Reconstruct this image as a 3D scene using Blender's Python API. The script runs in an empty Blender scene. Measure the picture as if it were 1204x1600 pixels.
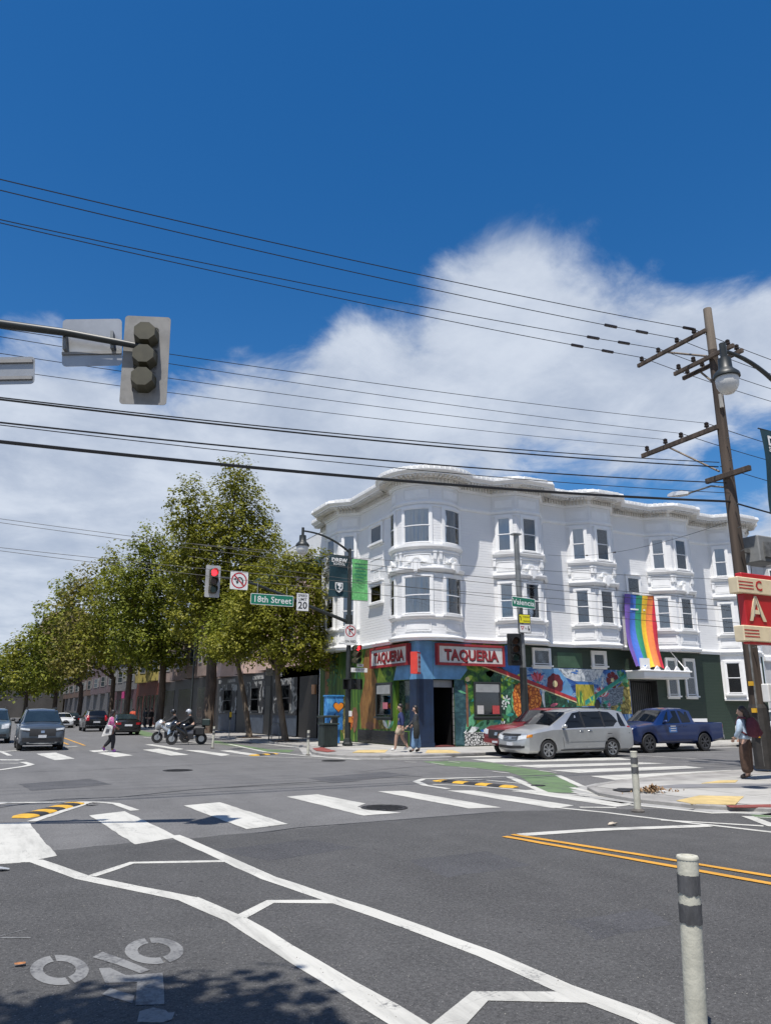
import bpy, bmesh, math, random
from mathutils import Vector, Matrix
R = math.radians
scene = bpy.context.scene
col = scene.collection
random.seed(7)
# ------------------------------------------------------------------ camera
PITCH, YAW, CAM_H = 15.0, 27.44, 1.68
cam_data = bpy.data.cameras.new('camera'); cam = bpy.data.objects.new('camera', cam_data)
col.objects.link(cam); scene.camera = cam
cam_data.sensor_fit = 'VERTICAL'; cam_data.sensor_height = 36.0; cam_data.sensor_width = 27.09
cam_data.lens = 36.0 * 1157 / 1600
cam_data.clip_start = 0.05; cam_data.clip_end = 6000
cam.location = (0, 0, CAM_H)
cam.rotation_euler = (R(90 + PITCH), 0, R(-YAW))
# ------------------------------------------------------------------ sun and sky
LIGHT = Vector((0.285, 0.28, -1.0)).normalized()          # direction the sunlight travels
sun_data = bpy.data.lights.new('sun', 'SUN'); sun = bpy.data.objects.new('sun', sun_data); col.objects.link(sun)
sun_data.energy = 5.0; sun_data.angle = R(0.53); sun_data.color = (1.0, 0.955, 0.89)
sun.rotation_euler = LIGHT.to_track_quat('-Z', 'Y').to_euler()
SUN_EL = math.asin(-LIGHT.z); SUN_ROT = math.atan2(-LIGHT.x, -LIGHT.y)
world = bpy.data.worlds.new('World'); scene.world = world; world.use_nodes = True
wn, wl = world.node_tree.nodes, world.node_tree.links
wn.clear()
def N(nodes, kind, **kw):
    n = nodes.new(kind)
    for k, v in kw.items():
        if k == 'inp':
            for i, x in v.items(): n.inputs[i].default_value = x
        else: setattr(n, k, v)
    return n
def mth(nodes, links, op, a, b=None, clamp=False):
    n = nodes.new('ShaderNodeMath'); n.operation = op; n.use_clamp = clamp
    for i, x in enumerate((a, b)):
        if x is None: continue
        if hasattr(x, 'links'): links.new(x, n.inputs[i])
        else: n.inputs[i].default_value = x
    return n.outputs[0]
def smooth(nodes, links, val, lo, hi, t0=0.0, t1=1.0):
    n = nodes.new('ShaderNodeMapRange'); n.interpolation_type = 'SMOOTHSTEP'; links.new(val, n.inputs[0])
    for i, x in zip((1, 2, 3, 4), (lo, hi, t0, t1)): n.inputs[i].default_value = x
    return n.outputs[0]
def pix_dir(x, y):
    th, ya = R(PITCH), R(YAW)
    fw = Vector((math.sin(ya)*math.cos(th), math.cos(ya)*math.cos(th), math.sin(th)))
    rt = Vector((math.cos(ya), -math.sin(ya), 0)); up = rt.cross(fw)
    return (fw + rt*((x-602)/1157) + up*((800-y)/1157)).normalized()
def build_sky():
    out = N(wn, 'ShaderNodeOutputWorld'); bg = N(wn, 'ShaderNodeBackground', inp={1: 0.088})
    sky = N(wn, 'ShaderNodeTexSky', sky_type='NISHITA', sun_disc=False)
    sky.sun_elevation = SUN_EL; sky.sun_rotation = SUN_ROT; sky.altitude = 50
    sky.air_density = 1.0; sky.dust_density = 0.25; sky.ozone_density = 3.0
    hs = N(wn, 'ShaderNodeHueSaturation', inp={0: 0.503, 1: 1.36, 2: 1.22}); wl.new(sky.outputs[0], hs.inputs[4])
    tc = N(wn, 'ShaderNodeTexCoord'); sep = N(wn, 'ShaderNodeSeparateXYZ'); wl.new(tc.outputs[0], sep.inputs[0])
    zz = mth(wn, wl, 'ADD', mth(wn, wl, 'MAXIMUM', sep.outputs[2], 0.0), 0.22)
    comb = N(wn, 'ShaderNodeCombineXYZ')
    wl.new(mth(wn, wl, 'DIVIDE', sep.outputs[0], zz), comb.inputs[0]); wl.new(mth(wn, wl, 'DIVIDE', sep.outputs[1], zz), comb.inputs[1])
    def noise(scale, detail, rough, dist, off):
        mp = N(wn, 'ShaderNodeMapping'); mp.inputs[1].default_value = off; wl.new(comb.outputs[0], mp.inputs[0])
        n = N(wn, 'ShaderNodeTexNoise'); wl.new(mp.outputs[0], n.inputs['Vector'])
        n.inputs['Scale'].default_value = scale; n.inputs['Detail'].default_value = detail
        n.inputs['Roughness'].default_value = rough; n.inputs['Distortion'].default_value = dist
        return n.outputs[0]
    big = noise(1.5, 3, 0.5, 0.2, (3.1, 0.4, 0)); fine = noise(4.2, 9, 0.62, 0.35, (0.7, 5.2, 0)); puff = noise(2.3, 7, 0.6, 0.15, (7.7, 2.2, 0))
    wisp = noise(6.5, 8, 0.6, 0.8, (2.2, 8.1, 0))
    # a bank of cloud round the lower sky, open blue overhead
    cov = smooth(wn, wl, sep.outputs[2], 0.37, 0.64, 0.50, -0.20)
    dens = mth(wn, wl, 'ADD', cov, mth(wn, wl, 'MULTIPLY', mth(wn, wl, 'SUBTRACT', big, 0.5), 0.55))
    # the single clouds (+) and gaps (-) of the bank: direction, inner and outer radius in degrees, amount
    blobs = [((640, 520), 5, 15, .16), ((1010, 500), 5, 14, .22), ((860, 520), 4, 13, .15), ((200, 800), 8, 18, .32), ((60, 420), 4, 12, -.30), ((520, 690), 3, 12, .18),
             ((330, 480), 4, 11, -.40), ((130, 330), 5, 14, -.30), ((260, 560), 1, 5, -.18), ((1160, 385), 2, 6, -.22), ((880, 745), 1.5, 6, -.42), ((1080, 770), 1, 6, -.40), ((1185, 690), 1, 5, -.35),
             ((700, 735), 1, 5, -.16), ((60, 480), 1, 4, .16), ((1170, 560), 2, 8, .12), ((470, 330), 3, 12, -.16), ((980, 315), 1, 7, .07), ((345, 15), .5, 4, .26), ((20, 15), .5, 3, .24), ((490, 370), .5, 4, .12), ((1000, 400), 2, 8, -.16), ((740, 420), 1, 6, .10)]
    for (p, a0, a1, amt) in blobs:
        dn = N(wn, 'ShaderNodeVectorMath', operation='DOT_PRODUCT'); wl.new(tc.outputs[0], dn.inputs[0]); dn.inputs[1].default_value = pix_dir(*p)
        dens = mth(wn, wl, 'ADD', dens, smooth(wn, wl, dn.outputs['Value'], math.cos(R(a1)), math.cos(R(a0)), 0, amt))
    dens = mth(wn, wl, 'ADD', dens, mth(wn, wl, 'MULTIPLY', mth(wn, wl, 'SUBTRACT', fine, 0.5), 0.95))
    dens = mth(wn, wl, 'ADD', dens, mth(wn, wl, 'MULTIPLY', mth(wn, wl, 'SUBTRACT', wisp, 0.5), 0.32))
    mask = smooth(wn, wl, dens, 0.14, 0.56)
    lum = smooth(wn, wl, mth(wn, wl, 'ADD', mth(wn, wl, 'MULTIPLY', puff, .6), mth(wn, wl, 'MULTIPLY', fine, .4)), 0.34, 0.66)
    cc = N(wn, 'ShaderNodeMix', data_type='RGBA'); wl.new(lum, cc.inputs[0])
    cc.inputs[6].default_value = (4.0, 4.7, 6.0, 1); cc.inputs[7].default_value = (6.6, 7.2, 8.2, 1)
    mx = N(wn, 'ShaderNodeMix', data_type='RGBA'); wl.new(mth(wn, wl, 'MULTIPLY', mask, 0.96), mx.inputs[0])
    wl.new(hs.outputs[0], mx.inputs[6]); wl.new(cc.outputs[2], mx.inputs[7])
    wl.new(mx.outputs[2], bg.inputs[0]); wl.new(bg.outputs[0], out.inputs[0])
build_sky()
scene.render.engine = 'CYCLES'
vs = scene.view_settings
vs.view_transform = 'Standard'; vs.look = 'None'; vs.gamma = 1.0; vs.use_curve_mapping = False
vs.exposure = 0.25
scene.render.resolution_x = 770; scene.render.resolution_y = 1024
scene.cycles.max_bounces = 6; scene.cycles.transparent_max_bounces = 12
scene.cycles.caustics_reflective = False; scene.cycles.caustics_refractive = False
# ------------------------------------------------------------------ helpers
ORG = {}
def tag(o, label=None, cat=None, group=None, kind=None):
    for k, v in (('label', label), ('category', cat), ('group', group), ('kind', kind)):
        if v: o[k] = v
    return o
def thing(name, label, cat, loc=(0, 0, 0), rz=0.0, group=None, world=True):
    """An Empty at the thing's base; with world=True its parts are written in world coordinates."""
    o = bpy.data.objects.new(name, None); o.empty_display_size = 0.2
    col.objects.link(o); o.location = loc; o.rotation_euler = (0, 0, rz)
    ORG[o.name] = Vector(loc) if world else Vector((0, 0, 0))
    return tag(o, label, cat, group)
class MB:
    """Collects shapes for ONE mesh object."""
    def __init__(s): s.v = []; s.f = []; s.m = []
    def add(s, vs_, fs, mi=0):
        b = len(s.v); s.v += [tuple(p) for p in vs_]
        for f in fs: s.f.append(tuple(b + i for i in f)); s.m.append(mi)
        return s
    def box(s, x0, x1, y0, y1, z0, z1, mi=0):
        return s.add([(x0,y0,z0),(x1,y0,z0),(x1,y1,z0),(x0,y1,z0),(x0,y0,z1),(x1,y0,z1),(x1,y1,z1),(x0,y1,z1)],
                     [(3,2,1,0),(4,5,6,7),(0,1,5,4),(1,2,6,5),(2,3,7,6),(3,0,4,7)], mi)
    def fbox(s, F, u0, u1, z0, z1, d0, d1, seg=1, mi=0):
        """Box on a wall frame F(u, d, z): u along, d outwards."""
        vs_ = []; fs = []
        for i in range(seg + 1):
            u = u0 + (u1 - u0)*i/seg
            vs_ += [F(u, d0, z0), F(u, d1, z0), F(u, d1, z1), F(u, d0, z1)]
        for i in range(seg):
            a = 4*i; b = a + 4
            for k in range(4): fs.append((a+k, b+k, b+(k+1) % 4, a+(k+1) % 4))
        fs += [(0,1,2,3), (4*seg+3, 4*seg+2, 4*seg+1, 4*seg)]
        return s.add(vs_, fs, mi)
    def fpoly(s, F, pts, d, mi=0):
        """Flat polygon on a wall frame; pts = (u, z)."""
        return s.add([F(u, d, z) for u, z in pts], [tuple(range(len(pts)))], mi)
    def prism(s, poly, z0, z1, mi=0):
        n = len(poly)
        return s.add([(x,y,z0) for x,y in poly] + [(x,y,z1) for x,y in poly],
                     [tuple(range(n-1,-1,-1)), tuple(range(n,2*n))] + [(i,(i+1)%n,n+(i+1)%n,n+i) for i in range(n)], mi)
    def xprism(s, poly, x0, x1, mi=0):
        """Prism of a (y, z) outline along x."""
        n = len(poly)
        return s.add([(x0,a,b) for a,b in poly] + [(x1,a,b) for a,b in poly],
                     [tuple(range(n-1,-1,-1)), tuple(range(n,2*n))] + [(i,(i+1)%n,n+(i+1)%n,n+i) for i in range(n)], mi)
    def yprism(s, poly, y0, y1, mi=0):
        n = len(poly)
        return s.add([(a,y0,b) for a,b in poly] + [(a,y1,b) for a,b in poly],
                     [tuple(range(n)), tuple(range(2*n-1,n-1,-1))] + [(i,n+i,n+(i+1)%n,(i+1)%n) for i in range(n)], mi)
    def tube(s, pts, r, n=8, cap=True, mi=0):
        pts = [Vector(p) for p in pts]; k = len(pts)
        rs = r if isinstance(r, (list, tuple)) else [r]*k
        d0 = (pts[1]-pts[0]).normalized()
        a = d0.orthogonal().normalized(); vs_ = []; fs = []
        for i, p in enumerate(pts):
            d = (pts[min(i+1,k-1)] - pts[max(i-1,0)]).normalized()
            a = (a - d*a.dot(d)).normalized(); b = d.cross(a)
            for j in range(n):
                t = 2*math.pi*j/n; vs_.append(p + (a*math.cos(t) + b*math.sin(t))*rs[i])
        for i in range(k-1):
            for j in range(n):
                fs.append((i*n+j, i*n+(j+1)%n, (i+1)*n+(j+1)%n, (i+1)*n+j))
        if cap: fs += [tuple(range(n-1,-1,-1)), tuple(range((k-1)*n, k*n))]
        return s.add(vs_, fs, mi)
    def lathe(s, prof, n=16, c=(0,0,0), ax='z', mi=0):
        vs_ = []; fs = []; k = len(prof); c = Vector(c)
        for r, h in prof:
            for j in range(n):
                t = 2*math.pi*j/n; x, y = r*math.cos(t), r*math.sin(t)
                vs_.append(c + Vector({'z':(x,y,h),'x':(h,x,y),'y':(y,h,x)}[ax]))
        for i in range(k-1):
            for j in range(n): fs.append((i*n+j, i*n+(j+1)%n, (i+1)*n+(j+1)%n, (i+1)*n+j))
        fs += [tuple(range(n-1,-1,-1)), tuple(range((k-1)*n,k*n))]
        return s.add(vs_, fs, mi)
    def sweep(s, path, prof, closed=False, mi=0, capends=True):
        """Moulding: profile (offset outwards, z) swept along a plan path with mitred corners. Outwards = right of travel."""
        P = [Vector((p[0], p[1])) for p in path]; n = len(P); k = len(prof); vs_ = []; fs = []
        for i in range(n):
            if closed: a, b = P[i]-P[i-1], P[(i+1)%n]-P[i]
            else: a = P[i]-P[max(i-1,0)]; b = P[min(i+1,n-1)]-P[i]
            if a.length < 1e-6: a = b
            if b.length < 1e-6: b = a
            a = a.normalized(); b = b.normalized()
            na, nb = Vector((a.y,-a.x)), Vector((b.y,-b.x)); m = na+nb
            m = m/max(m.dot(na), .3) if m.length > 1e-6 else na
            for o, z in prof: vs_.append((P[i].x+m.x*o, P[i].y+m.y*o, z))
        for i in range(n if closed else n-1):
            q = (i+1) % n
            for j in range(k-1): fs.append((i*k+j, q*k+j, q*k+j+1, i*k+j+1))
        if capends and not closed and k > 2: fs += [tuple(range(k)), tuple(range((n-1)*k+k-1,(n-1)*k-1,-1))]
        return s.add(vs_, fs, mi)
    def ball(s, c, r, n=10, m=6, mi=0):
        rx, ry, rz = r if isinstance(r, (tuple, list)) else (r, r, r); vs_ = []; fs = []
        for i in range(1, m):
            p = math.pi*i/m
            for j in range(n):
                t = 2*math.pi*j/n; vs_.append((c[0]+rx*math.sin(p)*math.cos(t), c[1]+ry*math.sin(p)*math.sin(t), c[2]-rz*math.cos(p)))
        for i in range(m-2):
            for j in range(n): fs.append((i*n+j, i*n+(j+1)%n, (i+1)*n+(j+1)%n, (i+1)*n+j))
        vs_ += [(c[0],c[1],c[2]-rz),(c[0],c[1],c[2]+rz)]; b = len(vs_)-2
        for j in range(n): fs.append((b,(j+1)%n,j)); fs.append((b+1,(m-2)*n+j,(m-2)*n+(j+1)%n))
        return s.add(vs_, fs, mi)
    def xf(s, M_):
        s.v = [tuple(M_ @ Vector(p)) for p in s.v]; return s
    def build(s, name, mats, parent=None, sm=None, kind=None, bev=0.0):
        o_ = Vector((0,0,0))
        if parent is not None:
            p = parent
            while p.parent: p = p.parent
            o_ = ORG.get(p.name, o_)
        me = bpy.data.meshes.new(name)
        me.from_pydata([(x-o_.x, y-o_.y, z-o_.z) for x,y,z in s.v], [], s.f)
        for m_ in (mats if isinstance(mats, (list, tuple)) else [mats]): me.materials.append(m_)
        if isinstance(mats, (list, tuple)) and len(mats) > 1: me.polygons.foreach_set('material_index', s.m)
        if bev or sm is not None:
            b = bmesh.new(); b.from_mesh(me); bmesh.ops.recalc_face_normals(b, faces=b.faces)
            if bev:
                es = [e for e in b.edges if len(e.link_faces) == 2 and e.calc_face_angle(0) > .6]
                bmesh.ops.bevel(b, geom=es, offset=bev, segments=1, affect='EDGES')
            b.to_mesh(me); b.free()
        me.update()
        if sm is not None:
            me.shade_smooth(); me.set_sharp_from_angle(angle=R(sm))
        o = bpy.data.objects.new(name, me); col.objects.link(o)
        if parent is not None: o.parent = parent
        if kind: o['kind'] = kind
        return o
def link(name, me, parent=None, loc=(0,0,0)):
    o = bpy.data.objects.new(name, me); col.objects.link(o); o.location = loc
    if parent is not None: o.parent = parent
    return o
def copy_tree(o, parent=None):
    c = o.copy(); col.objects.link(c); c.parent = parent
    ORG[c.name] = ORG.get(o.name, Vector((0,0,0)))
    for ch in list(o.children): copy_tree(ch, c)
    return c
TMP = bpy.data.scenes.new('workbench')                       # scratch scene for turning lettering and skinned figures into meshes
def bake(o):
    TMP.collection.objects.link(o); vl = TMP.view_layers[0]; vl.update(); dg = vl.depsgraph
    me = bpy.data.meshes.new_from_object(o.evaluated_get(dg), depsgraph=dg); bpy.data.objects.remove(o); return me
def text(body, size, mat_, parent, O, U, Vv, name='lettering', ext=0.004, bold=0.0, align='CENTER', xs=1.0, space=1.0):
    """Lettering as mesh: O = anchor, U = reading direction, Vv = up."""
    cu = bpy.data.curves.new('t', 'FONT'); cu.body = body; cu.size = size; cu.align_x = align; cu.align_y = 'CENTER'
    cu.extrude = ext; cu.offset = bold; cu.resolution_u = 2; cu.space_character = space
    me = bake(bpy.data.objects.new('t', cu))
    U = Vector(U).normalized(); Vv = Vector(Vv).normalized(); Nn = U.cross(Vv)
    p = parent
    while p is not None and p.parent: p = p.parent
    o_ = ORG.get(p.name, Vector((0,0,0))) if p is not None else Vector((0,0,0))
    for v in me.vertices:
        c = v.co.copy(); v.co = Vector(O) - o_ + U*c.x*xs + Vv*c.y + Nn*c.z
    me.materials.clear(); me.materials.append(mat_); me.update(); me.name = name
    o = bpy.data.objects.new(name, me); col.objects.link(o)
    if parent is not None: o.parent = parent
    return o
def flat(P, u, n):
    """Wall frame at plan point P, running along u, outwards n."""
    P = Vector((P[0],P[1],0)); u = Vector((u[0],u[1],0)).normalized(); n = Vector((n[0],n[1],0)).normalized()
    return lambda a, d, z: tuple(P + u*a + n*d + Vector((0,0,z)))
def roundf(c, r, a0):
    """Wall frame on a drum: u = arc length from angle a0."""
    return lambda a, d, z: (c[0]+(r+d)*math.cos(a0+a/r), c[1]+(r+d)*math.sin(a0+a/r), z)
# ------------------------------------------------------------------ camera maths (to read points off the photograph once)
_th, _ya = R(PITCH), R(YAW)
_fw = Vector((math.sin(_ya)*math.cos(_th), math.cos(_ya)*math.cos(_th), math.sin(_th)))
_rt = Vector((math.cos(_ya), -math.sin(_ya), 0)); _up = _rt.cross(_fw); _C = Vector((0,0,CAM_H))
def ray(x, y): return _fw + _rt*((x-602)/1157) + _up*((800-y)/1157)
def gp(x, y, z=0.0):
    d = ray(x, y); return _C + d*((z-CAM_H)/d.z)
def atY(x, y, Y): d = ray(x, y); return _C + d*(Y/d.y)
def atX(x, y, X): d = ray(x, y); return _C + d*(X/d.x)
def proj(P):
    v = Vector(P) - _C; w = v.dot(_fw); return 602+1157*v.dot(_rt)/w, 800-1157*v.dot(_up)/w, w
# ------------------------------------------------------------------ materials
MATS = {}
def bsdf_of(m): return m.node_tree.nodes['Principled BSDF']
def M(name, c=(.5,.5,.5), rough=.6, var=.12, scale=3.0, bump=0.0, bscale=30.0, metal=0.0, spec=.5, dirt=0.0, coat=0.0, emit=None, stretch=None, c2=None):
    """Painted / plain surface with uneven colour, fine relief and blotchy dirt."""
    if name in MATS: return MATS[name]
    m = bpy.data.materials.new(name); m.use_nodes = True; nt = m.node_tree; nn, ll = nt.nodes, nt.links; b = bsdf_of(m)
    b.inputs['Roughness'].default_value = rough; b.inputs['Metallic'].default_value = metal
    b.inputs['Specular IOR Level'].default_value = spec; b.inputs['Coat Weight'].default_value = coat
    b.inputs['Coat Roughness'].default_value = .06
    tc = N(nn, 'ShaderNodeTexCoord'); src = tc.outputs['Object']
    if stretch:
        mp = N(nn, 'ShaderNodeMapping'); mp.inputs[3].default_value = stretch; ll.new(src, mp.inputs[0]); src = mp.outputs[0]
    no = N(nn, 'ShaderNodeTexNoise', inp={'Scale': scale, 'Detail': 6, 'Roughness': .6}); ll.new(src, no.inputs['Vector'])
    mx = N(nn, 'ShaderNodeMix', data_type='RGBA'); ll.new(smooth(nn, ll, no.outputs[0], .3, .7), mx.inputs[0])
    hi = c2 if c2 else tuple(min(1, x*(1+var)) for x in c)
    mx.inputs[6].default_value = tuple(x*(1-var) for x in c) + (1,) if not c2 else tuple(c) + (1,)
    mx.inputs[7].default_value = tuple(hi) + (1,)
    cur = mx.outputs[2]
    if dirt:
        n2 = N(nn, 'ShaderNodeTexNoise', inp={'Scale': scale*.7, 'Detail': 9, 'Roughness': .72}); ll.new(src, n2.inputs['Vector'])
        m2 = N(nn, 'ShaderNodeMix', data_type='RGBA'); ll.new(smooth(nn, ll, n2.outputs[0], .52, .78, 0, dirt), m2.inputs[0])
        ll.new(cur, m2.inputs[6]); m2.inputs[7].default_value = (.09,.08,.065,1); cur = m2.outputs[2]
    ll.new(cur, b.inputs['Base Color'])
    if bump:
        n3 = N(nn, 'ShaderNodeTexNoise', inp={'Scale': bscale, 'Detail': 5}); ll.new(src, n3.inputs['Vector'])
        bp = N(nn, 'ShaderNodeBump', inp={'Strength': bump, 'Distance': .02}); ll.new(n3.outputs[0], bp.inputs['Height']); ll.new(bp.outputs[0], b.inputs['Normal'])
    if emit:
        b.inputs['Emission Color'].default_value = tuple(emit[:3]) + (1,); b.inputs['Emission Strength'].default_value = emit[3]
    MATS[name] = m
    return m
def ramp(nn, stops, interp='LINEAR'):
    r = nn.new('ShaderNodeValToRGB'); r.color_ramp.interpolation = interp; e = r.color_ramp.elements
    while len(e) < len(stops): e.new(.5)
    for el, (p, c) in zip(e, stops): el.position = p; el.color = tuple(c) + (1,)
    return r
def glass(name, tint=(.9,.93,.95), rough=.03, refl=.10):
    """Window pane: lets what is behind it show and mirrors the sky more at a slant."""
    if name in MATS: return MATS[name]
    m = bpy.data.materials.new(name); m.use_nodes = True; nn, ll = m.node_tree.nodes, m.node_tree.links
    gl = N(nn, 'ShaderNodeBsdfGlossy', inp={'Roughness': rough}); gl.inputs[0].default_value = (.95,.97,1,1)
    tr = N(nn, 'ShaderNodeBsdfTransparent', inp={0: tuple(tint)+(1,)}); fr = N(nn, 'ShaderNodeFresnel', inp={0: 1.6}); mx = N(nn, 'ShaderNodeMixShader')
    ll.new(mth(nn, ll, 'ADD', fr.outputs[0], refl, True), mx.inputs[0])
    tc = N(nn, 'ShaderNodeTexCoord'); no = N(nn, 'ShaderNodeTexNoise', inp={'Scale': 1.3, 'Detail': 1}); ll.new(tc.outputs['Object'], no.inputs['Vector'])
    bp = N(nn, 'ShaderNodeBump', inp={'Strength': .05, 'Distance': .05}); ll.new(no.outputs[0], bp.inputs['Height']); ll.new(bp.outputs[0], gl.inputs['Normal'])
    out = nn['Material Output']; ll.new(tr.outputs[0], mx.inputs[1]); ll.new(gl.outputs[0], mx.inputs[2]); ll.new(mx.outputs[0], out.inputs[0])
    MATS[name] = m
    return m
# ------------------------------------------------------------------ ground, road, pavements, markings
def asphalt(name, base, seed):
    m = bpy.data.materials.new(name); m.use_nodes = True; nn, ll = m.node_tree.nodes, m.node_tree.links; b = bsdf_of(m)
    tc = N(nn, 'ShaderNodeTexCoord'); mp = N(nn, 'ShaderNodeMapping'); mp.inputs[1].default_value = (seed, seed*2.3, 0); ll.new(tc.outputs['Object'], mp.inputs[0])
    def no(scale, det, ro, src=mp.outputs[0]):
        n = N(nn, 'ShaderNodeTexNoise', inp={'Scale': scale, 'Detail': det, 'Roughness': ro}); ll.new(src, n.inputs['Vector']); return n.outputs[0]
    big = no(.22, 5, .6); mid = no(1.7, 6, .65); grain = mth(nn, ll, 'ADD', mth(nn, ll, 'MULTIPLY', no(110, 2, .7), .55), mth(nn, ll, 'MULTIPLY', no(30, 3, .7), .45))
    st = N(nn, 'ShaderNodeMapping'); st.inputs[3].default_value = (1.6, .14, 1); ll.new(mp.outputs[0], st.inputs[0])
    lane = no(1.0, 4, .6, st.outputs[0])
    vo = N(nn, 'ShaderNodeTexVoronoi', inp={'Scale': 2.3, 'Randomness': 1}); ll.new(mp.outputs[0], vo.inputs['Vector'])
    ws = N(nn, 'ShaderNodeMapping'); ws.inputs[3].default_value = (1, .55, 1); ll.new(mp.outputs[0], ws.inputs[0])
    v2 = N(nn, 'ShaderNodeTexVoronoi', inp={'Scale': 5.5, 'Randomness': 1}); ll.new(ws.outputs[0], v2.inputs['Vector'])
    v3 = N(nn, 'ShaderNodeTexVoronoi', inp={'Scale': 60, 'Randomness': 1}); ll.new(mp.outputs[0], v3.inputs['Vector'])
    k = mth(nn, ll, 'ADD', mth(nn, ll, 'MULTIPLY', big, .8), mth(nn, ll, 'ADD', mth(nn, ll, 'MULTIPLY', mid, .75), mth(nn, ll, 'MULTIPLY', lane, .5)))
    k = mth(nn, ll, 'ADD', k, mth(nn, ll, 'MULTIPLY', mth(nn, ll, 'SUBTRACT', grain, .5), 4.6))
    cr = ramp(nn, [(0, tuple(x*.42 for x in base)), (.5, tuple(base)), (1, tuple(x*1.65 for x in base))]); ll.new(mth(nn, ll, 'SUBTRACT', mth(nn, ll, 'MULTIPLY', k, .66), .17), cr.inputs[0])
    # oil spots and pale stones
    wob = no(9, 3, .6); spot = mth(nn, ll, 'MULTIPLY', smooth(nn, ll, mth(nn, ll, 'ADD', v2.outputs['Distance'], mth(nn, ll, 'MULTIPLY', mth(nn, ll, 'SUBTRACT', wob, .5), .5)), .02, .16, 1, 0), smooth(nn, ll, mid, .44, .60))
    mx = N(nn, 'ShaderNodeMix', data_type='RGBA'); ll.new(mth(nn, ll, 'MULTIPLY', spot, .6), mx.inputs[0]); ll.new(cr.outputs[0], mx.inputs[6]); mx.inputs[7].default_value = (.018,.018,.02,1)
    rv = N(nn, 'ShaderNodeSeparateColor'); ll.new(v3.outputs['Color'], rv.inputs[0])
    stone = mth(nn, ll, 'MULTIPLY', smooth(nn, ll, v3.outputs['Distance'], .18, .3, 1, 0), smooth(nn, ll, rv.outputs[0], .80, .92))
    m2 = N(nn, 'ShaderNodeMix', data_type='RGBA'); ll.new(mth(nn, ll, 'MULTIPLY', stone, .75), m2.inputs[0]); ll.new(mx.outputs[2], m2.inputs[6]); m2.inputs[7].default_value = (.26,.25,.24,1)
    ll.new(m2.outputs[2], b.inputs['Base Color'])
    b.inputs['Roughness'].default_value = .82; b.inputs['Specular IOR Level'].default_value = .35
    bp = N(nn, 'ShaderNodeBump', inp={'Strength': .55, 'Distance': .012}); ll.new(mth(nn, ll, 'ADD', grain, mth(nn, ll, 'MULTIPLY', v3.outputs['Distance'], .6)), bp.inputs['Height']); ll.new(bp.outputs[0], b.inputs['Normal'])
    return m
def road_paint(name, c, wear, base=(.075,.075,.078)):
    m = bpy.data.materials.new(name); m.use_nodes = True; nn, ll = m.node_tree.nodes, m.node_tree.links; b = bsdf_of(m)
    tc = N(nn, 'ShaderNodeTexCoord')
    def no(scale, det, ro):
        n = N(nn, 'ShaderNodeTexNoise', inp={'Scale': scale, 'Detail': det, 'Roughness': ro}); ll.new(tc.outputs['Object'], n.inputs['Vector']); return n.outputs[0]
    a, f, g_ = no(2.2, 8, .7), no(38, 4, .7), no(.9, 3, .5)
    t = mth(nn, ll, 'ADD', mth(nn, ll, 'MULTIPLY', a, .6), mth(nn, ll, 'MULTIPLY', f, .4))
    wr = smooth(nn, ll, t, .70-wear*.30, .80-wear*.22)
    mx = N(nn, 'ShaderNodeMix', data_type='RGBA'); ll.new(g_, mx.inputs[0]); mx.inputs[6].default_value = tuple(x*.80 for x in c)+(1,); mx.inputs[7].default_value = tuple(min(1,x*1.12) for x in c)+(1,)
    # tyre grime
    st = N(nn, 'ShaderNodeMapping'); st.inputs[3].default_value = (2.5,.3,1); ll.new(tc.outputs['Object'], st.inputs[0])
    gr = N(nn, 'ShaderNodeTexNoise', inp={'Scale': 1.4, 'Detail': 7, 'Roughness': .7}); ll.new(st.outputs[0], gr.inputs['Vector'])
    m1 = N(nn, 'ShaderNodeMix', data_type='RGBA'); ll.new(smooth(nn, ll, gr.outputs[0], .44, .72, 0, .6), m1.inputs[0]); ll.new(mx.outputs[2], m1.inputs[6]); m1.inputs[7].default_value = tuple(x*.45 for x in c)+(1,)
    vo = N(nn, 'ShaderNodeTexVoronoi', inp={'Scale': 3.0}, feature='DISTANCE_TO_EDGE'); ll.new(tc.outputs['Object'], vo.inputs['Vector'])
    ck = mth(nn, ll, 'MULTIPLY', smooth(nn, ll, vo.outputs['Distance'], .0, .012, .55, 0), smooth(nn, ll, a, .45, .6))
    m2 = N(nn, 'ShaderNodeMix', data_type='RGBA'); ll.new(mth(nn, ll, 'MAXIMUM', wr, ck), m2.inputs[0]); ll.new(m1.outputs[2], m2.inputs[6]); m2.inputs[7].default_value = tuple(base)+(1,)
    ll.new(m2.outputs[2], b.inputs['Base Color']); b.inputs['Roughness'].default_value = .7
    bp = N(nn, 'ShaderNodeBump', inp={'Strength': .3, 'Distance': .01}); ll.new(f, bp.inputs['Height']); ll.new(bp.outputs[0], b.inputs['Normal'])
    return m
A_MAIN = asphalt('asphalt_intersection', (.128,.126,.124), 0.0)
A_NEAR = asphalt('asphalt_dark', (.069,.068,.067), 5.3)
P_WHITE = road_paint('white_road_paint', (.52,.51,.465), .52); P_OLD = road_paint('worn_road_paint', (.215,.215,.21), .8); P_YEL = road_paint('yellow_road_paint', (.60,.30,.035), .2); P_GREEN = road_paint('green_lane_paint', (.12,.19,.085), .7)
CONC = M('pavement_concrete', (.36,.35,.325), .85, .14, 1.1, .25, 60, dirt=.35); CONC2 = M('gutter_concrete', (.31,.305,.29), .85, .15, 1.5, .2, 50, dirt=.3)
KERB = M('kerb_concrete', (.27,.26,.245), .85, .2, 2, .3, 40, dirt=.4); REDK = M('red_kerb_paint', (.22,.055,.045), .75, .25, 3, .2, 40, dirt=.5)
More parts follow.
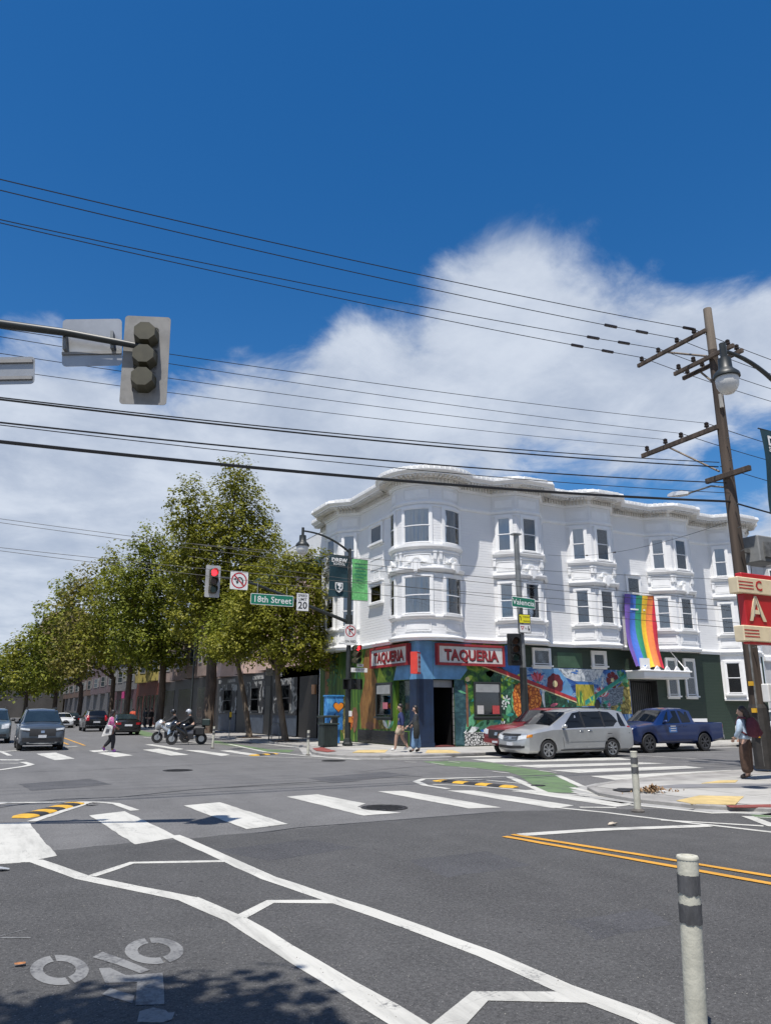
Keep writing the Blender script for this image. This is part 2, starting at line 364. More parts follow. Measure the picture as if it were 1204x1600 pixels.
TACT = M('yellow_tactile', (.52,.39,.17), .8, .15, 4, .6, 60, dirt=.2); IRON = M('cast_iron', (.035,.034,.034), .6, .3, 8, .5, 40, metal=.4)
road = MB().add([(-1500,-600,0),(1500,-600,0),(1500,2500,0),(-1500,2500,0)], [(0,1,2,3)]).build('road', A_MAIN)
tag(road, 'grey asphalt roadway of the whole crossing', None, None, 'structure')
road_n = [0]
def jit(pts, a=.012):
    """Breaks up straight edges of a ground polygon."""
    out = []; n = len(pts)
    for i in range(n):
        p, q = Vector(pts[i][:2]), Vector(pts[(i+1) % n][:2]); k = max(1, min(14, int((q-p).length/.22)))
        for j in range(k):
            r = p.lerp(q, j/k); out.append((r.x+random.uniform(-a,a)*(j>0), r.y+random.uniform(-a,a)*(j>0)))
    return out
def gpoly(name, pts, mat_, z=.005, parent=None, a=.012, pix=True, h=None):
    P = [gp(*p) for p in pts] if pix else pts
    P = jit([(p[0],p[1]) for p in P], a); m = MB()
    if h: m.prism(P, z, z+h)
    else: m.add([(x,y,z) for x,y in P], [tuple(range(len(P)))])
    o = m.build(name, mat_, parent or road)
    if o.data.polygons[0].normal.z < 0 and not h: o.data.flip_normals()
    return o
def gline(name, pts, w, mat_, z=.005, pix=True, a=.008):
    P = [Vector(gp(*p)[:2]) if pix else Vector(p[:2]) for p in pts]; Q = [P[0]]
    for p, q in zip(P, P[1:]):
        k = max(1, int((q-p).length/.35)); Q += [p.lerp(q, j/k) for j in range(1, k+1)]
    L_, R_ = [], []
    for i, p in enumerate(Q):
        d = (Q[min(i+1,len(Q)-1)]-Q[max(i-1,0)]).normalized(); n_ = Vector((-d.y, d.x))
        L_.append(p+n_*(w/2+random.uniform(-a,a))); R_.append(p-n_*(w/2+random.uniform(-a,a)))
    vs_ = [(p.x,p.y,z) for p in L_]+[(p.x,p.y,z) for p in R_]; n = len(Q)
    return MB().add(vs_, [(n+i, n+i+1, i+1, i) for i in range(n-1)]).build(name, mat_, road)
# darker, newer paving of the near leg, and its joint
gpoly('road_patch', [(-60,1345),(150,1322),(400,1301),(600,1283),(790,1268),(1000,1264),(1230,1270),(1700,1330),(1700,2100),(-900,2100),(-900,1400)], A_NEAR, .003, a=.05)
TAR = M('road_tar', (.022,.022,.024), .5, .2, 6)
for q in ([(30,1225),(140,1217),(175,1226),(50,1236)], [(480,1216),(600,1206),(640,1211),(520,1224)], [(640,1345),(760,1330),(830,1352),(700,1372)], [(880,1440),(1010,1420),(1050,1445),(930,1470)], [(330,1330),(480,1312),(560,1325),(420,1345)]): gpoly('road_patch', q, asphalt('asphalt_patch_%d' % q[0][0], (.085,.085,.088) if q[0][1] < 1300 else (.060,.060,.063), q[0][0]*.13), .0036, a=.03)
for pts, w in (([(185,1246),(300,1234),(420,1226),(571,1217),(660,1213)],.05), ([(330,1232),(560,1221)],.03), ([(0,1262),(90,1249),(180,1246)],.04), ([(400,1302),(470,1293),(600,1283),(790,1268)],.035),
               ([(1075,1192),(1150,1196),(1204,1203)],.10), ([(255,1197),(420,1190),(520,1192)],.03), ([(0,1208),(160,1202),(300,1196)],.025), ([(560,1206),(650,1198),(740,1193)],.03)):
    gline('tar_seam', pts, w, TAR, .0045)
# the crossing nearest the camera
for p in ([(-60,1290),(45,1285),(89,1338),(30,1349),(-60,1354)], [(139.5,1274.5),(195,1268),(279,1308.7),(211,1320)], [(287,1259),(343.5,1254),(450,1288),(385,1296)], [(447.8,1245.2),(496,1241.4),(571,1256),(558,1261),(575,1266),(627,1270.3),(567.4,1274.9)],
          [(590,1237),(632,1236),(783,1262.3),(731.4,1263.7)], [(698,1235.5),(740,1235.5),(896,1259),(864.5,1263.4)], [(800,1236),(830,1234.5),(995,1257),(962,1261)]):
    gpoly('crosswalk_bar', p, P_WHITE, .006)
# far crossing over the tree-lined street
for p in ([(56.6,1178),(87.7,1176),(117,1185.6),(86,1188)], [(152,1176.5),(176,1174.5),(208,1180.5),(180,1183)], [(139,1173.2),(160,1171.6),(170,1173.6),(148,1175.6)], [(223,1171.6),(249,1170),(295,1179.6),(267,1180.7)], [(287,1172),(311,1172.4),(360,1179),(347,1181.5)], [(226,1163.4),(238,1163),(288,1170.6),(276,1171.8)], [(343,1173),(360,1172.6),(408,1179.5),(390,1180.5)]):
    gpoly('crosswalk_bar', p, P_WHITE, .006)
# crossing over the side street
for p in ([(735,1186.5),(965,1184),(990,1187.4),(770,1191.6)], [(800,1196),(1000,1191.5),(1042,1193.2),(840,1199.8)], [(857,1203.5),(1070,1197),(1100,1200.2),(905,1208)], [(922,1213),(1140,1203.5),(1162,1206),(960,1219)], [(690,1180.2),(930,1179),(950,1181.4),(715,1183.8)]):
    gpoly('crosswalk_bar', p, P_WHITE, .006)
LN = 'lane_line'; LZ = 0
for pts, w in (([(272,1306),(420,1373),(600,1433),(760,1492),(880,1545),(1000,1590),(1120,1645)],.17), ([(20,1346),(57,1346),(130,1372),(300,1407)],.17), ([(295,1405),(369,1438),(480,1506),(600,1578),(700,1640)],.19),
               ([(143,1370),(206,1349),(368,1346)],.11), ([(366,1440),(423,1410),(530,1410)],.13), ([(690,1612),(750,1558),(930,1560)],.17),
               ([(-60,1256),(0,1254.6),(150,1253.5),(181,1256),(211,1267)],.16), ([(50,1284),(139.5,1254)],.15), ([(-40,1263),(14,1254)],.13),
               ([(820,1223.5),(794,1213.8),(661.6,1217.3),(650,1221.5),(664,1227.5),(700,1233)],.17), ([(794,1213.8),(849,1238)],.18), ([(690,1216.5),(760,1219.5),(818,1225)],.10), ([(676,1226),(745,1229),(832,1236.5)],.12),
               ([(871,1212),(909,1229.5)],.17), ([(893,1231),(933,1241)],.16), ([(800,1236.5),(960,1246.5),(1071,1259.5)],.13), ([(893,1239),(940,1244),(1071,1259)],.11), ([(940,1254),(1040,1263.5),(1111,1271),(1230,1269)],.14), ([(864,1262),(940,1269.5),(1080,1287),(1110,1290),(1230,1304)],.12), ([(1032,1282),(1110,1286.5),(1192,1291.5)],.12), ([(1166,1276),(1210,1292)],.19), ([(1160,1277),(1230,1279)],.08), ([(905,1262),(962,1262.5)],.14),
               ([(812,1305.5),(938,1297),(1107,1291)],.22), ([(984,1180),(1087,1186)],.12), ([(224,1152),(328,1162),(358,1163),(414,1175),(480,1181.5),(562,1187.5)],.18), ([(350,1181.2),(480,1184.5),(560,1187),(700,1187)],.14),
               ([(-20,1176),(5.5,1174.5),(122,1166)],.30), ([(-40,1170),(0,1174),(16,1181)],.18), ([(-60,1203),(0,1203.5),(40,1197.5),(49,1195),(36,1191)],.22), ([(-50,1187),(34,1188)],.5), ([(-50,1193),(30,1193)],.18),
               ([(717,1199),(744,1201)],.10), ([(770,1206),(795,1208.5)],.10), ([(787,1196.5),(812,1199)],.09), ([(842,1204.5),(868,1207.5)],.10), ([(632,1190.5),(650,1191.5)],.09), ([(673,1192.5),(694,1195)],.09), ([(700,1190),(718,1192)],.09)):
    LZ += .00012; gline(LN, pts, w, P_WHITE, .0065+LZ)
for pts in ([(800,1305),(1000,1337),(1230,1375)], [(788,1308),(1000,1346),(1230,1387)]): gline('centre_line', pts, .11, P_YEL, .012)
for pts in ([(107,1163.4),(60,1144)], [(133,1165),(75,1144)]): gline('centre_line', pts, .12, P_YEL, .007)
gpoly('green_lane', [(337,1157),(356,1161),(420,1171),(460,1172),(452,1176),(414,1174),(372,1167),(330,1161)], P_GREEN, .004)
gpoly('green_lane', [(200,1139),(215,1140),(245,1147),(232,1151),(205,1147)], P_GREEN, .004)
gpoly('green_lane', [(660,1190),(700,1189),(770,1192),(808,1199),(850,1205),(872,1211),(812,1212),(793,1206),(745,1200),(690,1196)], P_GREEN, .004)
gpoly('green_lane', [(812,1213.5),(870,1212),(919,1239.5),(850,1238)], P_GREEN, .004)
gpoly('green_lane', [(1170,1273),(1240,1271),(1240,1279),(1185,1279)], P_GREEN, .004)
# bicycle symbol, built in its own ground frame
def ring(px_, ry, cxy, r0, r1, gaps):
    c = gp(*cxy); ea = Vector(gp(cxy[0]+px_, cxy[1]))-c; eb = Vector(gp(cxy[0], cxy[1]+ry))-c
    for a0, a1 in gaps:
        n = 14; out = [c+ea*math.cos(a0+(a1-a0)*i/n)+eb*math.sin(a0+(a1-a0)*i/n) for i in range(n+1)]
        inn = [c+(ea*math.cos(a0+(a1-a0)*i/n)+eb*math.sin(a0+(a1-a0)*i/n))*.56 for i in range(n,-1,-1)]
        o = MB().add([(p.x,p.y,.0065) for p in out+inn], [(i,i+1,2*n-i,2*n+1-i) for i in range(n)]).build('bicycle_symbol', P_OLD, road)
        if o.data.polygons[0].normal.z < 0: o.data.flip_normals()
for c, rx, ry in (((93,1516),46,25), ((241,1486),46,22)): ring(rx, ry, c, 0, 0, ((R(-100),R(60)), (R(70),R(250))))
k_ = .4983
for z6 in ([(290,235),(322,218),(470,275),(440,286)], [(310,270),(345,268),(395,292),(510,284),(516,383),(425,386),(430,314),(330,316)], [(320,352),(345,332),(422,356),(415,380)], [(430,440),(438,405),(480,393),(520,402),(528,410),(548,408),(540,430),(510,441)]):
    gpoly('bicycle_symbol', [(x*k_, 1380+y*k_) for x,y in z6], P_OLD, .0065)
gline('lane_scratch', [(0,1464),(42,1453)], .02, P_OLD, .0065); gline('lane_scratch', [(0,1466.5),(48,1466.5)], .02, P_OLD, .0065)
# manhole covers
def manhole(x, y, r):
    c = gp(x, y); m = MB(); m.lathe([(r,.003),(r,.012),(r*.93,.016),(r*.92,.010),(.02,.010)], 24, (c.x,c.y,0))
    for i in range(-3,4):
        w = math.sqrt(max(0,.8-(i/3.6)**2))*r*.85; m.box(c.x-w, c.x+w, c.y+i*r*.24-.02, c.y+i*r*.24+.02, .009, .017)
    m.build('manhole_cover', IRON, road)
for a in ((278,1204,.42),(600,1262.5,.42),(521,1189,.42),(840,1228,.17)): manhole(*a)
# ---- raised pavements: kerb, gutter and single concrete slabs
def clip(poly, a, b, c):
    """Keeps the side a*x+b*y+c >= 0."""
    out = []
    for i in range(len(poly)):
        p, q = poly[i], poly[(i+1) % len(poly)]; dp, dq = a*p[0]+b*p[1]+c, a*q[0]+b*q[1]+c
        if dp >= 0: out.append(p)
        if dp*dq < 0: t = dp/(dp-dq); out.append((p[0]+(q[0]-p[0])*t, p[1]+(q[1]-p[1])*t))
    return out
def inset(poly, d):
    out = []; n = len(poly); ar = sum(poly[i][0]*poly[(i+1)%n][1]-poly[(i+1)%n][0]*poly[i][1] for i in range(n))
    s = 1 if ar > 0 else -1
    res = list(poly)
    for i in range(n):
        p, q = poly[i], poly[(i+1)%n]; dx, dy = q[0]-p[0], q[1]-p[1]; L_ = math.hypot(dx,dy)
        if L_ < 1e-5: continue
        a, b = -dy/L_*s, dx/L_*s; res = clip(res, a, b, -(a*p[0]+b*p[1])-d)
        if len(res) < 3: return []
    return res
def pavement(name, label, poly, kerbs, H_=.13):
    """poly: convex outline; kerbs: index range of its edges that are kerb."""
    root = MB().prism(poly, -.05, H_-.012).build(name, KERB); tag(root, label, None, None, 'structure')
    ip = inset(poly, .16); xs = [p[0] for p in ip]; ys = [p[1] for p in ip]; s = 1.52
    y = min(ys); meshes = 0
    while y < max(ys):
        x = min(xs)
        while x < max(xs):
            c = [(x,y),(x+s,y),(x+s,y+s),(x,y+s)]
            n = len(ip); ar = sum(ip[i][0]*ip[(i+1)%n][1]-ip[(i+1)%n][0]*ip[i][1] for i in range(n)); sg = 1 if ar > 0 else -1
            for i in range(n):
                p, q = ip[i], ip[(i+1)%n]; dx, dy = q[0]-p[0], q[1]-p[1]; L_ = math.hypot(dx,dy)
                if L_ < 1e-5 or len(c) < 3: continue
                a, b = -dy/L_*sg, dx/L_*sg; c = clip(c, a, b, -(a*p[0]+b*p[1]))
            if len(c) >= 3:
                c2 = inset(c, .007)
                if len(c2) >= 3 and meshes < 300:
                    MB().prism(c2, H_-.03, H_+random.uniform(-.002,.002)).build('paving_slab', CONC, root); meshes += 1
            x += s
        y += s
    for k in kerbs:
        p, q = Vector(poly[k]), Vector(poly[(k+1) % len(poly)]); d = (q-p).normalized(); n_ = Vector((d.y,-d.x)); L_ = (q-p).length; t = 0
        while t < L_-.05:
            e = min(L_, t+2.4); a = p+d*(t+.004); b = p+d*(e-.004)
            MB().prism([tuple(a-n_*.15), tuple(b-n_*.15), tuple(b+n_*.004), tuple(a+n_*.004)], -.02, H_+.003).build('kerb_stone', KERB, root, bev=.015); t = e
        # gutter strip
        MB().prism([tuple(p+n_*.006), tuple(q+n_*.006), tuple(q+n_*.36), tuple(p+n_*.36)], -.02, .006).build('gutter', CONC2, root)
    return root
pave_ne = pavement('pavement_by_taqueria', 'concrete pavement in front of the mural corner building', [(13.3,110),(13.3,33.5),(12.3,30.6),(11.6,28.6),(11.5,27),(11.9,25.9),(12.9,25.2),(14.5,24.95),(18,25.1),(62,25.1),(62,29.6),(30,110)], range(0,9), .10)
pave_se = pavement('pavement_by_pole', 'pale concrete pavement corner under the utility pole', [(12.7,-8),(30,-8),(62,10),(62,14.9),(19,14.9),(15.5,14.55),(13.2,13.95),(11.8,13.2),(11.2,12.2),(11.05,11),(11.3,9.9),(12.0,8.9)], range(3,12), .075)
pavement('pavement_near', 'concrete pavement under the camera at the left kerb', [(-9,-9),(0.4,-9),(.25,1.2),(-.4,3.2),(-1.8,5.2),(-9,8)], range(1,4))
pavement('pavement_far_left', 'concrete pavement on the far left side of the tree lined street', [(-9,28),(-5.6,28.4),(-4.6,29.4),(-4.4,31),(-4.4,110),(-20,110),(-20,28)], range(0,4))
PZ = .08
for p in ([(1056,1251),(1092,1243),(1161,1244.5),(1148,1257),(1080,1256)], [(1095,1224),(1122,1219.5),(1152,1219),(1148,1222.5)]):
    gpoly('tactile_plate', [tuple(gp(x,y,PZ)[:2]) for x,y in p], TACT, .073, pave_se, pix=False, h=.011)
for p in ([(550,1177),(560,1173),(606,1172.5),(601,1177)], [(664,1177.5),(668,1172.5),(706,1173),(720,1177.5)]):
    gpoly('tactile_plate', [tuple(gp(x,y,PZ)[:2]) for x,y in p], TACT, .098, pave_ne, pix=False, h=.011)
DARKP = M('dark_patch', (.17,.17,.175), .85, .15, 2, .2, 40)
gpoly('dark_strip', [tuple(gp(x,y,PZ)[:2]) for x,y in [(1015,1229),(1060,1225.5),(1240,1224),(1240,1232),(1150,1230.5),(1015,1232)]], DARKP, .073, pave_se, pix=False, h=.010)  # thin darker strip laid over the slabs
gpoly('drain_grate', [tuple(gp(x,y,PZ)[:2]) for x,y in [(956,1234),(966,1231.5),(988,1232),(990,1236),(972,1237)]], IRON, .073, pave_se, pix=False, h=.012)
gpoly('red_kerb', [tuple(gp(x,y,PZ)[:2]) for x,y in [(1133,1258.5),(1210,1256.5),(1240,1257),(1240,1262),(1140,1261)]], REDK, .073, pave_se, pix=False, h=.010)
gpoly('red_kerb', [tuple(gp(x,y,PZ)[:2]) for x,y in [(488,1170),(503,1168.5),(525,1174.5),(512,1176),(494,1174)]], REDK, .098, pave_ne, pix=False, h=.010)
# ------------------------------------------------------------------ the white corner building
WHITE = M('white_house_paint', (.80,.80,.79), .6, .05, 1.2, .06, 30, dirt=.06)
TRIM = M('white_trim_paint', (.82,.82,.81), .55, .04, 2.0, .04, 40, dirt=.05)
CREAM = M('cream_soffit', (.68,.655,.60), .65, .08, 2)
def siding(name, c, pitch=.13):
    m = bpy.data.materials.new(name); m.use_nodes = True; nn, ll = m.node_tree.nodes, m.node_tree.links; b = bsdf_of(m)
    tc = N(nn, 'ShaderNodeTexCoord'); sp = N(nn, 'ShaderNodeSeparateXYZ'); ll.new(tc.outputs['Object'], sp.inputs[0])
    fr = mth(nn, ll, 'FRACT', mth(nn, ll, 'DIVIDE', sp.outputs[2], pitch))
    no = N(nn, 'ShaderNodeTexNoise', inp={'Scale': 1.1, 'Detail': 7, 'Roughness': .65}); ll.new(tc.outputs['Object'], no.inputs['Vector'])
    mx = N(nn, 'ShaderNodeMix', data_type='RGBA'); ll.new(no.outputs[0], mx.inputs[0]); mx.inputs[6].default_value = tuple(x*.9 for x in c)+(1,); mx.inputs[7].default_value = tuple(min(1,x*1.04) for x in c)+(1,)
    ll.new(mx.outputs[2], b.inputs['Base Color']); b.inputs['Roughness'].default_value = .6
    h = smooth(nn, ll, fr, 0, .14)
    bp = N(nn, 'ShaderNodeBump', inp={'Strength': .5, 'Distance': .02}); ll.new(h, bp.inputs['Height']); ll.new(bp.outputs[0], b.inputs['Normal'])
    MATS[name] = m
    return m
W_SIDE = siding('white_board_siding', (.80,.80,.795))
G_SIDE = siding('dark_green_siding', (.020,.040,.026), .16)
PANE = glass('window_glass', (.90,.93,.95), .03, .08); PANE_D = glass('dark_window_glass', (.5,.52,.53), .05, .02)
def curtain_mat(name, c):
    m = M(name, c, .9, .1, 4, 0, 1, stretch=(6,6,.4)); return m
CURT = curtain_mat('grey_white_curtain', (.72,.74,.76)); CURT2 = curtain_mat('pale_blind', (.58,.62,.66)); DARKIN = M('dark_interior', (.03,.03,.034), .9, .3, 2)
BROWN = M('brown_shutter', (.055,.035,.025), .7, .3, 5)
XW, YS, ZB = 17.0, 29.5, 4.76
TC = (18.15, 30.65); TR = 1.68                                   # drum of the round corner bay
cb = thing('corner_building', 'white three storey corner building with round corner bay above a painted taqueria', 'building', (XW, YS, 0))
def bay_s(l, c, r, e, p=.9): return [(l,YS),(c,YS-p),(r,YS-p),(e,YS)]
BAYS = [(21.3,22.15,23.6,24.45), (26.05,26.95,28.4,29.3), (31.75,32.75,34.2,35.2), (36.9,37.75,39.2,40.05)]
a0 = math.pi - math.asin((XW-TC[0])/TR + 0) if False else math.acos((XW-TC[0])/TR)
a1 = -math.acos((XW-TC[0])/TR)
aw = math.acos((XW-TC[0])/TR)                                      # drum meets the west wall
asx = math.asin((YS-TC[1])/TR)                                     # drum meets the south wall
ang0, ang1 = aw, 2*math.pi + asx
NA = 30
drum = [(TC[0]+TR*math.cos(ang0+(ang1-ang0)*i/NA), TC[1]+TR*math.sin(ang0+(ang1-ang0)*i/NA)) for i in range(NA+1)]
WB = [(XW,39.35),(XW-.9,38.45),(XW-.9,36.6),(XW,35.7)]
XE = 40.6
path_up = [(XW,41.0)] + WB + drum + [p for b_ in BAYS for p in bay_s(*b_)] + [(XE,YS)]
path_up = [(XE,41.0)][:0] + path_up
# outwards must be right of travel: travelling south on the west wall, right is west
def part(mb, name, mat_, **kw): return mb.build(name, mat_, cb, **kw)
m = MB(); m.sweep(path_up, [(0,ZB+.02),(0,12.3)], capends=False); part(m, 'upper_wall', W_SIDE, sm=25)
# soffit under the bays, roof
def capface(path, z, inner, up):
    pts = path + inner
    mb = MB(); mb.add([(x,y,z) for x,y in pts], [tuple(range(len(pts)))]); return mb
for b_ in BAYS[:3]:
    mb = MB(); q = bay_s(*b_); mb.prism(q, ZB+.03, ZB+.06); part(mb, 'bay_soffit', TRIM)
part(MB().prism(WB, ZB+.03, ZB+.06), 'bay_soffit', TRIM); part(MB().prism(drum+[(XW+.3,YS+.3)], ZB+.03, ZB+.06), 'bay_soffit', TRIM)
ROOFM = M('flat_roof_felt', (.30,.29,.28), .9, .2, 1)
mb = MB(); mb.add([(x,y,12.35) for x,y in path_up + [(XE,48),(XW,48)]], [tuple(range(len(path_up)+2))]); part(mb, 'roof', ROOFM)
mb = MB(); mb.box(XE-.02, XE, YS, 48, 0, 12.3); mb.box(XW, XE, 47.9, 48, 0, 12.3); mb.box(XW, XW+.02, 41.0, 48, 0, 12.3); part(mb, 'rear_wall', W_SIDE)
# cornice
corn = [(0,12.1),(.06,12.1),(.06,12.16),(.14,12.2),(.14,12.42),(.30,12.47),(.62,12.5),(.67,12.50),(.67,12.56),(.74,12.59),(.82,12.67),(.82,12.71),(.78,12.83),(.1,12.85),(0,12.80)]
m = MB(); m.sweep(path_up, corn, capends=True); part(m, 'cornice', TRIM, sm=20)
# pale ridge tiles on the cornice lip, dentils and brackets: too small to pick out singly
def along(path, step, o_, fn):
    P = [Vector(p) for p in path]
    for p, q in zip(P, P[1:]):
        d = q-p; L_ = d.length
        if L_ < .05: continue
        d /= L_; n_ = Vector((d.y,-d.x)); k = max(1, round(L_/step))
        for i in range(k): fn(p + d*(L_*(i+.5)/k), d, n_)
def blk(mb, c, d, n_, w, o0, o1, z0, z1):
    a = c-d*w/2; b = c+d*w/2
    mb.add([(a.x+n_.x*o, a.y+n_.y*o, z) for o, z in ((o0,z0),(o1,z0),(o1,z1),(o0,z1))] + [(b.x+n_.x*o, b.y+n_.y*o, z) for o, z in ((o0,z0),(o1,z0),(o1,z1),(o0,z1))],
           [(0,1,2,3),(7,6,5,4),(0,4,5,1),(1,5,6,2),(2,6,7,3),(3,7,4,0)])
fine_path = [(XW,41.0)] + WB + [drum[i] for i in range(0,NA+1)] + [p for b_ in BAYS for p in bay_s(*b_)] + [(XE,YS)]
m = MB(); along(fine_path, .17, 0, lambda c,d,n_: blk(m, c, d, n_, .085, .13, .23, 12.22, 12.41)); part(m, 'dentil_row', CREAM, kind='stuff')
m = MB(); along(fine_path, .17, 0, lambda c,d,n_: blk(m, c, d, n_, .10, .30, .62, 12.40, 12.49)); part(m, 'bracket_row', CREAM, kind='stuff')
m = MB(); along(fine_path, .26, 0, lambda c,d,n_: blk(m, c, d, n_, .225, .72, .825, 12.715, 12.82)); along(fine_path, .26, 0, lambda c,d,n_: blk(m, c, d, n_, .21, .45, .79, 12.835, 12.86)); part(m, 'cornice_tiles', M('white_tile', (.80,.80,.78), .45, .1, 6, dirt=.15), kind='stuff')
# mouldings right round
m = MB(); m.sweep(path_up, [(0,11.16),(.05,11.18),(.08,11.26),(.08,11.30),(0,11.34)]); part(m, 'frieze_moulding', TRIM, sm=20)
m = MB(); m.sweep(path_up, [(0,ZB),(.10,ZB),(.10,ZB+.09),(.16,ZB+.12),(.16,ZB+.17),(.05,ZB+.22),(0,ZB+.24)]); part(m, 'base_moulding', TRIM, sm=20)
# mouldings of each bay
bay_paths = [WB, drum] + [bay_s(*b_) for b_ in BAYS]
for bp_ in bay_paths:
    def mould(prof): m = MB(); m.sweep(bp_, prof); part(m, 'bay_moulding', TRIM, sm=20)
    mould([(0,8.98),(.06,8.99),(.14,9.08),(.16,9.10),(.16,9.18),(.02,9.2),(0,9.2)])
    mould([(0,8.0),(.07,7.93),(.08,7.9),(.18,8.0),(.20,8.04),(.20,8.10),(.03,8.14),(0,8.14)])
    mould([(0,5.72),(.05,5.73),(.10,5.8),(.10,5.86),(0,5.88)])
    mould([(0,10.98+.06),(.035,10.98+.06),(.035,11.1),(0,11.1)])
    mould([(0,8.82),(.03,8.82),(.05,8.88),(0,8.92)])
# ---- windows
def window(F, u0, u1, z0, z1, seg=1, cw=.13, curt=CURT, pane=PANE, folds=True, sash=True, sill=True, proj_=.09, parent=cb, trim=TRIM, head=True, mid=.5, lab=None):
    """Double-hung sash window: casing, two sashes, panes, curtain, sill; clear opening u0..u1, z0..z1."""
    m = MB()
    m.fbox(F, u0-cw, u0, z0-.05, z1+cw, .0, proj_, 1); m.fbox(F, u1, u1+cw, z0-.05, z1+cw, .0, proj_, 1)
    m.fbox(F, u0, u1, z1, z1+cw, 0, proj_, seg)
    if head: m.fbox(F, u0-cw-.03, u1+cw+.03, z1+cw, z1+cw+.05, 0, proj_+.05, seg)
    w = m.build('window', trim, parent)
    if lab: w['label'] = lab
    zm = z0+(z1-z0)*mid
    def rails(za, zb, d0, d1, nm):
        s_ = MB(); t = .045
        s_.fbox(F, u0, u0+t, za, zb, d0, d1, 1); s_.fbox(F, u1-t, u1, za, zb, d0, d1, 1)
        s_.fbox(F, u0+t, u1-t, za, za+t, d0, d1, seg); s_.fbox(F, u0+t, u1-t, zb-t, zb, d0, d1, seg)
        s_.build(nm, trim, w)
        g_ = MB(); g_.fbox(F, u0+t*.5, u1-t*.5, za+t*.5, zb-t*.5, (d0+d1)/2-.003, (d0+d1)/2+.003, seg); g_.build('pane', pane, w, sm=20)
    if sash:
        rails(zm-.02, z1, .045, .07, 'upper_sash'); rails(z0, zm+.025, .03, .055, 'lower_sash')
    else: rails(z0, z1, .035, .06, 'sash')
    c_ = MB(); k = max(8, int((u1-u0)/.035)) if folds else seg; vs_ = []; fs = []; gap = (u0+u1)/2
    for i in range(k+1):
        u = u0+(u1-u0)*i/k; d = .012+(.009*math.sin(i*1.9)+.006*math.sin(i*.83+z0) if folds else 0)
        vs_ += [F(u, max(.003,d), z0), F(u, max(.003,d), z1)]
    fs = [(2*i,2*i+2,2*i+3,2*i+1) for i in range(k)]
    c_.add(vs_, fs); c_.build('curtain' if folds else 'blind_or_dark_room', curt, w, sm=60)  # with DARKIN a dark sheet stands for the unlit room behind
    if sill:
        s_ = MB(); s_.fbox(F, u0-cw-.05, u1+cw+.05, z0-.13, z0-.05, 0, proj_+.07, seg); s_.fbox(F, u0-cw, u1+cw, z0-.22, z0-.13, 0, proj_-.03, seg); s_.build('sill', trim, w)
    return w
def panel(F, u0, u1, z0, z1, seg=1, t=.045, d=.03, mat_=TRIM):
    m = MB(); m.fbox(F, u0, u1, z0, z0+t, 0, d, seg); m.fbox(F, u0, u1, z1-t, z1, 0, d, seg); m.fbox(F, u0, u0+t, z0+t, z1-t, 0, d); m.fbox(F, u1-t, u1, z0+t, z1-t, 0, d)
    m.fbox(F, u0+t*2, u1-t*2, z0+t*2, z1-t*2, 0, d*.55, seg)
    return m.build('panel', mat_, cb)
def ornament(F, u, z, r=.26):
    """Arched plaster ornament over a bay window."""
    m = MB(); n = 12
    for i in range(n):
        a, b = math.pi*i/n, math.pi*(i+1)/n
        for r0, r1, d in ((r*.72,r,.10),):
            q = [(u+r0*math.cos(a), z+r0*math.sin(a)), (u+r1*math.cos(a), z+r1*math.sin(a)), (u+r1*math.cos(b), z+r1*math.sin(b)), (u+r0*math.cos(b), z+r0*math.sin(b))]
            m.add([F(x, 0, y) for x,y in q]+[F(x, d, y) for x,y in q], [(0,1,2,3),(7,6,5,4),(0,4,5,1),(1,5,6,2),(2,6,7,3),(3,7,4,0)])
    q = [(u+r*.72*math.cos(math.pi*i/n), z+r*.72*math.sin(math.pi*i/n)) for i in range(n+1)]
    m.add([F(x, .045, y) for x,y in q], [tuple(range(n+1))])
    m.fbox(F, u-r*1.5, u-r, z-.02, z+.05, 0, .09); m.fbox(F, u+r, u+r*1.5, z-.02, z+.05, 0, .09)
    m.fbox(F, u-r*.62, u-r*.32, z-.36, z-.02, 0, .24); m.fbox(F, u+r*.32, u+r*.62, z-.36, z-.02, 0, .24); m.fbox(F, u-r*.28, u+r*.28, z-.46, z+.05, 0, .25); m.fbox(F, u-r*.16, u+r*.16, z-.55, z-.46, 0, .20)
    m.build('ornament', TRIM, cb)
def rosette(F, u, z):
    m = MB(); m.fbox(F, u-.07, u+.07, z-.16, z+.16, 0, .08); m.fbox(F, u-.09, u+.09, z+.16, z+.22, 0, .10); m.fbox(F, u-.05, u+.05, z-.22, z-.16, 0, .06)
    m.build('bracket', TRIM, cb)
def dress(F, L_, seg=1, curt=(CURT,CURT), wfrac=.62, orn=True, ww=None, pane=(PANE,PANE), lo=True):
    """One bay face of width L_: windows on both floors, panels, spandrel, frieze."""
    w = ww or L_*wfrac; u0, u1 = (L_-w)/2, (L_+w)/2
    window(F, u0, u1, 9.28, 10.95, seg, min(.13,(L_-w)/2-.05), curt[0], pane[0], folds=curt[0] is CURT, sill=True, head=False)
    if lo: window(F, u0, u1, 5.98, 7.66, seg, min(.13,(L_-w)/2-.05), curt[1], pane[1], folds=curt[1] is CURT, sill=True, head=False)
    panel(F, .10, L_-.10, 5.16, 5.62, seg); panel(F, .12, L_-.12, 11.42, 11.95, seg, .03, .02)
    panel(F, .16, L_-.16, 8.28, 8.76, seg, .04, .035)
    rosette(F, .07, 8.68); rosette(F, L_-.07, 8.68)
    if orn: ornament(F, L_/2, 8.36)
def face(p, q):
    p, q = Vector(p), Vector(q); d = (q-p).normalized(); return flat(p, d, (d.y,-d.x)), (q-p).length
CURTS = [((CURT,CURT),(CURT2,CURT2)), ((CURT2,DARKIN),(DARKIN,DARKIN)), ((CURT,CURT),(CURT2,CURT)), ((CURT,DARKIN),(CURT2,CURT2))]
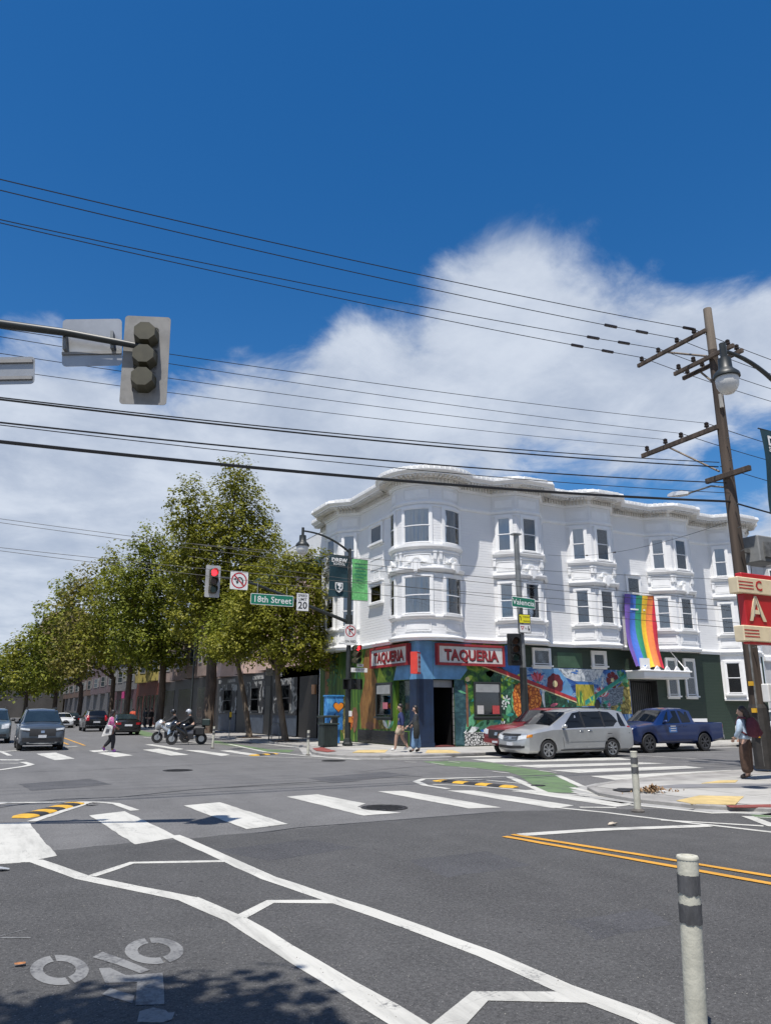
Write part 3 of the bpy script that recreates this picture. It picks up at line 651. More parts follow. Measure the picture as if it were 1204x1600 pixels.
for bi, b_ in enumerate(BAYS):
    q = bay_s(*b_)
    for k in range(3):
        F, L_ = face(q[k], q[k+1]); dress(F, L_, 1, CURTS[bi][min(k,1)], ww=.62 if k != 1 else .78, orn=(k == 1))
for k in range(3):
    F, L_ = face(WB[k], WB[k+1]); dress(F, L_, 1, (CURT2,CURT2), ww=.64 if k != 1 else .9, orn=(k == 1))
cam_a = math.atan2(-TC[1], -TC[0])
for da, cu in ((-78,(DARKIN,DARKIN)), (-15,(CURT,CURT)), (49,(CURT2,CURT))):
    hw = {-15: .62, 49: .54}.get(da, .50); F = roundf(TC, TR, cam_a + R(da) - hw/TR*1.0)
    L_ = 2*hw; u0, u1 = 0, L_
    window(F, u0, u1, 9.30, 10.95, 8, .12, cu[0], PANE, folds=cu[0] is CURT, head=False); window(F, u0, u1, 5.98, 7.68, 8, .12, cu[1], PANE, folds=cu[1] is CURT, head=False)
    panel(F, -.02, L_+.02, 5.16, 5.62, 8); panel(F, -.05, L_+.05, 11.42, 11.95, 8, .03, .02); panel(F, -.05, L_+.05, 8.28, 8.76, 8, .04, .035)
    ornament(F, L_/2, 8.36, .30); rosette(F, -.22, 8.66); rosette(F, L_+(.22 if da < 40 else .14), 8.66)
# small square windows of the west wall, sash window between the third and fourth bay
FW = flat((XW,41), (0,-1), (-1,0)); FS = flat((XW,YS), (1,0), (0,-1))
for z0 in (10.15, 7.02): window(FW, 41-34.3, 41-33.1, z0, z0+.86, 1, .16, BROWN, PANE_D, folds=False, sash=False, proj_=.10)
panel(FW, 41-34.4, 41-33.0, 8.75, 9.3); panel(FW, 41-34.0, 41-33.4, 8.2, 8.65)
window(FS, 30.15-XW, 31.0-XW, 7.05, 8.72, 1, .12, DARKIN, PANE, folds=False, head=True)
# lower window of the last bay's ground storey
q = bay_s(*BAYS[3]); m = MB(); m.sweep([q[0],q[1],q[2],q[3]], [(0,2.2),(0,ZB+.05)], capends=False); m.prism(q, 2.2, 2.24); part(m, 'ground_bay_wall', WHITE)
m = MB(); m.sweep(q, [(0,2.2),(.06,2.22),(.06,2.32),(0,2.36)]); part(m, 'bay_moulding', TRIM)
for k in range(2):
    F, L_ = face(q[k], q[k+1]); window(F, L_/2-.36, L_/2+.36, 2.62, 4.3, 1, .12, DARKIN, PANE, folds=False, head=False)
# ---- ground storey walls (south): mural, green boards, recesses
SKYBLUE = M('sky_blue_paint', (.12,.29,.50), .6, .2, 1.5, dirt=.1); NAVY = M('navy_pillar_paint', (.010,.024,.058), .5, .25, 1.5, dirt=.1)
def paint(name, stops, scale=2.0, dist=1.5, stretch=(1,1,1), kind='noise', rough=.6):
    """Painted mural ground: bands of colour with brushy edges."""
    m = bpy.data.materials.new(name); m.use_nodes = True; nn, ll = m.node_tree.nodes, m.node_tree.links; b = bsdf_of(m)
    tc = N(nn, 'ShaderNodeTexCoord'); mp = N(nn, 'ShaderNodeMapping'); mp.inputs[3].default_value = stretch; ll.new(tc.outputs['Object'], mp.inputs[0])
    if kind == 'noise':
        n = N(nn, 'ShaderNodeTexNoise', inp={'Scale': scale, 'Detail': 5, 'Roughness': .6, 'Distortion': dist}); ll.new(mp.outputs[0], n.inputs['Vector']); v = smooth(nn, ll, n.outputs[0], .25, .75)
    elif kind == 'wave':
        n = N(nn, 'ShaderNodeTexWave', inp={'Scale': scale, 'Distortion': dist, 'Detail': 3, 'Detail Scale': 1.2}); ll.new(mp.outputs[0], n.inputs['Vector']); v = n.outputs[1]
    else:
        n = N(nn, 'ShaderNodeTexVoronoi', inp={'Scale': scale}, feature='DISTANCE_TO_EDGE'); w_ = N(nn, 'ShaderNodeTexNoise', inp={'Scale': scale*.6, 'Detail': 3}); ll.new(mp.outputs[0], w_.inputs['Vector'])
        ad = N(nn, 'ShaderNodeMix', data_type='VECTOR'); ad.inputs[0].default_value = dist*.2; ll.new(mp.outputs[0], ad.inputs[4]); ll.new(w_.outputs['Color'], ad.inputs[5]); ll.new(ad.outputs[1], n.inputs['Vector']); v = mth(nn, ll, 'MULTIPLY', n.outputs['Distance'], 3.0)
    cr = ramp(nn, stops); ll.new(v, cr.inputs[0]); ll.new(cr.outputs[0], b.inputs['Base Color']); b.inputs['Roughness'].default_value = rough
    MATS[name] = m
    return m
JUNGLE = paint('jungle_mural_paint', [(0,(.006,.03,.012)),(.35,(.02,.09,.02)),(.55,(.05,.17,.02)),(.75,(.16,.28,.03)),(1,(.30,.40,.05))], 1.5, 2.0)
DEEPG = paint('deep_green_mural_paint', [(0,(.004,.016,.012)),(.5,(.012,.055,.03)),(.8,(.03,.12,.06)),(1,(.10,.25,.16))], 2.2, 3.0)
TEAL = paint('teal_mural_paint', [(0,(.008,.03,.04)),(.5,(.02,.07,.085)),(1,(.06,.14,.15))], 1.6, 2.0)
SWIRL = paint('blue_swirl_mural_paint', [(0,(.008,.03,.14)),(.35,(.02,.09,.32)),(.5,(.06,.20,.45)),(.62,(.42,.52,.58)),(.7,(.05,.18,.42)),(.85,(.45,.55,.58)),(1,(.03,.12,.36))], .55, 4.5, (1,1,1.3))
SILVER = paint('silver_swirl_paint', [(0,(.06,.08,.12)),(.4,(.36,.40,.44)),(.7,(.70,.72,.72)),(1,(.25,.30,.36))], 1.2, 6.0)
BAMBOO = paint('bamboo_mural_paint', [(0,(.006,.025,.008)),(.4,(.025,.09,.012)),(.7,(.10,.20,.02)),(1,(.32,.40,.06))], 1.4, 1.2, (1,2.2,.12))
BARK_P = paint('painted_bark', [(0,(.07,.03,.01)),(.5,(.24,.11,.03)),(1,(.44,.25,.08))], 2.2, 2.5, (1,4,.35))
OCHRE = paint('ochre_leaf_paint', [(0,(.05,.045,.01)),(.3,(.22,.18,.04)),(1,(.46,.38,.12))], 5.0, 2.0, (1,1,1), 'vor')
GREYL = paint('grey_feather_paint', [(0,(.02,.035,.06)),(.4,(.09,.12,.16)),(1,(.30,.36,.42))], 1.6, 5.0, (1,1,2))
def pm(n, c, var=.25, sc=5): return M(n, c, .6, var, sc)
RED_P = pm('mural_red', (.40,.03,.035)); MAROON = pm('mural_maroon', (.13,.012,.02)); ORANGE_P = paint('marigold_paint', [(0,(.16,.02,.005)),(.35,(.55,.13,.015)),(1,(.80,.30,.05))], 7, 1, (1,1,1), 'vor'); YEL_P = paint('yellow_grass_paint', [(0,(.03,.08,.01)),(.4,(.35,.30,.03)),(1,(.55,.42,.05))], 2.2, 2, (5,1,.6)); TEAL_P = pm('mural_teal', (.02,.24,.20)); WHITE_P = pm('mural_white', (.66,.68,.66)); PINK_P = pm('mural_pink', (.55,.12,.18)); GRN_P = pm('mural_green', (.03,.16,.05)); LGRN_P = pm('mural_light_green', (.12,.38,.20)); BLUE_P = pm('mural_blue', (.03,.14,.42)); CREAM_P = pm('mural_cream', (.62,.52,.28)); BLK_P = pm('mural_black', (.012,.012,.014)); LIME_P = pm('mural_lime', (.38,.52,.06)); SKIN_P = pm('mural_brown', (.20,.09,.05))
m = MB()                                                         # mural wall with its two openings: door and window
def wallrects(mb, F, rects, d0=-.3, d1=0):
    for u0,u1,z0,z1 in rects: mb.fbox(F, u0, u1, z0, z1, d0, d1)
S = lambda x: x - XW
wallrects(m, FS, [(S(18.85),S(19.95),.13,3.05),(S(19.95),S(21.35),.13,1.45),(S(19.95),S(21.35),2.93,3.05),(S(21.35),S(22.95),.13,3.05),(S(17.75),S(22.95),3.05,ZB)]); part(m, 'mural_wall', JUNGLE)
m = MB(); wallrects(m, FS, [(S(22.95),S(29.75),.13,3.72)]); part(m, 'mural_wall', SWIRL)
m = MB(); wallrects(m, FS, [(S(22.95),S(29.75),3.72,ZB),(S(29.75),S(31.75),3.25,ZB),(S(31.75),S(XE),.13,ZB)]); part(m, 'green_wall', G_SIDE)
GREEN2 = M('faded_green_paint', (.045,.095,.055), .7, .15, 2)
for u0, u1, z0, z1 in ((25.0,26.6,3.76,4.5),): MB().fbox(FS, S(u0), S(u1), z0, z1, 0, .006).build('faded_paint_patch', GREEN2, cb)
# murals: painted figures, one part per wall
def petals(mb, F, u, z, r, n, mi, d, ph=0, wd=.36):
    for i in range(n):
        a = ph+2*math.pi*i/n; c, s = math.cos(a), math.sin(a); q = []
        for t, w in ((.15,0),(.5,wd*.7),(.85,wd),(1.0,wd*.45),(1.04,0),(1.0,-wd*.45),(.85,-wd),(.5,-wd*.7)):
            q.append((u+r*(t*c-w*s), z+r*(t*s+w*c)))
        mb.fpoly(F, q, d+.0004*i, mi)
def disc(mb, F, u, z, r, mi, d, n=14, sy=1.0): mb.fpoly(F, [(u+r*math.cos(2*math.pi*i/n), z+r*sy*math.sin(2*math.pi*i/n)) for i in range(n)], d, mi)
def blob(mb, F, u, z, r, mi, d, sy=1, n=18, k=.18, seed=0):
    rn = random.Random(seed); mb.fpoly(F, [(u+r*(1+rn.uniform(-k,k))*math.cos(2*math.pi*i/n), z+r*sy*(1+rn.uniform(-k,k))*math.sin(2*math.pi*i/n)) for i in range(n)], d, mi)
def leaf(mb, F, u, z, L_, w, ang, mi, d):
    c, s = math.cos(ang), math.sin(ang)
    mb.fpoly(F, [(u+L_*t*c-w*k*s, z+L_*t*s+w*k*c) for t,k in ((0,0),(.25,.7),(.55,1),(.8,.6),(1,0),(.8,-.6),(.55,-1),(.25,-.7))], d, mi)
MM = [RED_P, MAROON, ORANGE_P, YEL_P, TEAL_P, WHITE_P, PINK_P, GRN_P, LGRN_P, BLUE_P, CREAM_P, BLK_P, SILVER, OCHRE, GREYL, DEEPG, TEAL, SKYBLUE, LIME_P, SKIN_P, BARK_P, JUNGLE]
(i_red, i_mar, i_org, i_yel, i_teal, i_wht, i_pnk, i_grn, i_lgr, i_blu, i_crm, i_blk, i_sil, i_och, i_gry, i_dg, i_tl, i_sky, i_lim, i_skn, i_brk, i_jun) = range(22)
def shapes(mb):
    for f, mi in zip(mb.f, mb.m): MB().add([mb.v[i] for i in f], [tuple(range(len(f)))]).build('mural_shape', MM[mi], cb)
m = MB(); rn = random.Random(3)
m.fpoly(FS, [(S(17.76),3.06),(S(19.2),3.06),(S(19.6),3.5),(S(19.4),4.1),(S(19.9),ZB-.02),(S(17.76),ZB-.02)], .004, i_sky)
m.fpoly(FS, [(S(18.86),.15),(S(19.4),.15),(S(19.75),1.2),(S(19.6),2.4),(S(19.4),3.04),(S(18.86),3.04)], .004, i_tl)
m.fpoly(FS, [(S(21.4),.15),(S(22.9),.15),(S(22.94),2.9),(S(22.1),2.9),(S(21.4),2.4)], .004, i_dg)
m.fpoly(FS, [(S(19.8),3.86),(S(22.94),3.0),(S(22.94),3.9),(S(22.3),ZB-.02),(S(21.9),ZB-.02)], .005, i_blu)
for x, z, r, s, k in ((20.4,3.55,.75,.6,i_jun),(21.4,3.3,.7,.5,i_dg),(19.75,4.2,.5,.9,i_grn),(20.6,4.3,.6,.6,i_jun)): blob(m, FS, S(x), z, r, k, .006, s, seed=int(x*10))
m.fpoly(FS, [(S(19.7),3.92),(S(26.2),2.06),(S(26.28),2.2),(S(19.9),4.06)], .013, i_red); m.fpoly(FS, [(S(19.66),3.88),(S(26.16),2.01),(S(26.2),2.06),(S(19.7),3.92)], .0135, i_crm)
m.fbox(FS, S(19.48), S(19.60), .95, 2.9, .004, .009, 1, i_skn); leaf(m, FS, S(19.45), 3.0, .5, .12, .5, i_lim, .012); blob(m, FS, S(19.6), 3.08, .12, i_crm, .0125, 1, seed=4)
leaf(m, FS, S(19.85), .95, 1.6, .28, .1, i_lgr, .007); leaf(m, FS, S(19.4), .75, 1.1, .22, .9, i_lgr, .008); leaf(m, FS, S(20.2), .8, 1.0, .16, -.15, i_blu, .0085); leaf(m, FS, S(19.3), .7, .9, .14, .25, i_wht, .009)
for k in range(7): leaf(m, FS, S(21.6+rn.random()*1.2), .3+rn.random()*1.2, .9+rn.random()*.5, .2, .6+rn.random()*1.6, (i_lgr,i_grn,i_dg,i_teal)[k%4], .0070+.0004*k)
petals(m, FS, S(21.75), 2.15, .24, 6, i_wht, .011, .3, .2); petals(m, FS, S(21.6), 1.9, .18, 5, i_wht, .011, .9, .2); petals(m, FS, S(21.5), 1.0, .22, 7, i_wht, .011, .2, .2)
for k in range(70):
    x = 19.3+rn.random()*3.6; z = .4+rn.random()*3.0
    if 19.9 < x < 21.45 and 1.3 < z < 3.0: continue
    leaf(m, FS, S(x), z, .18+rn.random()*.35, .04+rn.random()*.06, rn.random()*6.28, (i_lgr,i_grn,i_dg,i_jun,i_lim,i_teal)[k%6], .0100+.00002*k)
blob(m, FS, S(22.6), 2.15, .48, i_org, .0125, 1.7, 26, .10, 5); blob(m, FS, S(23.35), 2.2, .52, i_org, .0125, 1.5, 26, .10, 9)
shapes(m)
m = MB()
m.fpoly(FS, [(S(23.9),3.69),(S(24.6),2.9),(S(25.6),2.2),(S(25.9),2.6),(S(25.2),3.69)], .004, i_sky)
m.fpoly(FS, [(S(25.0),3.70),(S(25.4),3.3),(S(26.0),3.1),(S(27.1),3.1),(S(27.7),3.3),(S(28.0),3.70)], .005, i_sil)
m.fpoly(FS, [(S(23.7),1.2),(S(26.2),.6),(S(26.2),2.05),(S(24.2),2.6),(S(23.7),2.3)], .006, i_dg); m.fpoly(FS, [(S(26.0),3.08),(S(26.3),2.9),(S(26.9),2.9),(S(27.2),3.08)], .0062, i_blu)
for k in range(26):                                              # swirling strokes fanning out round the middle panel
    a0_ = R(-35+rn.random()*250); r0 = .75+rn.random()*1.9; da = R(14+rn.random()*22); w_ = .02+rn.random()*.05; n_ = 7; cx, cz = 26.6, 2.75; o_, i_ = [], []
    for j in range(n_+1): t_ = a0_+da*j/n_; ww = w_*math.sin(math.pi*(j+.3)/(n_+.6)); rr = r0+.25*j/n_; o_.append((cx+(rr+ww)*1.25*math.cos(t_), cz+(rr+ww)*math.sin(t_))); i_.append((cx+(rr-ww)*1.25*math.cos(t_), cz+(rr-ww)*math.sin(t_)))
    q_ = o_+i_[::-1]
    if all(23.0 < x < 29.7 and 1.0 < z < 3.7 for x, z in q_): m.fpoly(FS, [(S(x),z) for x,z in q_], .0064+.00004*k, (i_wht,i_blu,i_sil,i_sky)[k%4])
for k in range(40): leaf(m, FS, S(23.2+rn.random()*6.3), 1.1+rn.random()*1.2, .2+rn.random()*.35, .05+rn.random()*.05, rn.random()*6.28, (i_lgr,i_grn,i_dg,i_teal,i_pnk)[k%5], .0076+.00003*k)
m.fbox(FS, S(26.05), S(27.25), 1.9, 2.95, .004, .010, 1, i_yel)
for k in range(16): leaf(m, FS, S(26.1+rn.random()*1.1), 1.9, .5+rn.random()*.4, .05, 1.2+rn.random()*.8, (i_grn,i_lim)[k%2], .011+.0003*k)
petals(m, FS, S(24.75), 2.95, .50, 8, i_mar, .008, .2); disc(m, FS, S(24.75), 2.95, .16, i_crm, .0125)
petals(m, FS, S(28.55), 3.2, .42, 7, i_mar, .008, .5); disc(m, FS, S(28.55), 3.2, .11, i_crm, .0125)
for k, a in enumerate((.7,1.1,1.5,1.9,2.3)): leaf(m, FS, S(23.65), 3.0, .55, .1, a, (i_pnk,i_red)[k%2], .009+.0004*k); 
leaf(m, FS, S(23.65), 2.7, .4, .12, 1.5, i_teal, .0115)
for k in range(9): leaf(m, FS, S(27.75), 2.35, .55, .09, .35+k*.3, (i_pnk,i_wht,i_red)[k%3], .009+.0004*k)
m.fpoly(FS, [(S(28.2),1.5),(S(29.72),1.5),(S(29.72),3.3),(S(29.2),3.1),(S(28.5),2.6)], .006, i_och); m.fpoly(FS, [(S(27.6),1.8),(S(29.1),2.0),(S(29.3),2.9),(S(28.6),2.8),(S(27.8),2.5)], .0075, i_gry)
for k in range(6): leaf(m, FS, S(29.2), 3.3-.05*k, .5, .12, 2.2-.5*k, (i_teal,i_lgr,i_grn)[k%3], .0085+.0004*k)
for x, z, r in ((26.2,3.6,.10),(28.3,3.6,.2),(29.3,3.62,.22),(23.3,3.6,.2)): blob(m, FS, S(x), z, r, i_blu, .0055, .5, seed=int(x*7))
m.fpoly(FS, [(S(26.6),1.95),(S(29.70),3.46),(S(29.70),3.64),(S(26.6),2.15)], .0135, i_teal); m.fpoly(FS, [(S(26.6),1.90),(S(29.7),3.41),(S(29.7),3.46),(S(26.6),1.95)], .014, i_lgr)
m.fpoly(FS, [(S(26.9),.9),(S(28.3),.9),(S(28.2),1.9),(S(27.2),1.8)], .0077, i_sil); blob(m, FS, S(27.4), 2.0, .22, i_blk, .012, 1, seed=8)
shapes(m)
# mosaic tile base, entrance
MOSA = paint('mosaic_tile', [(0,(.02,.02,.02)),(.3,(.03,.03,.03)),(.42,(.62,.62,.60)),(1,(.68,.67,.64))], 9.0, .2, (1,1,1), 'vor', .3)
MB().fbox(FS, S(19.35), S(20.75), .14, .72, 0, .06).build('mosaic_base', MOSA, cb)
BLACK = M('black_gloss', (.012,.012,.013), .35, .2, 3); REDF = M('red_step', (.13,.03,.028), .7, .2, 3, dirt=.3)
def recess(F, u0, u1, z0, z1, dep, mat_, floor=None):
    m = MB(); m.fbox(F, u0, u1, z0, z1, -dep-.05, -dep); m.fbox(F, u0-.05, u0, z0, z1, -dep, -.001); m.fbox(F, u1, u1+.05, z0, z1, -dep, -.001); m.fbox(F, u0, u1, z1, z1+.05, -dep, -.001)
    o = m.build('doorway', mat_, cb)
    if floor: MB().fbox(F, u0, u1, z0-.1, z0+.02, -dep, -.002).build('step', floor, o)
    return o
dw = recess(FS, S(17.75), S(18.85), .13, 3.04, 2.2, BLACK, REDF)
MB().fbox(FS, S(17.77), S(18.83), 2.70, 3.02, -.2, -.15).build('transom', M('grey_transom', (.22,.23,.24), .5), dw)
for i in range(9):                                                # folded security gate seen edge-on
    MB().fbox(FS, S(18.80), S(18.84), .2+i*.28, .45+i*.28, -.10, -.02).build('gate_link', M('gate_chrome', (.35,.35,.34), .4, .3, 9, metal=.6), dw)
window(FS, S(19.95), S(21.35), 1.47, 2.92, 1, .05, DARKIN, PANE_D, folds=False, sash=False, sill=True, head=False, trim=M('bronze_frame', (.035,.04,.038), .4))
MB().fbox(FS, S(20.0), S(21.3), 2.5, 2.86, .06, .10).build('shop_blind', M('grey_shutter', (.30,.31,.31), .6), cb)
for x, w, c in ((20.05,.36,(.5,.48,.46)), (20.9,.4,(.45,.06,.06))): MB().fbox(FS, S(x), S(x+w), 1.52, 1.9, .062, .067).build('paper_sign', M('paper_%g' % x, c, .7, .1, 12), cb)
# corner pillar: square, navy below, sky blue above
for z0, z1, mt in ((.13,3.05,NAVY),(3.05,ZB,SKYBLUE)):
    MB().box(XW, XW+.75, YS, YS+.85, z0, z1).build('corner_pillar', mt, cb)
MB().box(XW-.02, XW+.77, YS-.02, YS+.87, .12, .30).build('pillar_base', NAVY, cb)
# ---- ground storey, west side
Wf = lambda y: 41 - y
m = MB(); wallrects(m, FW, [(0,Wf(33.6),.13,ZB),(Wf(33.6),Wf(32.05),.13,1.42),(Wf(33.6),Wf(32.05),2.95,ZB),(Wf(32.05),Wf(31.9),.13,ZB),(Wf(31.9),Wf(30.35),3.05,ZB),(Wf(31.9),Wf(30.35),.13,.75)]); part(m, 'mural_wall', BAMBOO)
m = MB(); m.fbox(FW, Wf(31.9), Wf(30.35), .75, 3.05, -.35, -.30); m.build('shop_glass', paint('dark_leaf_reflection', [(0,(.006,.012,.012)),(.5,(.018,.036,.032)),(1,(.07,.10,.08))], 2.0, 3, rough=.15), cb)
window(FW, Wf(33.6), Wf(32.05), 1.45, 2.93, 1, .05, DARKIN, PANE_D, folds=False, sash=False, head=False, trim=MATS['bronze_frame'])
MB().fbox(FW, Wf(33.5), Wf(32.15), 2.45, 2.86, .06, .10).build('shop_blind', MATS['grey_shutter'], cb)
MB().fbox(FW, Wf(32.9), Wf(32.4), 1.75, 2.05, .062, .067).build('paper_sign', M('paper_pink', (.45,.14,.18), .7), cb)
m = MB(); rn = random.Random(5)
m.fpoly(FW, [(Wf(35.4),.8),(Wf(35.6),2.0),(Wf(35.0),3.2),(Wf(35.3),4.0),(Wf(34.9),ZB-.05),(Wf(33.9),ZB-.05),(Wf(34.1),3.8),(Wf(33.6),3.0),(Wf(33.75),1.6),(Wf(33.3),.8)], .005, i_brk)
m.fpoly(FW, [(Wf(33.7),3.0),(Wf(32.3),3.0),(Wf(32.2),3.6),(Wf(33.4),3.75)], .004, i_lim); m.fpoly(FW, [(Wf(32.6),2.97),(Wf(31.95),2.4),(Wf(31.92),ZB-.05),(Wf(34.0),ZB-.05),(Wf(33.2),3.6)], .006, i_jun)
m.fpoly(FW, [(Wf(31.9),3.06),(Wf(30.36),3.06),(Wf(30.36),ZB-.05),(Wf(30.9),ZB-.05),(Wf(31.6),3.7)], .007, i_sky)
m.fpoly(FW, [(Wf(33.3),.8),(Wf(32.1),.8),(Wf(32.1),1.4),(Wf(33.5),1.4)], .004, i_och)
for k in range(5): leaf(m, FW, Wf(32.5), .85, .7, .13, .5+k*.5, (i_lgr,i_wht,i_lim)[k%3], .008+.0005*k)
for k in range(34): leaf(m, FW, Wf(35.6+rn.random()*4.6), 1.0+rn.random()*3.4, .25+rn.random()*.4, .06, rn.random()*6.28, (i_grn,i_jun,i_dg,i_lim)[k%4], .0045+.00003*k)
m.fpoly(FW, [(Wf(40.4),.9),(Wf(39.6),.9),(Wf(39.75),2.6),(Wf(39.55),ZB-.1),(Wf(40.3),ZB-.1),(Wf(40.2),2.6)], .0058, i_brk)
for k in range(10): leaf(m, FW, Wf(36+rn.random()*3.4), 1.6+rn.random()*2.6, .8, .14, rn.random()*6, (i_grn,i_jun,i_dg)[k%3], .006+.0004*k)
blob(m, FW, Wf(38.2), 1.7, .5, i_red, .0105, 1.6, seed=2); blob(m, FW, Wf(37.4), 1.3, .55, i_och, .011, 2.0, seed=3); blob(m, FW, Wf(38.9), 1.4, .45, i_pnk, .0115, 1.5, seed=6); blob(m, FW, Wf(36.2), 1.25, .4, i_skn, .0115, 1.6, seed=7); blob(m, FW, Wf(34.4), .95, .5, i_skn, .012, .4, seed=11); blob(m, FW, Wf(36.7), 1.2, .35, i_org, .012, 1.3, seed=12)
shapes(m)
BTILE = M('black_wall_tile', (.02,.021,.023), .2, .3, 9)
k = 0
for i in range(34):
    for j in range(4):
        u = Wf(35.8)+i*.155
        if u > Wf(30.4): continue
        MB().fbox(FW, u+.004, u+.151, .14+j*.152, .288+j*.152, 0, .018).build('wall_tile', BTILE, cb)
# ---- windows of the green wall, gate recess, canopy
window(FS, S(23.5), S(24.45), 3.88, 4.58, 1, .09, DARKIN, PANE_D, folds=False, sash=False, head=False)
window(FS, S(27.35), S(28.05), 3.95, 4.5, 1, .16, DARKIN, PANE_D, folds=False, sash=False, head=False)
window(FS, S(32.55), S(33.2), 2.5, 4.35, 1, .12, DARKIN, PANE, folds=False, head=False); window(FS, S(33.95), S(34.6), 2.5, 4.35, 1, .12, CURT2, PANE, folds=False, head=False)
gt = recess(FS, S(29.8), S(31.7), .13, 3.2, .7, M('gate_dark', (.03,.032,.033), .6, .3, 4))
for i in range(13): MB().fbox(FS, S(29.9+i*.145), S(29.93+i*.145), .2, 3.1, -.45, -.42).build('gate_bar', M('gate_bar_grey', (.10,.10,.10), .5), gt)
m = MB(); m.fbox(FS, S(29.55), S(32.9), 3.36, 3.62, 0, 1.25); m.fbox(FS, S(29.47), S(32.98), 3.62, 3.70, 0, 1.33); m.fbox(FS, S(29.6), S(32.85), 3.28, 3.36, 0, 1.18); cn = part(m, 'canopy', TRIM, bev=.02)
for i in range(5):
    F2 = FS; u = S(29.8+i*.72); z = 3.70
    m = MB(); m.add([F2(x, d, y) for d in (1.20,1.28) for x, y in ((u-.2,z),(u+.2,z),(u+.12,z+.12),(u,z+.22),(u-.12,z+.12))], [(0,1,2,3,4),(9,8,7,6,5)]+[(i_,5+i_,5+(i_+1)%5,(i_+1)%5) for i_ in range(5)]); m.build('crest', TRIM, cn)
MB().fbox(FS, S(29.55), S(30.2), 3.70, 4.3, 1.0, 1.06).build('canopy_board', TRIM, cn)
for x in (29.75, 32.7):
    MB().tube([FS(S(x), .05, 5.0), FS(S(x), 1.2, 3.72)], .025, 6).build('stay_rod', TRIM, cn)
MB().fbox(FS, S(33.9), S(35.2), .9, 1.25, .04, .09).build('white_rail', TRIM, cb)
for i in range(7): MB().fbox(FS, S(33.95+i*.19), S(34.0+i*.19), .6, .9, .05, .08).build('rail_post', TRIM, cb)
# ---- taqueria signs: boxes on the wall, red frame, white face, shadowed letters
SIGNW = M('sign_white', (.62,.61,.58), .5, .08, 4, dirt=.15); SIGNR = M('sign_red', (.30,.025,.03), .5, .15, 4); SHADW = M('letter_shadow', (.02,.012,.014), .5)
def taq(name, F, u0, u1, z0, z1, label, U):
    o = F((u0+u1)/2, 0, z0); r = thing(name, label, 'shop sign', o)
    m = MB(); m.fbox(F, u0, u1, z0, z1, .02, .20); m.build('sign_box', SIGNR, r)
    MB().fbox(F, u0+.12, u1-.12, z0+.12, z1-.12, .19, .205).build('sign_face', SIGNW, r)
    m = MB(); t = .10
    for a in ((u0,u1,z0,z0+t),(u0,u1,z1-t,z1),(u0,u0+t,z0+t,z1-t),(u1-t,u1,z0+t,z1-t)): m.fbox(F, *a, .2, .25)
    m.build('sign_frame', SIGNR, r)
    c = Vector(F((u0+u1)/2, .212, (z0+z1)/2)); U = Vector(U); Nn = U.cross(Vector((0,0,1)))
    text('TAQUERIA', .66, SHADW, r, c+U*.03-Vector((0,0,.075)), U, (0,0,1), 'letter_shadow', .002, .020, xs=(u1-u0)/4.0)
    text('TAQUERIA', .66, SIGNR, r, c+Nn*.006+Vector((0,0,-.03)), U, (0,0,1), 'lettering', .004, .020, xs=(u1-u0)/4.0)
    return r
taq('taqueria_sign', FS, S(17.85), S(21.6), 3.68, 4.66, 'red framed white TAQUERIA sign facing the side street, right of the corner', (1,0,0))
taq('taqueria_sign', FW, Wf(34.0), Wf(30.15), 3.70, 4.68, 'red framed white TAQUERIA sign on the tree lined street side, left of corner', (0,-1,0))
bl = thing('blade_sign', 'small red box sign with white lettered face hanging at the mural corner', 'sign', (16.7,29.3,3.3))
Fb = flat((16.9,29.4), (-.72,-.69), (.69,-.72))
MB().fbox(Fb, .1, .62, 3.25, 4.2, -.16, .16).build('sign_box', M('bright_red_box', (.62,.05,.035), .5, .1, 3), bl); MB().fbox(Fb, .14, .58, 3.32, 4.13, .16, .172).build('sign_face', M('pale_sign_face', (.50,.42,.44), .5), bl)
MB().fbox(Fb, 0, .12, 4.05, 4.1, -.02, .02).build('bracket_arm', BLACK, bl)
text('MEAT\nMARKET', .15, SIGNR, bl, Vector(Fb(.36,.175,3.75)), (-.72,-.69,0), (0,0,1), ext=.002) if False else None
for i, z in enumerate((3.95,3.75,3.55)): MB().fbox(Fb, .19, .53, z-.05, z+.05, .172, .176).build('sign_line', M('dull_red_letter', (.30,.08,.10), .6), bl)
# rainbow flag hung from the sash window down over the canopy
fl = thing('rainbow_flag', 'long rainbow pride flag hanging from a window over the white canopy', 'flag', (30.4,29.2,4.0))
cols = [('violet',(.16,.09,.36)),('blue',(.05,.14,.50)),('green',(.02,.22,.12)),('yellow',(.80,.50,.03)),('orange',(.72,.20,.05)),('red',(.55,.02,.045))]
FT = [atY(975,927,YS-.15), atY(1029,931,YS-.15)]; FBt = [atY(991,1042,YS-1.05), atY(1038,1043,YS-1.05)]
def flag_pt(s, t):
    p = FT[0].lerp(FT[1], s); q = FBt[0].lerp(FBt[1], s); r = p.lerp(q, t); c = math.sin(math.pi*t)
    return (r.x + .05*math.sin(t*6+s*3)*t, r.y+.30*c - .07*math.sin(s*15+t*2.4)*(.2+t) - .05*math.sin(t*8+s*5)*t, r.z - .05*math.sin(s*3.1)*(1-t) + .05*math.sin(s*11)*t)
for i, (nm, c) in enumerate(cols):
    m = MB(); a, b = 8, 26; vs_ = [flag_pt((i+q/a)/6, r/b) for r in range(b+1) for q in range(a+1)]
    m.add(vs_, [(r*(a+1)+q, r*(a+1)+q+1, (r+1)*(a+1)+q+1, (r+1)*(a+1)+q) for r in range(b) for q in range(a)])
    mm = M('flag_'+nm, c, .65, .1, 6); m.build('%s_stripe' % nm, mm, fl, sm=80)
MB().tube([tuple(FT[0]),tuple(FT[1])], .02, 6).build('flag_rod', TRIM, fl)
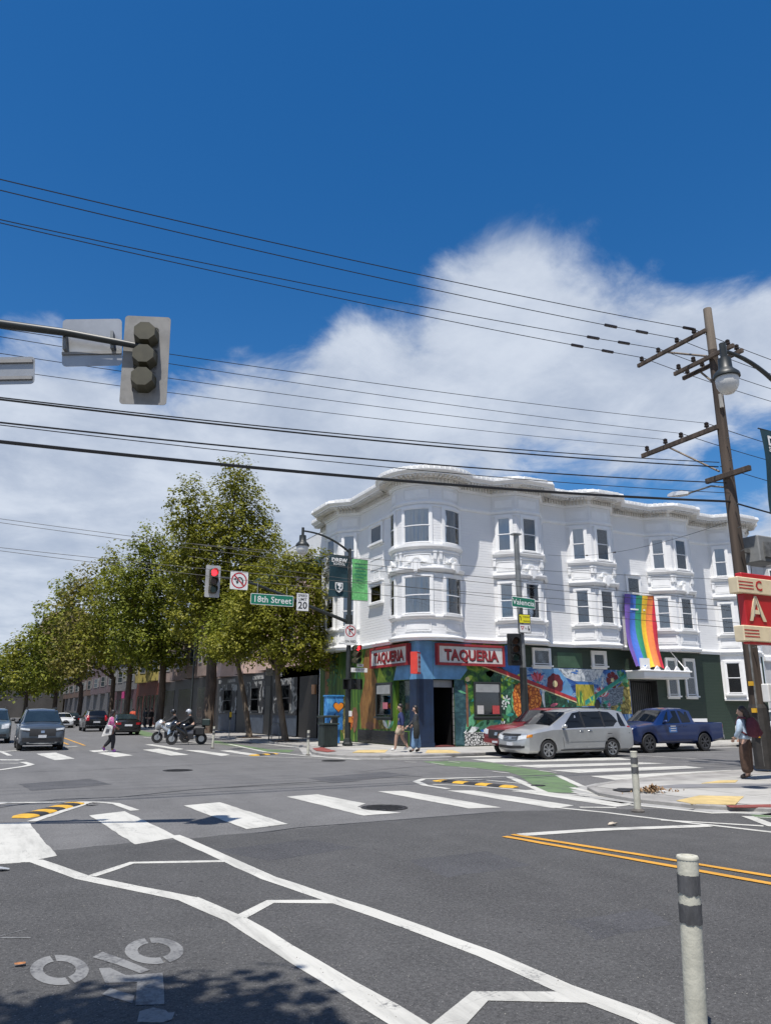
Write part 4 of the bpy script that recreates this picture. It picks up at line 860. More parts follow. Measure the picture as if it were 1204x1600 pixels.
# ------------------------------------------------------------------ neighbouring buildings
PINK = M('pink_stucco', (.50,.36,.31), .8, .1, 2, .2, 60, dirt=.15); TEALC = M('teal_cornice', (.07,.16,.20), .6, .15, 3); BLKW = M('black_shop_paint', (.018,.018,.020), .5, .3, 2); SLATE = M('slate_blue_dado', (.055,.07,.095), .6, .2, 2); FRAMEW = M('grey_frame', (.30,.30,.29), .5)
SCRIB = paint('chalk_line_mural', [(0,(.32,.32,.31)),(.16,(.24,.24,.23)),(.24,(.02,.02,.022)),(1,(.012,.012,.014))], 1.9, 3.5, (1,1,1), 'vor')
def simple_window(F, u0, u1, z0, z1, parent, frame=None, pane=None, d=.07):
    m = MB(); t = .07; fr = frame or FRAMEW
    for a in ((u0,u1,z0,z0+t),(u0,u1,z1-t,z1),(u0,u0+t,z0+t,z1-t),(u1-t,u1,z0+t,z1-t),(u0+t,u1-t,(z0+z1)/2-.03,(z0+z1)/2+.03)): m.fbox(F, *a, .0, d)
    w = m.build('window', fr, parent); MB().fbox(F, u0+t*.5, u1-t*.5, z0+t*.5, z1-t*.5, .012, .03).build('pane', pane or GL_N, w); return w
GL_N = M('reflecting_glass', (.035,.045,.055), .06, .3, .6, spec=.9)
def west_bays(Y0, Y1, n, p=.8):
    """Plan path down a west front from Y1 to Y0 with n three-sided bays."""
    s = (Y1-Y0)/n; pts = [(XW,Y1)]
    for i in range(n):
        a = Y1-s*i-s*.18; pts += [(XW,a),(XW-p,a-s*.16),(XW-p,a-s*.48),(XW,a-s*.64)]
    return pts + [(XW,Y0)]
def row_building(name, label, Y0, Y1, H_, zf, wall, shop, trim, n, cornice_m=None, depth=14):
    b = thing(name, label, 'building', (XW, Y0, 0)); P = west_bays(Y0, Y1, n)
    m = MB(); m.sweep(P, [(0,zf),(0,H_)], capends=False); m.build('upper_wall', wall, b)
    m = MB(); m.add([(x,y,zf) for x,y in P+[(XW+.3,Y0),(XW+.3,Y1)]], [tuple(range(len(P)+2))]); m.build('overhang_soffit', trim, b)
    m = MB(); m.sweep(P, [(0,H_-.5),(.12,H_-.45),(.12,H_-.3),(.40,H_-.2),(.45,H_),(.3,H_+.1),(0,H_+.1)]); m.build('cornice', cornice_m or trim, b)
    m = MB(); m.add([(x,y,H_-.1) for x,y in P+[(XW+depth,Y0),(XW+depth,Y1)]], [tuple(range(len(P)+2))]); m.build('roof', ROOFM, b)
    m = MB(); m.box(XW+.05, XW+depth, Y0+.01, Y0+.06, 0, H_); m.box(XW+.05, XW+depth, Y1-.06, Y1-.01, 0, H_); m.build('party_wall', wall, b)
    m = MB(); m.box(XW, XW+.3, Y0+.02, Y1-.02, .1, zf); m.build('shop_wall', shop, b)
    zs = [z for z in (zf+1.1, zf+4.3) if z+1.7 < H_-.6]
    for p, q in zip(P, P[1:]):
        F, L_ = face(p, q)
        if L_ < .8: continue
        k = 2 if L_ > 3 else 1
        for i in range(k):
            w = min(1.1, L_/k*.62); c = L_*(i+.5)/k
            for z in zs: simple_window(F, c-w/2, c+w/2, z, z+1.6, b)
    return b
pb = row_building('pink_building', 'pink stucco building with teal cornice above a black painted shop front', 41.1, 63.5, 10.6, 4.3, PINK, BLKW, M('brown_soffit', (.16,.10,.08), .7), 4, TEALC)
FN = flat((XW,63.5), (0,-1), (-1,0)); Nf = lambda y: 63.5-y
for y0, y1 in ((62.5,57.6),(55.0,51.0),(49.0,44.6)):
    MB().fbox(FN, Nf(y0), Nf(y1), 1.5, 3.7, 0, .03).build('mural_panel', SCRIB, pb); MB().fbox(FN, Nf(y0), Nf(y1), .15, 1.4, 0, .04).build('dado', SLATE, pb)
    w = (y0-y1)*.22; c = (y0+y1)/2; simple_window(FN, Nf(c+w), Nf(c-w), 1.6, 3.3, pb, BLKW, PANE_D, .08)
    m = MB(); m.fbox(FN, Nf(y0), Nf(y1), 1.4, 1.5, 0, .10); m.build('ledge', BLKW, pb)
WLET = M('chalk_white_letter', (.42,.42,.41), .7, .2, 8); rn = random.Random(12)
for y0, y1 in ((63.0,62.0),(60.3,58.2),(53.8,51.2),(48.6,47.6)):                       # rows of small white capitals on the fascia, not legible
    y = y0
    while y > y1:
        w = rn.uniform(.13,.2); m = MB(); m.fbox(FN, Nf(y), Nf(y)+w*.3, 3.84, 4.10, 0, .02); m.fbox(FN, Nf(y)+w*.3, Nf(y)+w*.8, rn.choice((3.84,3.95,4.04)), rn.choice((3.99,4.10)), 0, .02); m.build('fascia_letter', WLET, pb); y -= w*1.25
MB().fbox(FN, Nf(50.6), Nf(49.4), .13, 3.3, .002, .03).build('shop_door', BLACK, pb); MB().fbox(FN, Nf(44.2), Nf(41.3), .13, 3.7, .002, .03).build('dark_recess_panel', M('dark_entrance', (.016,.014,.013), .6), pb)  # entrance panel: flat dark sheet painted for the dark inside of a recess
MB().fbox(FN, Nf(42.0), Nf(41.5), 2.6, 3.15, .03, .12).build('lantern', M('amber_lantern', (.45,.22,.10), .5), pb)
pb2 = row_building('brown_bay_building', 'building with brownish bays above a black shop, left of the pink one', 63.7, 87, 9.5, 4.6, M('shaded_brown_pink_stucco', (.20,.15,.13), .8, .15, 1.5), BLKW, M('brown_soffit2', (.13,.09,.075), .7), 4)  # stucco colour darkened to hold the shade of the trees in front
for y0, y1 in ((86,80),(78,72),(70,65)): MB().fbox(FN, Nf(y0), Nf(y1), .6, 3.7, 0, .03).build('shop_glass', M('shop_glass_dark', (.018,.02,.022), .25, .4, .5), pb2)
MB().fbox(FN, Nf(86.5), Nf(84.5), 3.0, 3.9, .03, .05).build('shop_sign', M('chalk_sign', (.2,.2,.2), .7, .4, 5), pb2)
yb = row_building('yellow_building', 'yellow building with balcony between the street trees', 87.2, 103, 10.0, 5.0, M('shaded_yellow_stucco', (.27,.22,.06), .8, .12, 2), M('orange_red_shop', (.11,.020,.010), .6, .2, 2), M('yellow_trim', (.40,.34,.12), .7), 2)  # yellow wall and orange-red shop front painted darker for tree shade
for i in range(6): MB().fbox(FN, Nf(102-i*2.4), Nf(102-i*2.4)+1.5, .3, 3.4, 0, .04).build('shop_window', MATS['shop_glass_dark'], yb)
gb = row_building('grey_building', 'dark grey building with shop windows far along the street trees', 103.2, 122, 9.0, 4.4, M('grey_stucco', (.12,.12,.125), .8, .15, 2), M('plum_shop', (.09,.04,.05), .6, .2, 2), M('grey_trim', (.30,.30,.30), .7), 2)
for i in range(5):
    MB().fbox(FN, Nf(121-i*3.4), Nf(121-i*3.4)+2.2, .3, 3.2, 0, .04).build('shop_window', M('pale_shop_glass', (.08,.09,.10), .12, .4, .4), gb)
MB().fbox(FN, Nf(112), Nf(109.5), 3.3, 4.2, 0, .5).build('awning', M('magenta_awning', (.42,.03,.16), .7), gb)
wb = row_building('plum_building', 'plum and white building behind the farthest street trees', 122.2, 150, 10.5, 4.4, M('plum_stucco', (.10,.075,.085), .8, .15, 2), M('grey_shop', (.10,.10,.11), .6, .2, 2), MATS['grey_trim'], 3)
# tan building with the arched gable, far off
tb = thing('tan_building', 'tan building with an arched gable rising above the far trees', 'building', (9.5,208,0))
TAN = M('tan_stucco', (.42,.29,.17), .8, .12, 1)
arc = [(9.5+7*(1-math.cos(math.pi*i/16)), 21.5+5.2*math.sin(math.pi*i/16)) for i in range(17)]
MB().yprism([(9.5,0),(23.5,0)]+arc[::-1], 208, 225).build('wall', TAN, tb)
def arch_ring(d, w):
    m = MB(); o = [(9.5-d+(7+d)*(1-math.cos(math.pi*i/16)), 21.5+(5.2+d)*math.sin(math.pi*i/16)) for i in range(17)]; i_ = [(9.5+w+(7-w)*(1-math.cos(math.pi*i/16)), 21.5+(5.2-w)*math.sin(math.pi*i/16)) for i in range(17)]
    for k in range(16): m.yprism([o[k],o[k+1],i_[k+1],i_[k]], 207.6, 225.2)
    return m
arch_ring(.15, .7).build('arched_parapet', M('tan_trim', (.50,.38,.26), .8), tb)
Ft = flat((9.5,208), (1,0), (0,-1))
for i in range(3):
    for z in (16.5,20.6): simple_window(Ft, 2.6+i*3.6, 4.2+i*3.6, z, z+2.6, tb, M('tan_trim2', (.30,.2,.13), .8), GL_N, .1)
# building beyond the white one, along the side street
eb = thing('grey_cornice_building', 'grey building with dark cornice right of the white one, behind the pole', 'building', (40.8,29.6,0))
GW = M('pale_grey_paint', (.50,.50,.50), .7, .1, 1.5); GD = M('dark_grey_trim', (.16,.155,.15), .7, .15, 3)
ep = [(40.8,29.6),(41.9,29.6),(42.8,28.7),(44.4,28.7),(45.3,29.6),(48.5,29.6),(49.4,28.7),(51,28.7),(52,29.6),(56,29.6)]
m = MB(); m.sweep(ep, [(0,.1),(0,11.4)], capends=False); m.build('wall', GW, eb)
m = MB(); m.sweep(ep, [(0,11.1),(.1,11.15),(.1,11.5),(.5,11.65),(.6,11.9),(.5,12.0),(0,12.0)]); m.build('cornice', GD, eb)
m = MB(); m.sweep(ep, [(0,10.3),(.05,10.32),(.05,11.0),(0,11.02)]); m.build('frieze', GD, eb)
m = MB(); m.sweep(ep, [(0,4.5),(.15,4.55),(.15,4.8),(0,4.9)]); m.build('belt_moulding', TRIM, eb)
m = MB(); m.add([(x,y,11.3) for x,y in ep+[(56,46),(40.8,46)]], [tuple(range(len(ep)+2))]); m.build('roof', ROOFM, eb)
for p, q in zip(ep, ep[1:]):
    F, L_ = face(p, q)
    if L_ < 1.15: continue
    for z in (2.3,5.9,8.6): simple_window(F, L_/2-.38, L_/2+.38, z, z+1.55, eb, TRIM, GL_N, .08); 
    MB().fbox(F, L_/2-.6, L_/2+.6, 5.2, 5.6, 0, .04).build('panel', TRIM, eb)
# ------------------------------------------------------------------ street trees
def leaf_mat(name, cs, seed):
    m = bpy.data.materials.new(name); m.use_nodes = True; nn, ll = m.node_tree.nodes, m.node_tree.links; b = bsdf_of(m)
    g = N(nn, 'ShaderNodeNewGeometry'); tc = N(nn, 'ShaderNodeTexCoord'); mp = N(nn, 'ShaderNodeMapping'); mp.inputs[1].default_value = (seed,seed,seed); ll.new(tc.outputs['Object'], mp.inputs[0])
    no = N(nn, 'ShaderNodeTexNoise', inp={'Scale': .45, 'Detail': 3}); ll.new(mp.outputs[0], no.inputs['Vector'])
    k = mth(nn, ll, 'ADD', mth(nn, ll, 'MULTIPLY', no.outputs[0], .75), mth(nn, ll, 'MULTIPLY', g.outputs['Random Per Island'], .42))
    cr = ramp(nn, [(.22,cs[0]),(.5,cs[1]),(.72,cs[2]),(.95,cs[3])]); ll.new(k, cr.inputs[0]); ll.new(cr.outputs[0], b.inputs['Base Color'])
    b.inputs['Roughness'].default_value = .5; b.inputs['Specular IOR Level'].default_value = .25
    tr = N(nn, 'ShaderNodeBsdfTranslucent'); ll.new(cr.outputs[0], tr.inputs[0]); mx = N(nn, 'ShaderNodeMixShader'); mx.inputs[0].default_value = .38
    ll.new(b.outputs[0], mx.inputs[1]); ll.new(tr.outputs[0], mx.inputs[2]); ll.new(mx.outputs[0], nn['Material Output'].inputs[0])
    return m
LEAF = [leaf_mat('olive_leaves', [(.062,.070,.006),(.148,.158,.013),(.245,.243,.024),(.40,.37,.07)], 0), leaf_mat('green_leaves', [(.052,.070,.006),(.130,.155,.013),(.215,.236,.023),(.37,.36,.06)], 9),
        leaf_mat('brownish_leaves', [(.065,.064,.014),(.150,.138,.026),(.225,.20,.04),(.33,.29,.08)], 4)]
BARK = M('tree_bark', (.085,.062,.045), .9, .35, 5, .8, 14, stretch=(1,1,.25)); BARK2 = M('pale_tree_bark', (.15,.115,.085), .9, .35, 5, .8, 14, stretch=(1,1,.25))
def crown_mesh(lobes, leaf, dens, rn, keep=None):
    """lobes: (centre, (rx,ry,rz)); leaves gathered in clumps near each lobe's skin, some inside."""
    m = MB()
    for c, r in lobes:
        area = (r[0]*r[1]+r[1]*r[2]+r[0]*r[2])/3*4*math.pi; nc = max(8, int(area/(leaf*leaf*7)))
        for k in range(nc):
            d = Vector((rn.gauss(0,1), rn.gauss(0,1), rn.gauss(0,1))).normalized(); s = rn.uniform(.55,1.03)
            if rn.random() < .2: s = rn.uniform(.2,.6)
            cc = Vector((c[0]+d.x*r[0]*s, c[1]+d.y*r[1]*s, c[2]+d.z*r[2]*s)); cr_ = leaf*rn.uniform(1.3,2.6)
            for q in range(int(dens*rn.uniform(.6,1.4))):
                e = Vector((rn.gauss(0,1), rn.gauss(0,1), rn.gauss(0,.8))); e = e.normalized()*cr_*rn.random()**.4
                p = cc+e
                if keep and not keep(p): continue
                nrm = (d*.6+e.normalized()*.5+Vector((rn.gauss(0,.45),rn.gauss(0,.45),rn.gauss(.9,.5)))).normalized()
                a = nrm.orthogonal().normalized(); a.rotate(Matrix.Rotation(rn.uniform(0,6.28), 3, nrm)); b = nrm.cross(a)
                L_ = leaf*rn.uniform(.6,1.25); w = L_*rn.uniform(.26,.42)
                m.add([p-a*L_*.5, p+b*w+nrm*.0, p+a*L_*.5-nrm*L_*.12, p-b*w], [(0,1,2,3)])
    return m
def street_tree(label, px0, base, Y, lobes, mat_, seed, trunk_r=.2, lean=(0,0), fork=None, bark=BARK, leafpx=5.2, dens=15, hgt=None, group='street trees'):
    rn = random.Random(seed); t = thing('street_tree', label, 'tree', (base[0], base[1], .12), group=group); L_ = []
    dep = base[0]*math.sin(_ya)+base[1]*math.cos(_ya); k = dep/1198
    for (x, y, rx, ry) in lobes:
        c = atY(x, y, Y+rn.uniform(-1,1)); L_.append((c, (rx*k*1.1, rx*k*1.0, ry*k*1.1)))
    cm = crown_mesh(L_, leafpx*k, dens, rn); cm.build('crown', mat_, t)
    m = MB(); zl = min(c.z-r[2] for c, r in L_); b0 = Vector((base[0], base[1], .1)); zt = max(2.6, zl+ (fork or .8))
    top = Vector((base[0]+lean[0], base[1]+lean[1], zt)); mid = b0.lerp(top,.5)+Vector((rn.uniform(-.12,.12), rn.uniform(-.12,.12), 0))
    m.tube([b0, b0+Vector((0,0,.25)), mid, top], [trunk_r*1.5, trunk_r*1.1, trunk_r*.95, trunk_r*.8], 9)
    tk = m.build('trunk', bark, t, sm=60)
    for c, r in L_:
        e = Vector(c); m = MB(); q = top.lerp(e,.5)+Vector((rn.uniform(-.4,.4), rn.uniform(-.4,.4), .5)); m.tube([top-Vector((0,0,.3)), q, e], [trunk_r*.55, trunk_r*.35, trunk_r*.1], 6); m.build('limb', bark, tk, sm=60)
    m = MB(); m.box(base[0]-.6, base[0]+.6, base[1]-.6, base[1]+.6, .10, .142); m.build('tree_basin', M('tree_basin_soil', (.09,.065,.05), .95, .4, 6, .8, 30), t)
    return t
def ybase(px_, X): return X/math.tan(_ya-math.atan((602-px_)/1198))
TR_ = 'street trees along the right pavement'
street_tree('nearest street tree, broad low crown behind the street name sign', 451, (14.3,39.2), 39.2, [(450,925,68,62),(515,960,48,62),(395,975,52,55),(440,1005,85,38),(500,1012,50,42),(410,925,48,45),(352,1005,38,26),(540,990,22,40),(470,880,50,25),(430,955,80,50)], LEAF[0], 1, .17, (-.5,.3), .6, BARK2, 5.0, group=TR_)
street_tree('small street tree with straight reddish trunk beside the parking meter', 384, (14.2,45.2), 45.2, [(345,985,40,35),(385,960,42,48),(330,1010,28,22),(360,1020,30,20)], LEAF[1], 2, .17, (-.9,.2), .5, BARK2, 5.0, group=TR_)
street_tree('tallest street tree with pointed top and thick dark trunk', 325, (14.2,ybase(325,14.2)), ybase(325,14.2), [(370,752,34,44),(368,800,62,55),(362,850,78,70),(330,890,78,75),(405,855,44,55),(302,840,48,60),(292,790,30,50),(350,940,75,55),(310,960,50,48),(400,905,50,60)], LEAF[0], 3, .42, (0,0), 1.0, BARK, 5.0, group=TR_)
street_tree('forked street tree with wide crown left of the tallest tree', 250, (14.2,ybase(250,14.2)), ybase(250,14.2)-1, [(230,850,24,36),(236,905,58,60),(200,930,46,60),(278,880,44,70),(222,995,60,42),(282,985,52,50),(255,950,70,70),(250,1030,50,14)], LEAF[1], 4, .34, (0,0), 1.0, BARK, 5.0, group=TR_)
street_tree('medium street tree behind the black sedan', 198, (14.2,ybase(198,14.2)), ybase(198,14.2)-1, [(178,885,24,34),(172,945,46,60),(205,960,46,55),(160,1000,46,42),(195,1020,46,30)], LEAF[0], 5, .35, (0,0), 1.0, group=TR_)
street_tree('brownish thin street tree in the middle of the row', 150, (13.6,100), 100, [(140,915,26,36),(128,970,46,54),(150,1005,44,44),(112,1030,36,32)], LEAF[2], 6, .32, group=TR_)
street_tree('green street tree above the far white car', 118, (12.1,122), 121, [(105,928,24,34),(96,980,42,52),(74,1000,36,44),(104,1035,42,36),(70,1050,34,24)], LEAF[1], 7, .36, group=TR_)
street_tree('far street tree in front of the tan arched building', 70, (10,140), 138, [(48,1005,22,24),(56,1036,36,34),(30,1020,28,28),(70,1060,34,20),(40,1060,30,20)], LEAF[0], 8, .4, group=TR_)
street_tree('farthest street tree at the left edge of the picture', 15, (6.4,162), 160, [(10,1030,24,26),(18,1058,30,24),(-14,1045,30,40),(45,1068,30,16)], LEAF[1], 9, .4, group=TR_)
# the tree above the camera whose shade falls on the bicycle symbol
rn = random.Random(21); nt_ = thing('street_tree', 'near street tree overhead, known by its dappled shade beside the bicycle symbol', 'tree', (-2.4,1.2,.12), group=TR_)
def hid(p):
    x, y, w = proj(p); return not (w > .1 and -60 < x < 1264 and -60 < y < 1660)
crown_mesh([((-.85,2.95,7.0),(.75,.55,.5)), ((-.45,2.75,7.1),(.5,.5,.5)), ((-1.35,3.05,7.1),(.7,.55,.6)), ((-1.0,2.5,7.2),(.9,.6,.6)), ((-2.4,1.6,7.6),(1.6,1.5,1.3)), ((-2.1,3.4,7.3),(.35,.3,.3))], .17, 14, rn, hid).build('crown', LEAF[1], nt_)
m = MB(); m.tube([(-2.4,1.2,.1),(-2.4,1.2,.5),(-2.45,1.3,3.2),(-2.4,1.5,5.4),(-2.2,1.8,7.2)], [.26,.19,.17,.14,.06], 9); nk = m.build('trunk', BARK, nt_, sm=60)
for e in ((-.9,2.6,6.9),(-1.5,2.9,7.1),(-3.2,1.2,7.4)): MB().tube([(-2.4,1.45,5.2),((-2.4+e[0])/2,(1.45+e[1])/2,6.4),e], [.09,.06,.02], 6).build('limb', BARK, nk)

row_building('brick_row_building', 'dark brick row at the far end of the tree lined street', 150.2, 207, 9.0, 4.4, M('dark_brick_paint', (.09,.06,.05), .8, .2, 2), MATS['grey_shop'], MATS['grey_trim'], 5)
fb = thing('far_block', 'low dark building closing the far end of the street under the arched one', 'building', (-40,206,0)); MB().box(-40,16.6,206,207.6,0,8.5).build('wall', M('far_block_grey', (.07,.065,.06), .8, .25, .4), fb); MB().box(-40.2,16.8,205.7,207.7,8.5,8.9).build('parapet', MATS['grey_trim'], fb)
Ff = flat((-40,206), (1,0), (0,-1))
for i in range(14): simple_window(Ff, 1.5+i*4, 3.6+i*4, 5, 7.2, fb)
rn = random.Random(31); dm = crown_mesh([((-26+i*4.2+rn.uniform(-1,1), 188+rn.uniform(-6,6), 7+rn.uniform(-1,2)), (3.6,3.2,4.6)) for i in range(10)], .8, 10, rn); tag(dm.build('distant_trees', LEAF[1]), 'distant green mass of trees at the left end of the street', 'trees', None, 'stuff')
# ------------------------------------------------------------------ signals, lamps, poles
POLE_G = M('galvanised_grey', (.20,.21,.21), .5, .2, 4, metal=.3, dirt=.15); POLE_D = M('dark_green_pole', (.020,.024,.023), .45, .25, 3); SIG_Y = M('olive_signal_housing', (.062,.057,.034), .55, .2, 5, dirt=.2); SIG_D = M('black_signal_housing', (.014,.015,.015), .45, .3, 5)
ALU = M('sign_back_aluminium', (.34,.35,.36), .42, .08, 3, metal=.75); ALU_D = M('backplate_grey', (.26,.26,.26), .6, .1, 5); SW = M('sign_sheet_white', (.74,.74,.72), .45, .05, 5); SGRN = M('sign_sheet_green', (.008,.17,.10), .4, .08, 5); SBLK = M('sign_black', (.015,.015,.016), .5); SREDS = M('sign_sheet_red', (.45,.015,.03), .45, .1, 5); SYEL = M('sign_sheet_yellow', (.75,.68,.02), .45, .05, 5)
LENS_R = M('lit_red_lens', (.8,.02,.02), .3, .1, 6, emit=(1.0,.02,.03,3.2)); LENS_A = M('unlit_amber_lens', (.07,.028,.012), .15, .2, 9); LENS_G = M('unlit_green_lens', (.012,.05,.040), .15, .2, 9); LAMPG = M('frosted_lamp_globe', (.62,.62,.60), .35, .06, 6)
def basis(n, up=(0,0,1)):
    """Right, up, out for a plate facing n."""
    n = Vector(n).normalized(); u = Vector(up).cross(n).normalized(); return u, n.cross(u), n
def frame3(O, n, roll=0.0):
    u, v, n = basis(n); O = Vector(O)
    if roll: c, s_ = math.cos(roll), math.sin(roll); u, v = u*c+v*s_, v*c-u*s_
    f = lambda a, d, z: tuple(O + u*a + n*d + v*z); f.u, f.v, f.n, f.O = u, v, n, O
    return f
def rrect(w, h, r, n=4):
    pts = []
    for cx, cy, a in ((w/2-r,h/2-r,0),(-w/2+r,h/2-r,90),(-w/2+r,-h/2+r,180),(w/2-r,-h/2+r,270)):
        pts += [(cx+r*math.cos(R(a+90*i/n)), cy+r*math.sin(R(a+90*i/n))) for i in range(n+1)]
    return pts
def plate(mb, F, pts, d0, d1):
    n = len(pts); return mb.add([F(x,d0,y) for x,y in pts]+[F(x,d1,y) for x,y in pts], [tuple(range(n-1,-1,-1)), tuple(range(n,2*n))]+[(i,(i+1)%n,n+(i+1)%n,n+i) for i in range(n)])
def ringpoly(mb, F, r0, r1, d, n=28):
    vs_ = [F(r*math.cos(2*math.pi*i/n), d, r*math.sin(2*math.pi*i/n)) for r in (r0,r1) for i in range(n)]
    return mb.add(vs_, [(i,(i+1)%n,n+(i+1)%n,n+i) for i in range(n)])
def sign(name, label, F, w, h, mat_, border=None, backing=ALU, r=.04, cat='sign'):
    t = thing(name, label, cat, F.O); plate(MB(), F, rrect(w,h,r), -.006, .0).build('sign_back', backing, t)
    if border:
        plate(MB(), F, rrect(w,h,r), .0005, .002).build('border', border, t); plate(MB(), F, rrect(w-.05,h-.05,r*.7), .0025, .004).build('sign_face', mat_, t)
    else: plate(MB(), F, rrect(w,h,r), .0005, .004).build('sign_face', mat_, t)
    return t
def words(t, F, s_, size, a, z, mat_, bold=.006, d=.006, xs=1.0, space=1.0): return text(s_, size, mat_, t, F(a,d,z), F.u, F.v, ext=.001, bold=bold, xs=xs, space=space)
def poly_on(t, F, pts, mat_, d, name='symbol'):
    m = MB(); m.add([F(x,d,y) for x,y in pts], [tuple(range(len(pts)))]); return m.build(name, mat_, t)
def signal_head(name, label, F, lit=0, house=SIG_Y, backplate=None, sc=1.0, group=None):
    """Three-lamp signal: F.O = middle of the head, facing F.n."""
    t = thing(name, label, 'traffic light', F.O, group=group); s = .36*sc
    if backplate: plate(MB(), F, rrect(.66*sc,1.42*sc,.05), -.02, -.01).build('backplate', backplate, t)
    for i, (lm, nm) in enumerate(((LENS_R if lit == 0 else LENS_A,'red'),(LENS_A,'amber'),(LENS_G,'green'))):
        z = (1-i)*s; c = Vector(F(0,0,z))
        m = MB(); plate(m, F, [(x*sc, y*sc+z) for x,y in rrect(.34,.345,.05)], -.02, .16*sc)
        # octagonal drum behind
        pts = [(.185*sc*math.cos(R(22.5+45*k)), z+.185*sc*math.sin(R(22.5+45*k))) for k in range(8)]; pt2 = [(x*.86, z+(y-z)*.80) for x,y in pts]
        m.add([F(x,-.02,y) for x,y in pts]+[F(x,-.24*sc,y) for x,y in pt2], [tuple(range(8)), tuple(range(15,7,-1))]+[(k,8+k,8+(k+1)%8,(k+1)%8) for k in range(8)])
        h = m.build('lamp_housing', house, t)
        n = 18; r = .145*sc
        m = MB(); m.add([F(r*math.cos(2*math.pi*k/n), .165*sc, z+r*math.sin(2*math.pi*k/n)) for k in range(n)], [tuple(range(n))]); m.build(nm+'_lens', lm, h)
        m = MB(); vs_ = []; n2 = 16
        for d, rr in ((.16*sc,.155*sc),(.42*sc,.165*sc)):
            for k in range(n2+1):
                a = R(-35+250*k/n2); q = rr if d < .2 else rr; vs_.append(F(q*math.cos(a), d if d < .2 else d-.10*sc*(1-max(0,math.sin(a))), z+q*math.sin(a)))
        m.add(vs_, [(k,k+1,n2+2+k,n2+1+k) for k in range(n2)]); m.build('visor', SIG_D if house is not SIG_Y else house, h, sm=60)
    return t
def acorn_lamp(t, tip, post_top, sc=1.0, arm_r=.05):
    """Curved arm from the post to a hanging globe lamp, hung at tip."""
    tip, p = Vector(tip), Vector(post_top); pts = []
    for i in range(13):
        s = i/12; q = p.lerp(tip, s); q.z = p.z + (tip.z-p.z)*(1-(1-s)**2.2); pts.append(q)
    MB().tube(pts, [arm_r*1.15-(arm_r*.35)*i/12 for i in range(13)], 8).build('lamp_arm', POLE_D, t, sm=60)
    m = MB(); m.tube([tip+Vector((0,0,.16)), tip-Vector((0,0,.2*sc))], .07, 8); m.build('arm_collar', POLE_D, t)
    c = tip-Vector((0,0,.2*sc))
    MB().lathe([(.06,0),(.16,-.03),(.17,-.30),(.20,-.34),(.30,-.44),(.33,-.50),(.33,-.55),(.28,-.56)], 16, c, 'z').xf(Matrix.Translation(c) @ Matrix.Scale(sc, 4) @ Matrix.Translation(-c)).build('lamp_cap', POLE_D, t, sm=40)
    MB().lathe([(.27,-.56),(.285,-.62),(.27,-.76),(.22,-.88),(.14,-.97),(.04,-1.0)], 16, c, 'z').xf(Matrix.Translation(c) @ Matrix.Scale(sc, 4) @ Matrix.Translation(-c)).build('lamp_globe', LAMPG, t, sm=60)
def banner(name, label, P0, u, w, z0, z1, mat_):
    F = flat(P0, u, (u[1],-u[0])); t = thing(name, label, 'banner', (P0[0],P0[1],z0)); m = MB(); a, b = 6, 10
    def pt(i, j, d): s, k = i/a, j/b; return F(s*w, d+.035*math.sin(k*5+s*3)+.02*math.sin(s*6), z1+(z0-z1)*k)
    for d in (0,.004): m.add([pt(i,j,d) for j in range(b+1) for i in range(a+1)], [(j*(a+1)+i,j*(a+1)+i+1,(j+1)*(a+1)+i+1,(j+1)*(a+1)+i) for j in range(b) for i in range(a)])
    m.build('cloth', mat_, t, sm=80); MB().tube([F(-.05,0,z1+.02),F(w,0,z1+.02)], .015, 6).build('rod', POLE_D, t); MB().tube([F(-.05,0,z0-.02),F(w,0,z0-.02)], .015, 6).build('rod', POLE_D, t)
    t_F = F; return t, F
# ---- far mast arm with lamp (between the near tree and the mural)
mx_, my_ = 14.86, 32.4
ma = thing('signal_mast', 'dark pole with curved signal arm and street lamp in front of the mural', 'signal pole', (mx_, my_, .12))
MB().tube([(mx_,my_,.12),(mx_,my_,3.2),(mx_,my_,6.2),(mx_,my_,9.35)], [.14,.12,.105,.075], 12).build('pole', POLE_D, ma, sm=60)
MB().lathe([(.24,.12),(.24,.22),(.20,.26),(.15,.42),(.13,.46)], 12, (mx_,my_,0)).build('pole_base', POLE_D, ma)
arm = [(mx_,my_,5.75),(13.5,my_,6.18),(12.3,my_,6.55),(11.2,my_,6.92),(10.2,my_,7.22),(9.2,my_,7.40),(8.3,my_,7.42)]
MB().tube(arm, [.085,.08,.075,.07,.06,.055,.05], 10).build('signal_arm', POLE_D, ma, sm=60)
MB().tube([(mx_,my_,5.45),(mx_,my_,6.1)], .16, 10).build('arm_clamp', POLE_D, ma)
acorn_lamp(ma, (12.38,my_,9.98), (mx_,my_,9.15))
f_s = (0,-1,0)
signal_head('traffic_light', 'traffic light with lit red lamp at the tip of the signal arm', frame3((8.15,my_-.2,7.18), f_s), 0, SIG_Y, M('pale_backplate', (.40,.40,.40), .6))
t = sign('turn_sign', 'white no left turn or U-turn sign on the arm by the red light', F := frame3((9.35,my_-.14,7.32), f_s), .82, .82, SW)
def ban_symbol(t, F, r, z=0):
    g = lambda a, d, zz: F(a, d, zz+z)
    m = MB(); ringpoly(m, g, r*.84, r, .007); m.build('red_ring', SREDS, t)
    c, s_ = math.cos(R(-45)), math.sin(R(-45)); w = r*.08
    poly_on(t, g, [(-r*.9*c-w*s_*-1*-1, -r*.9*s_+w*c), (r*.9*c+w*.7, r*.9*s_+w*.7), (r*.9*c-w*.7, r*.9*s_-w*.7), (-r*.9*c-w*.7, -r*.9*s_-w*.7)], SREDS, .0085, 'red_bar')
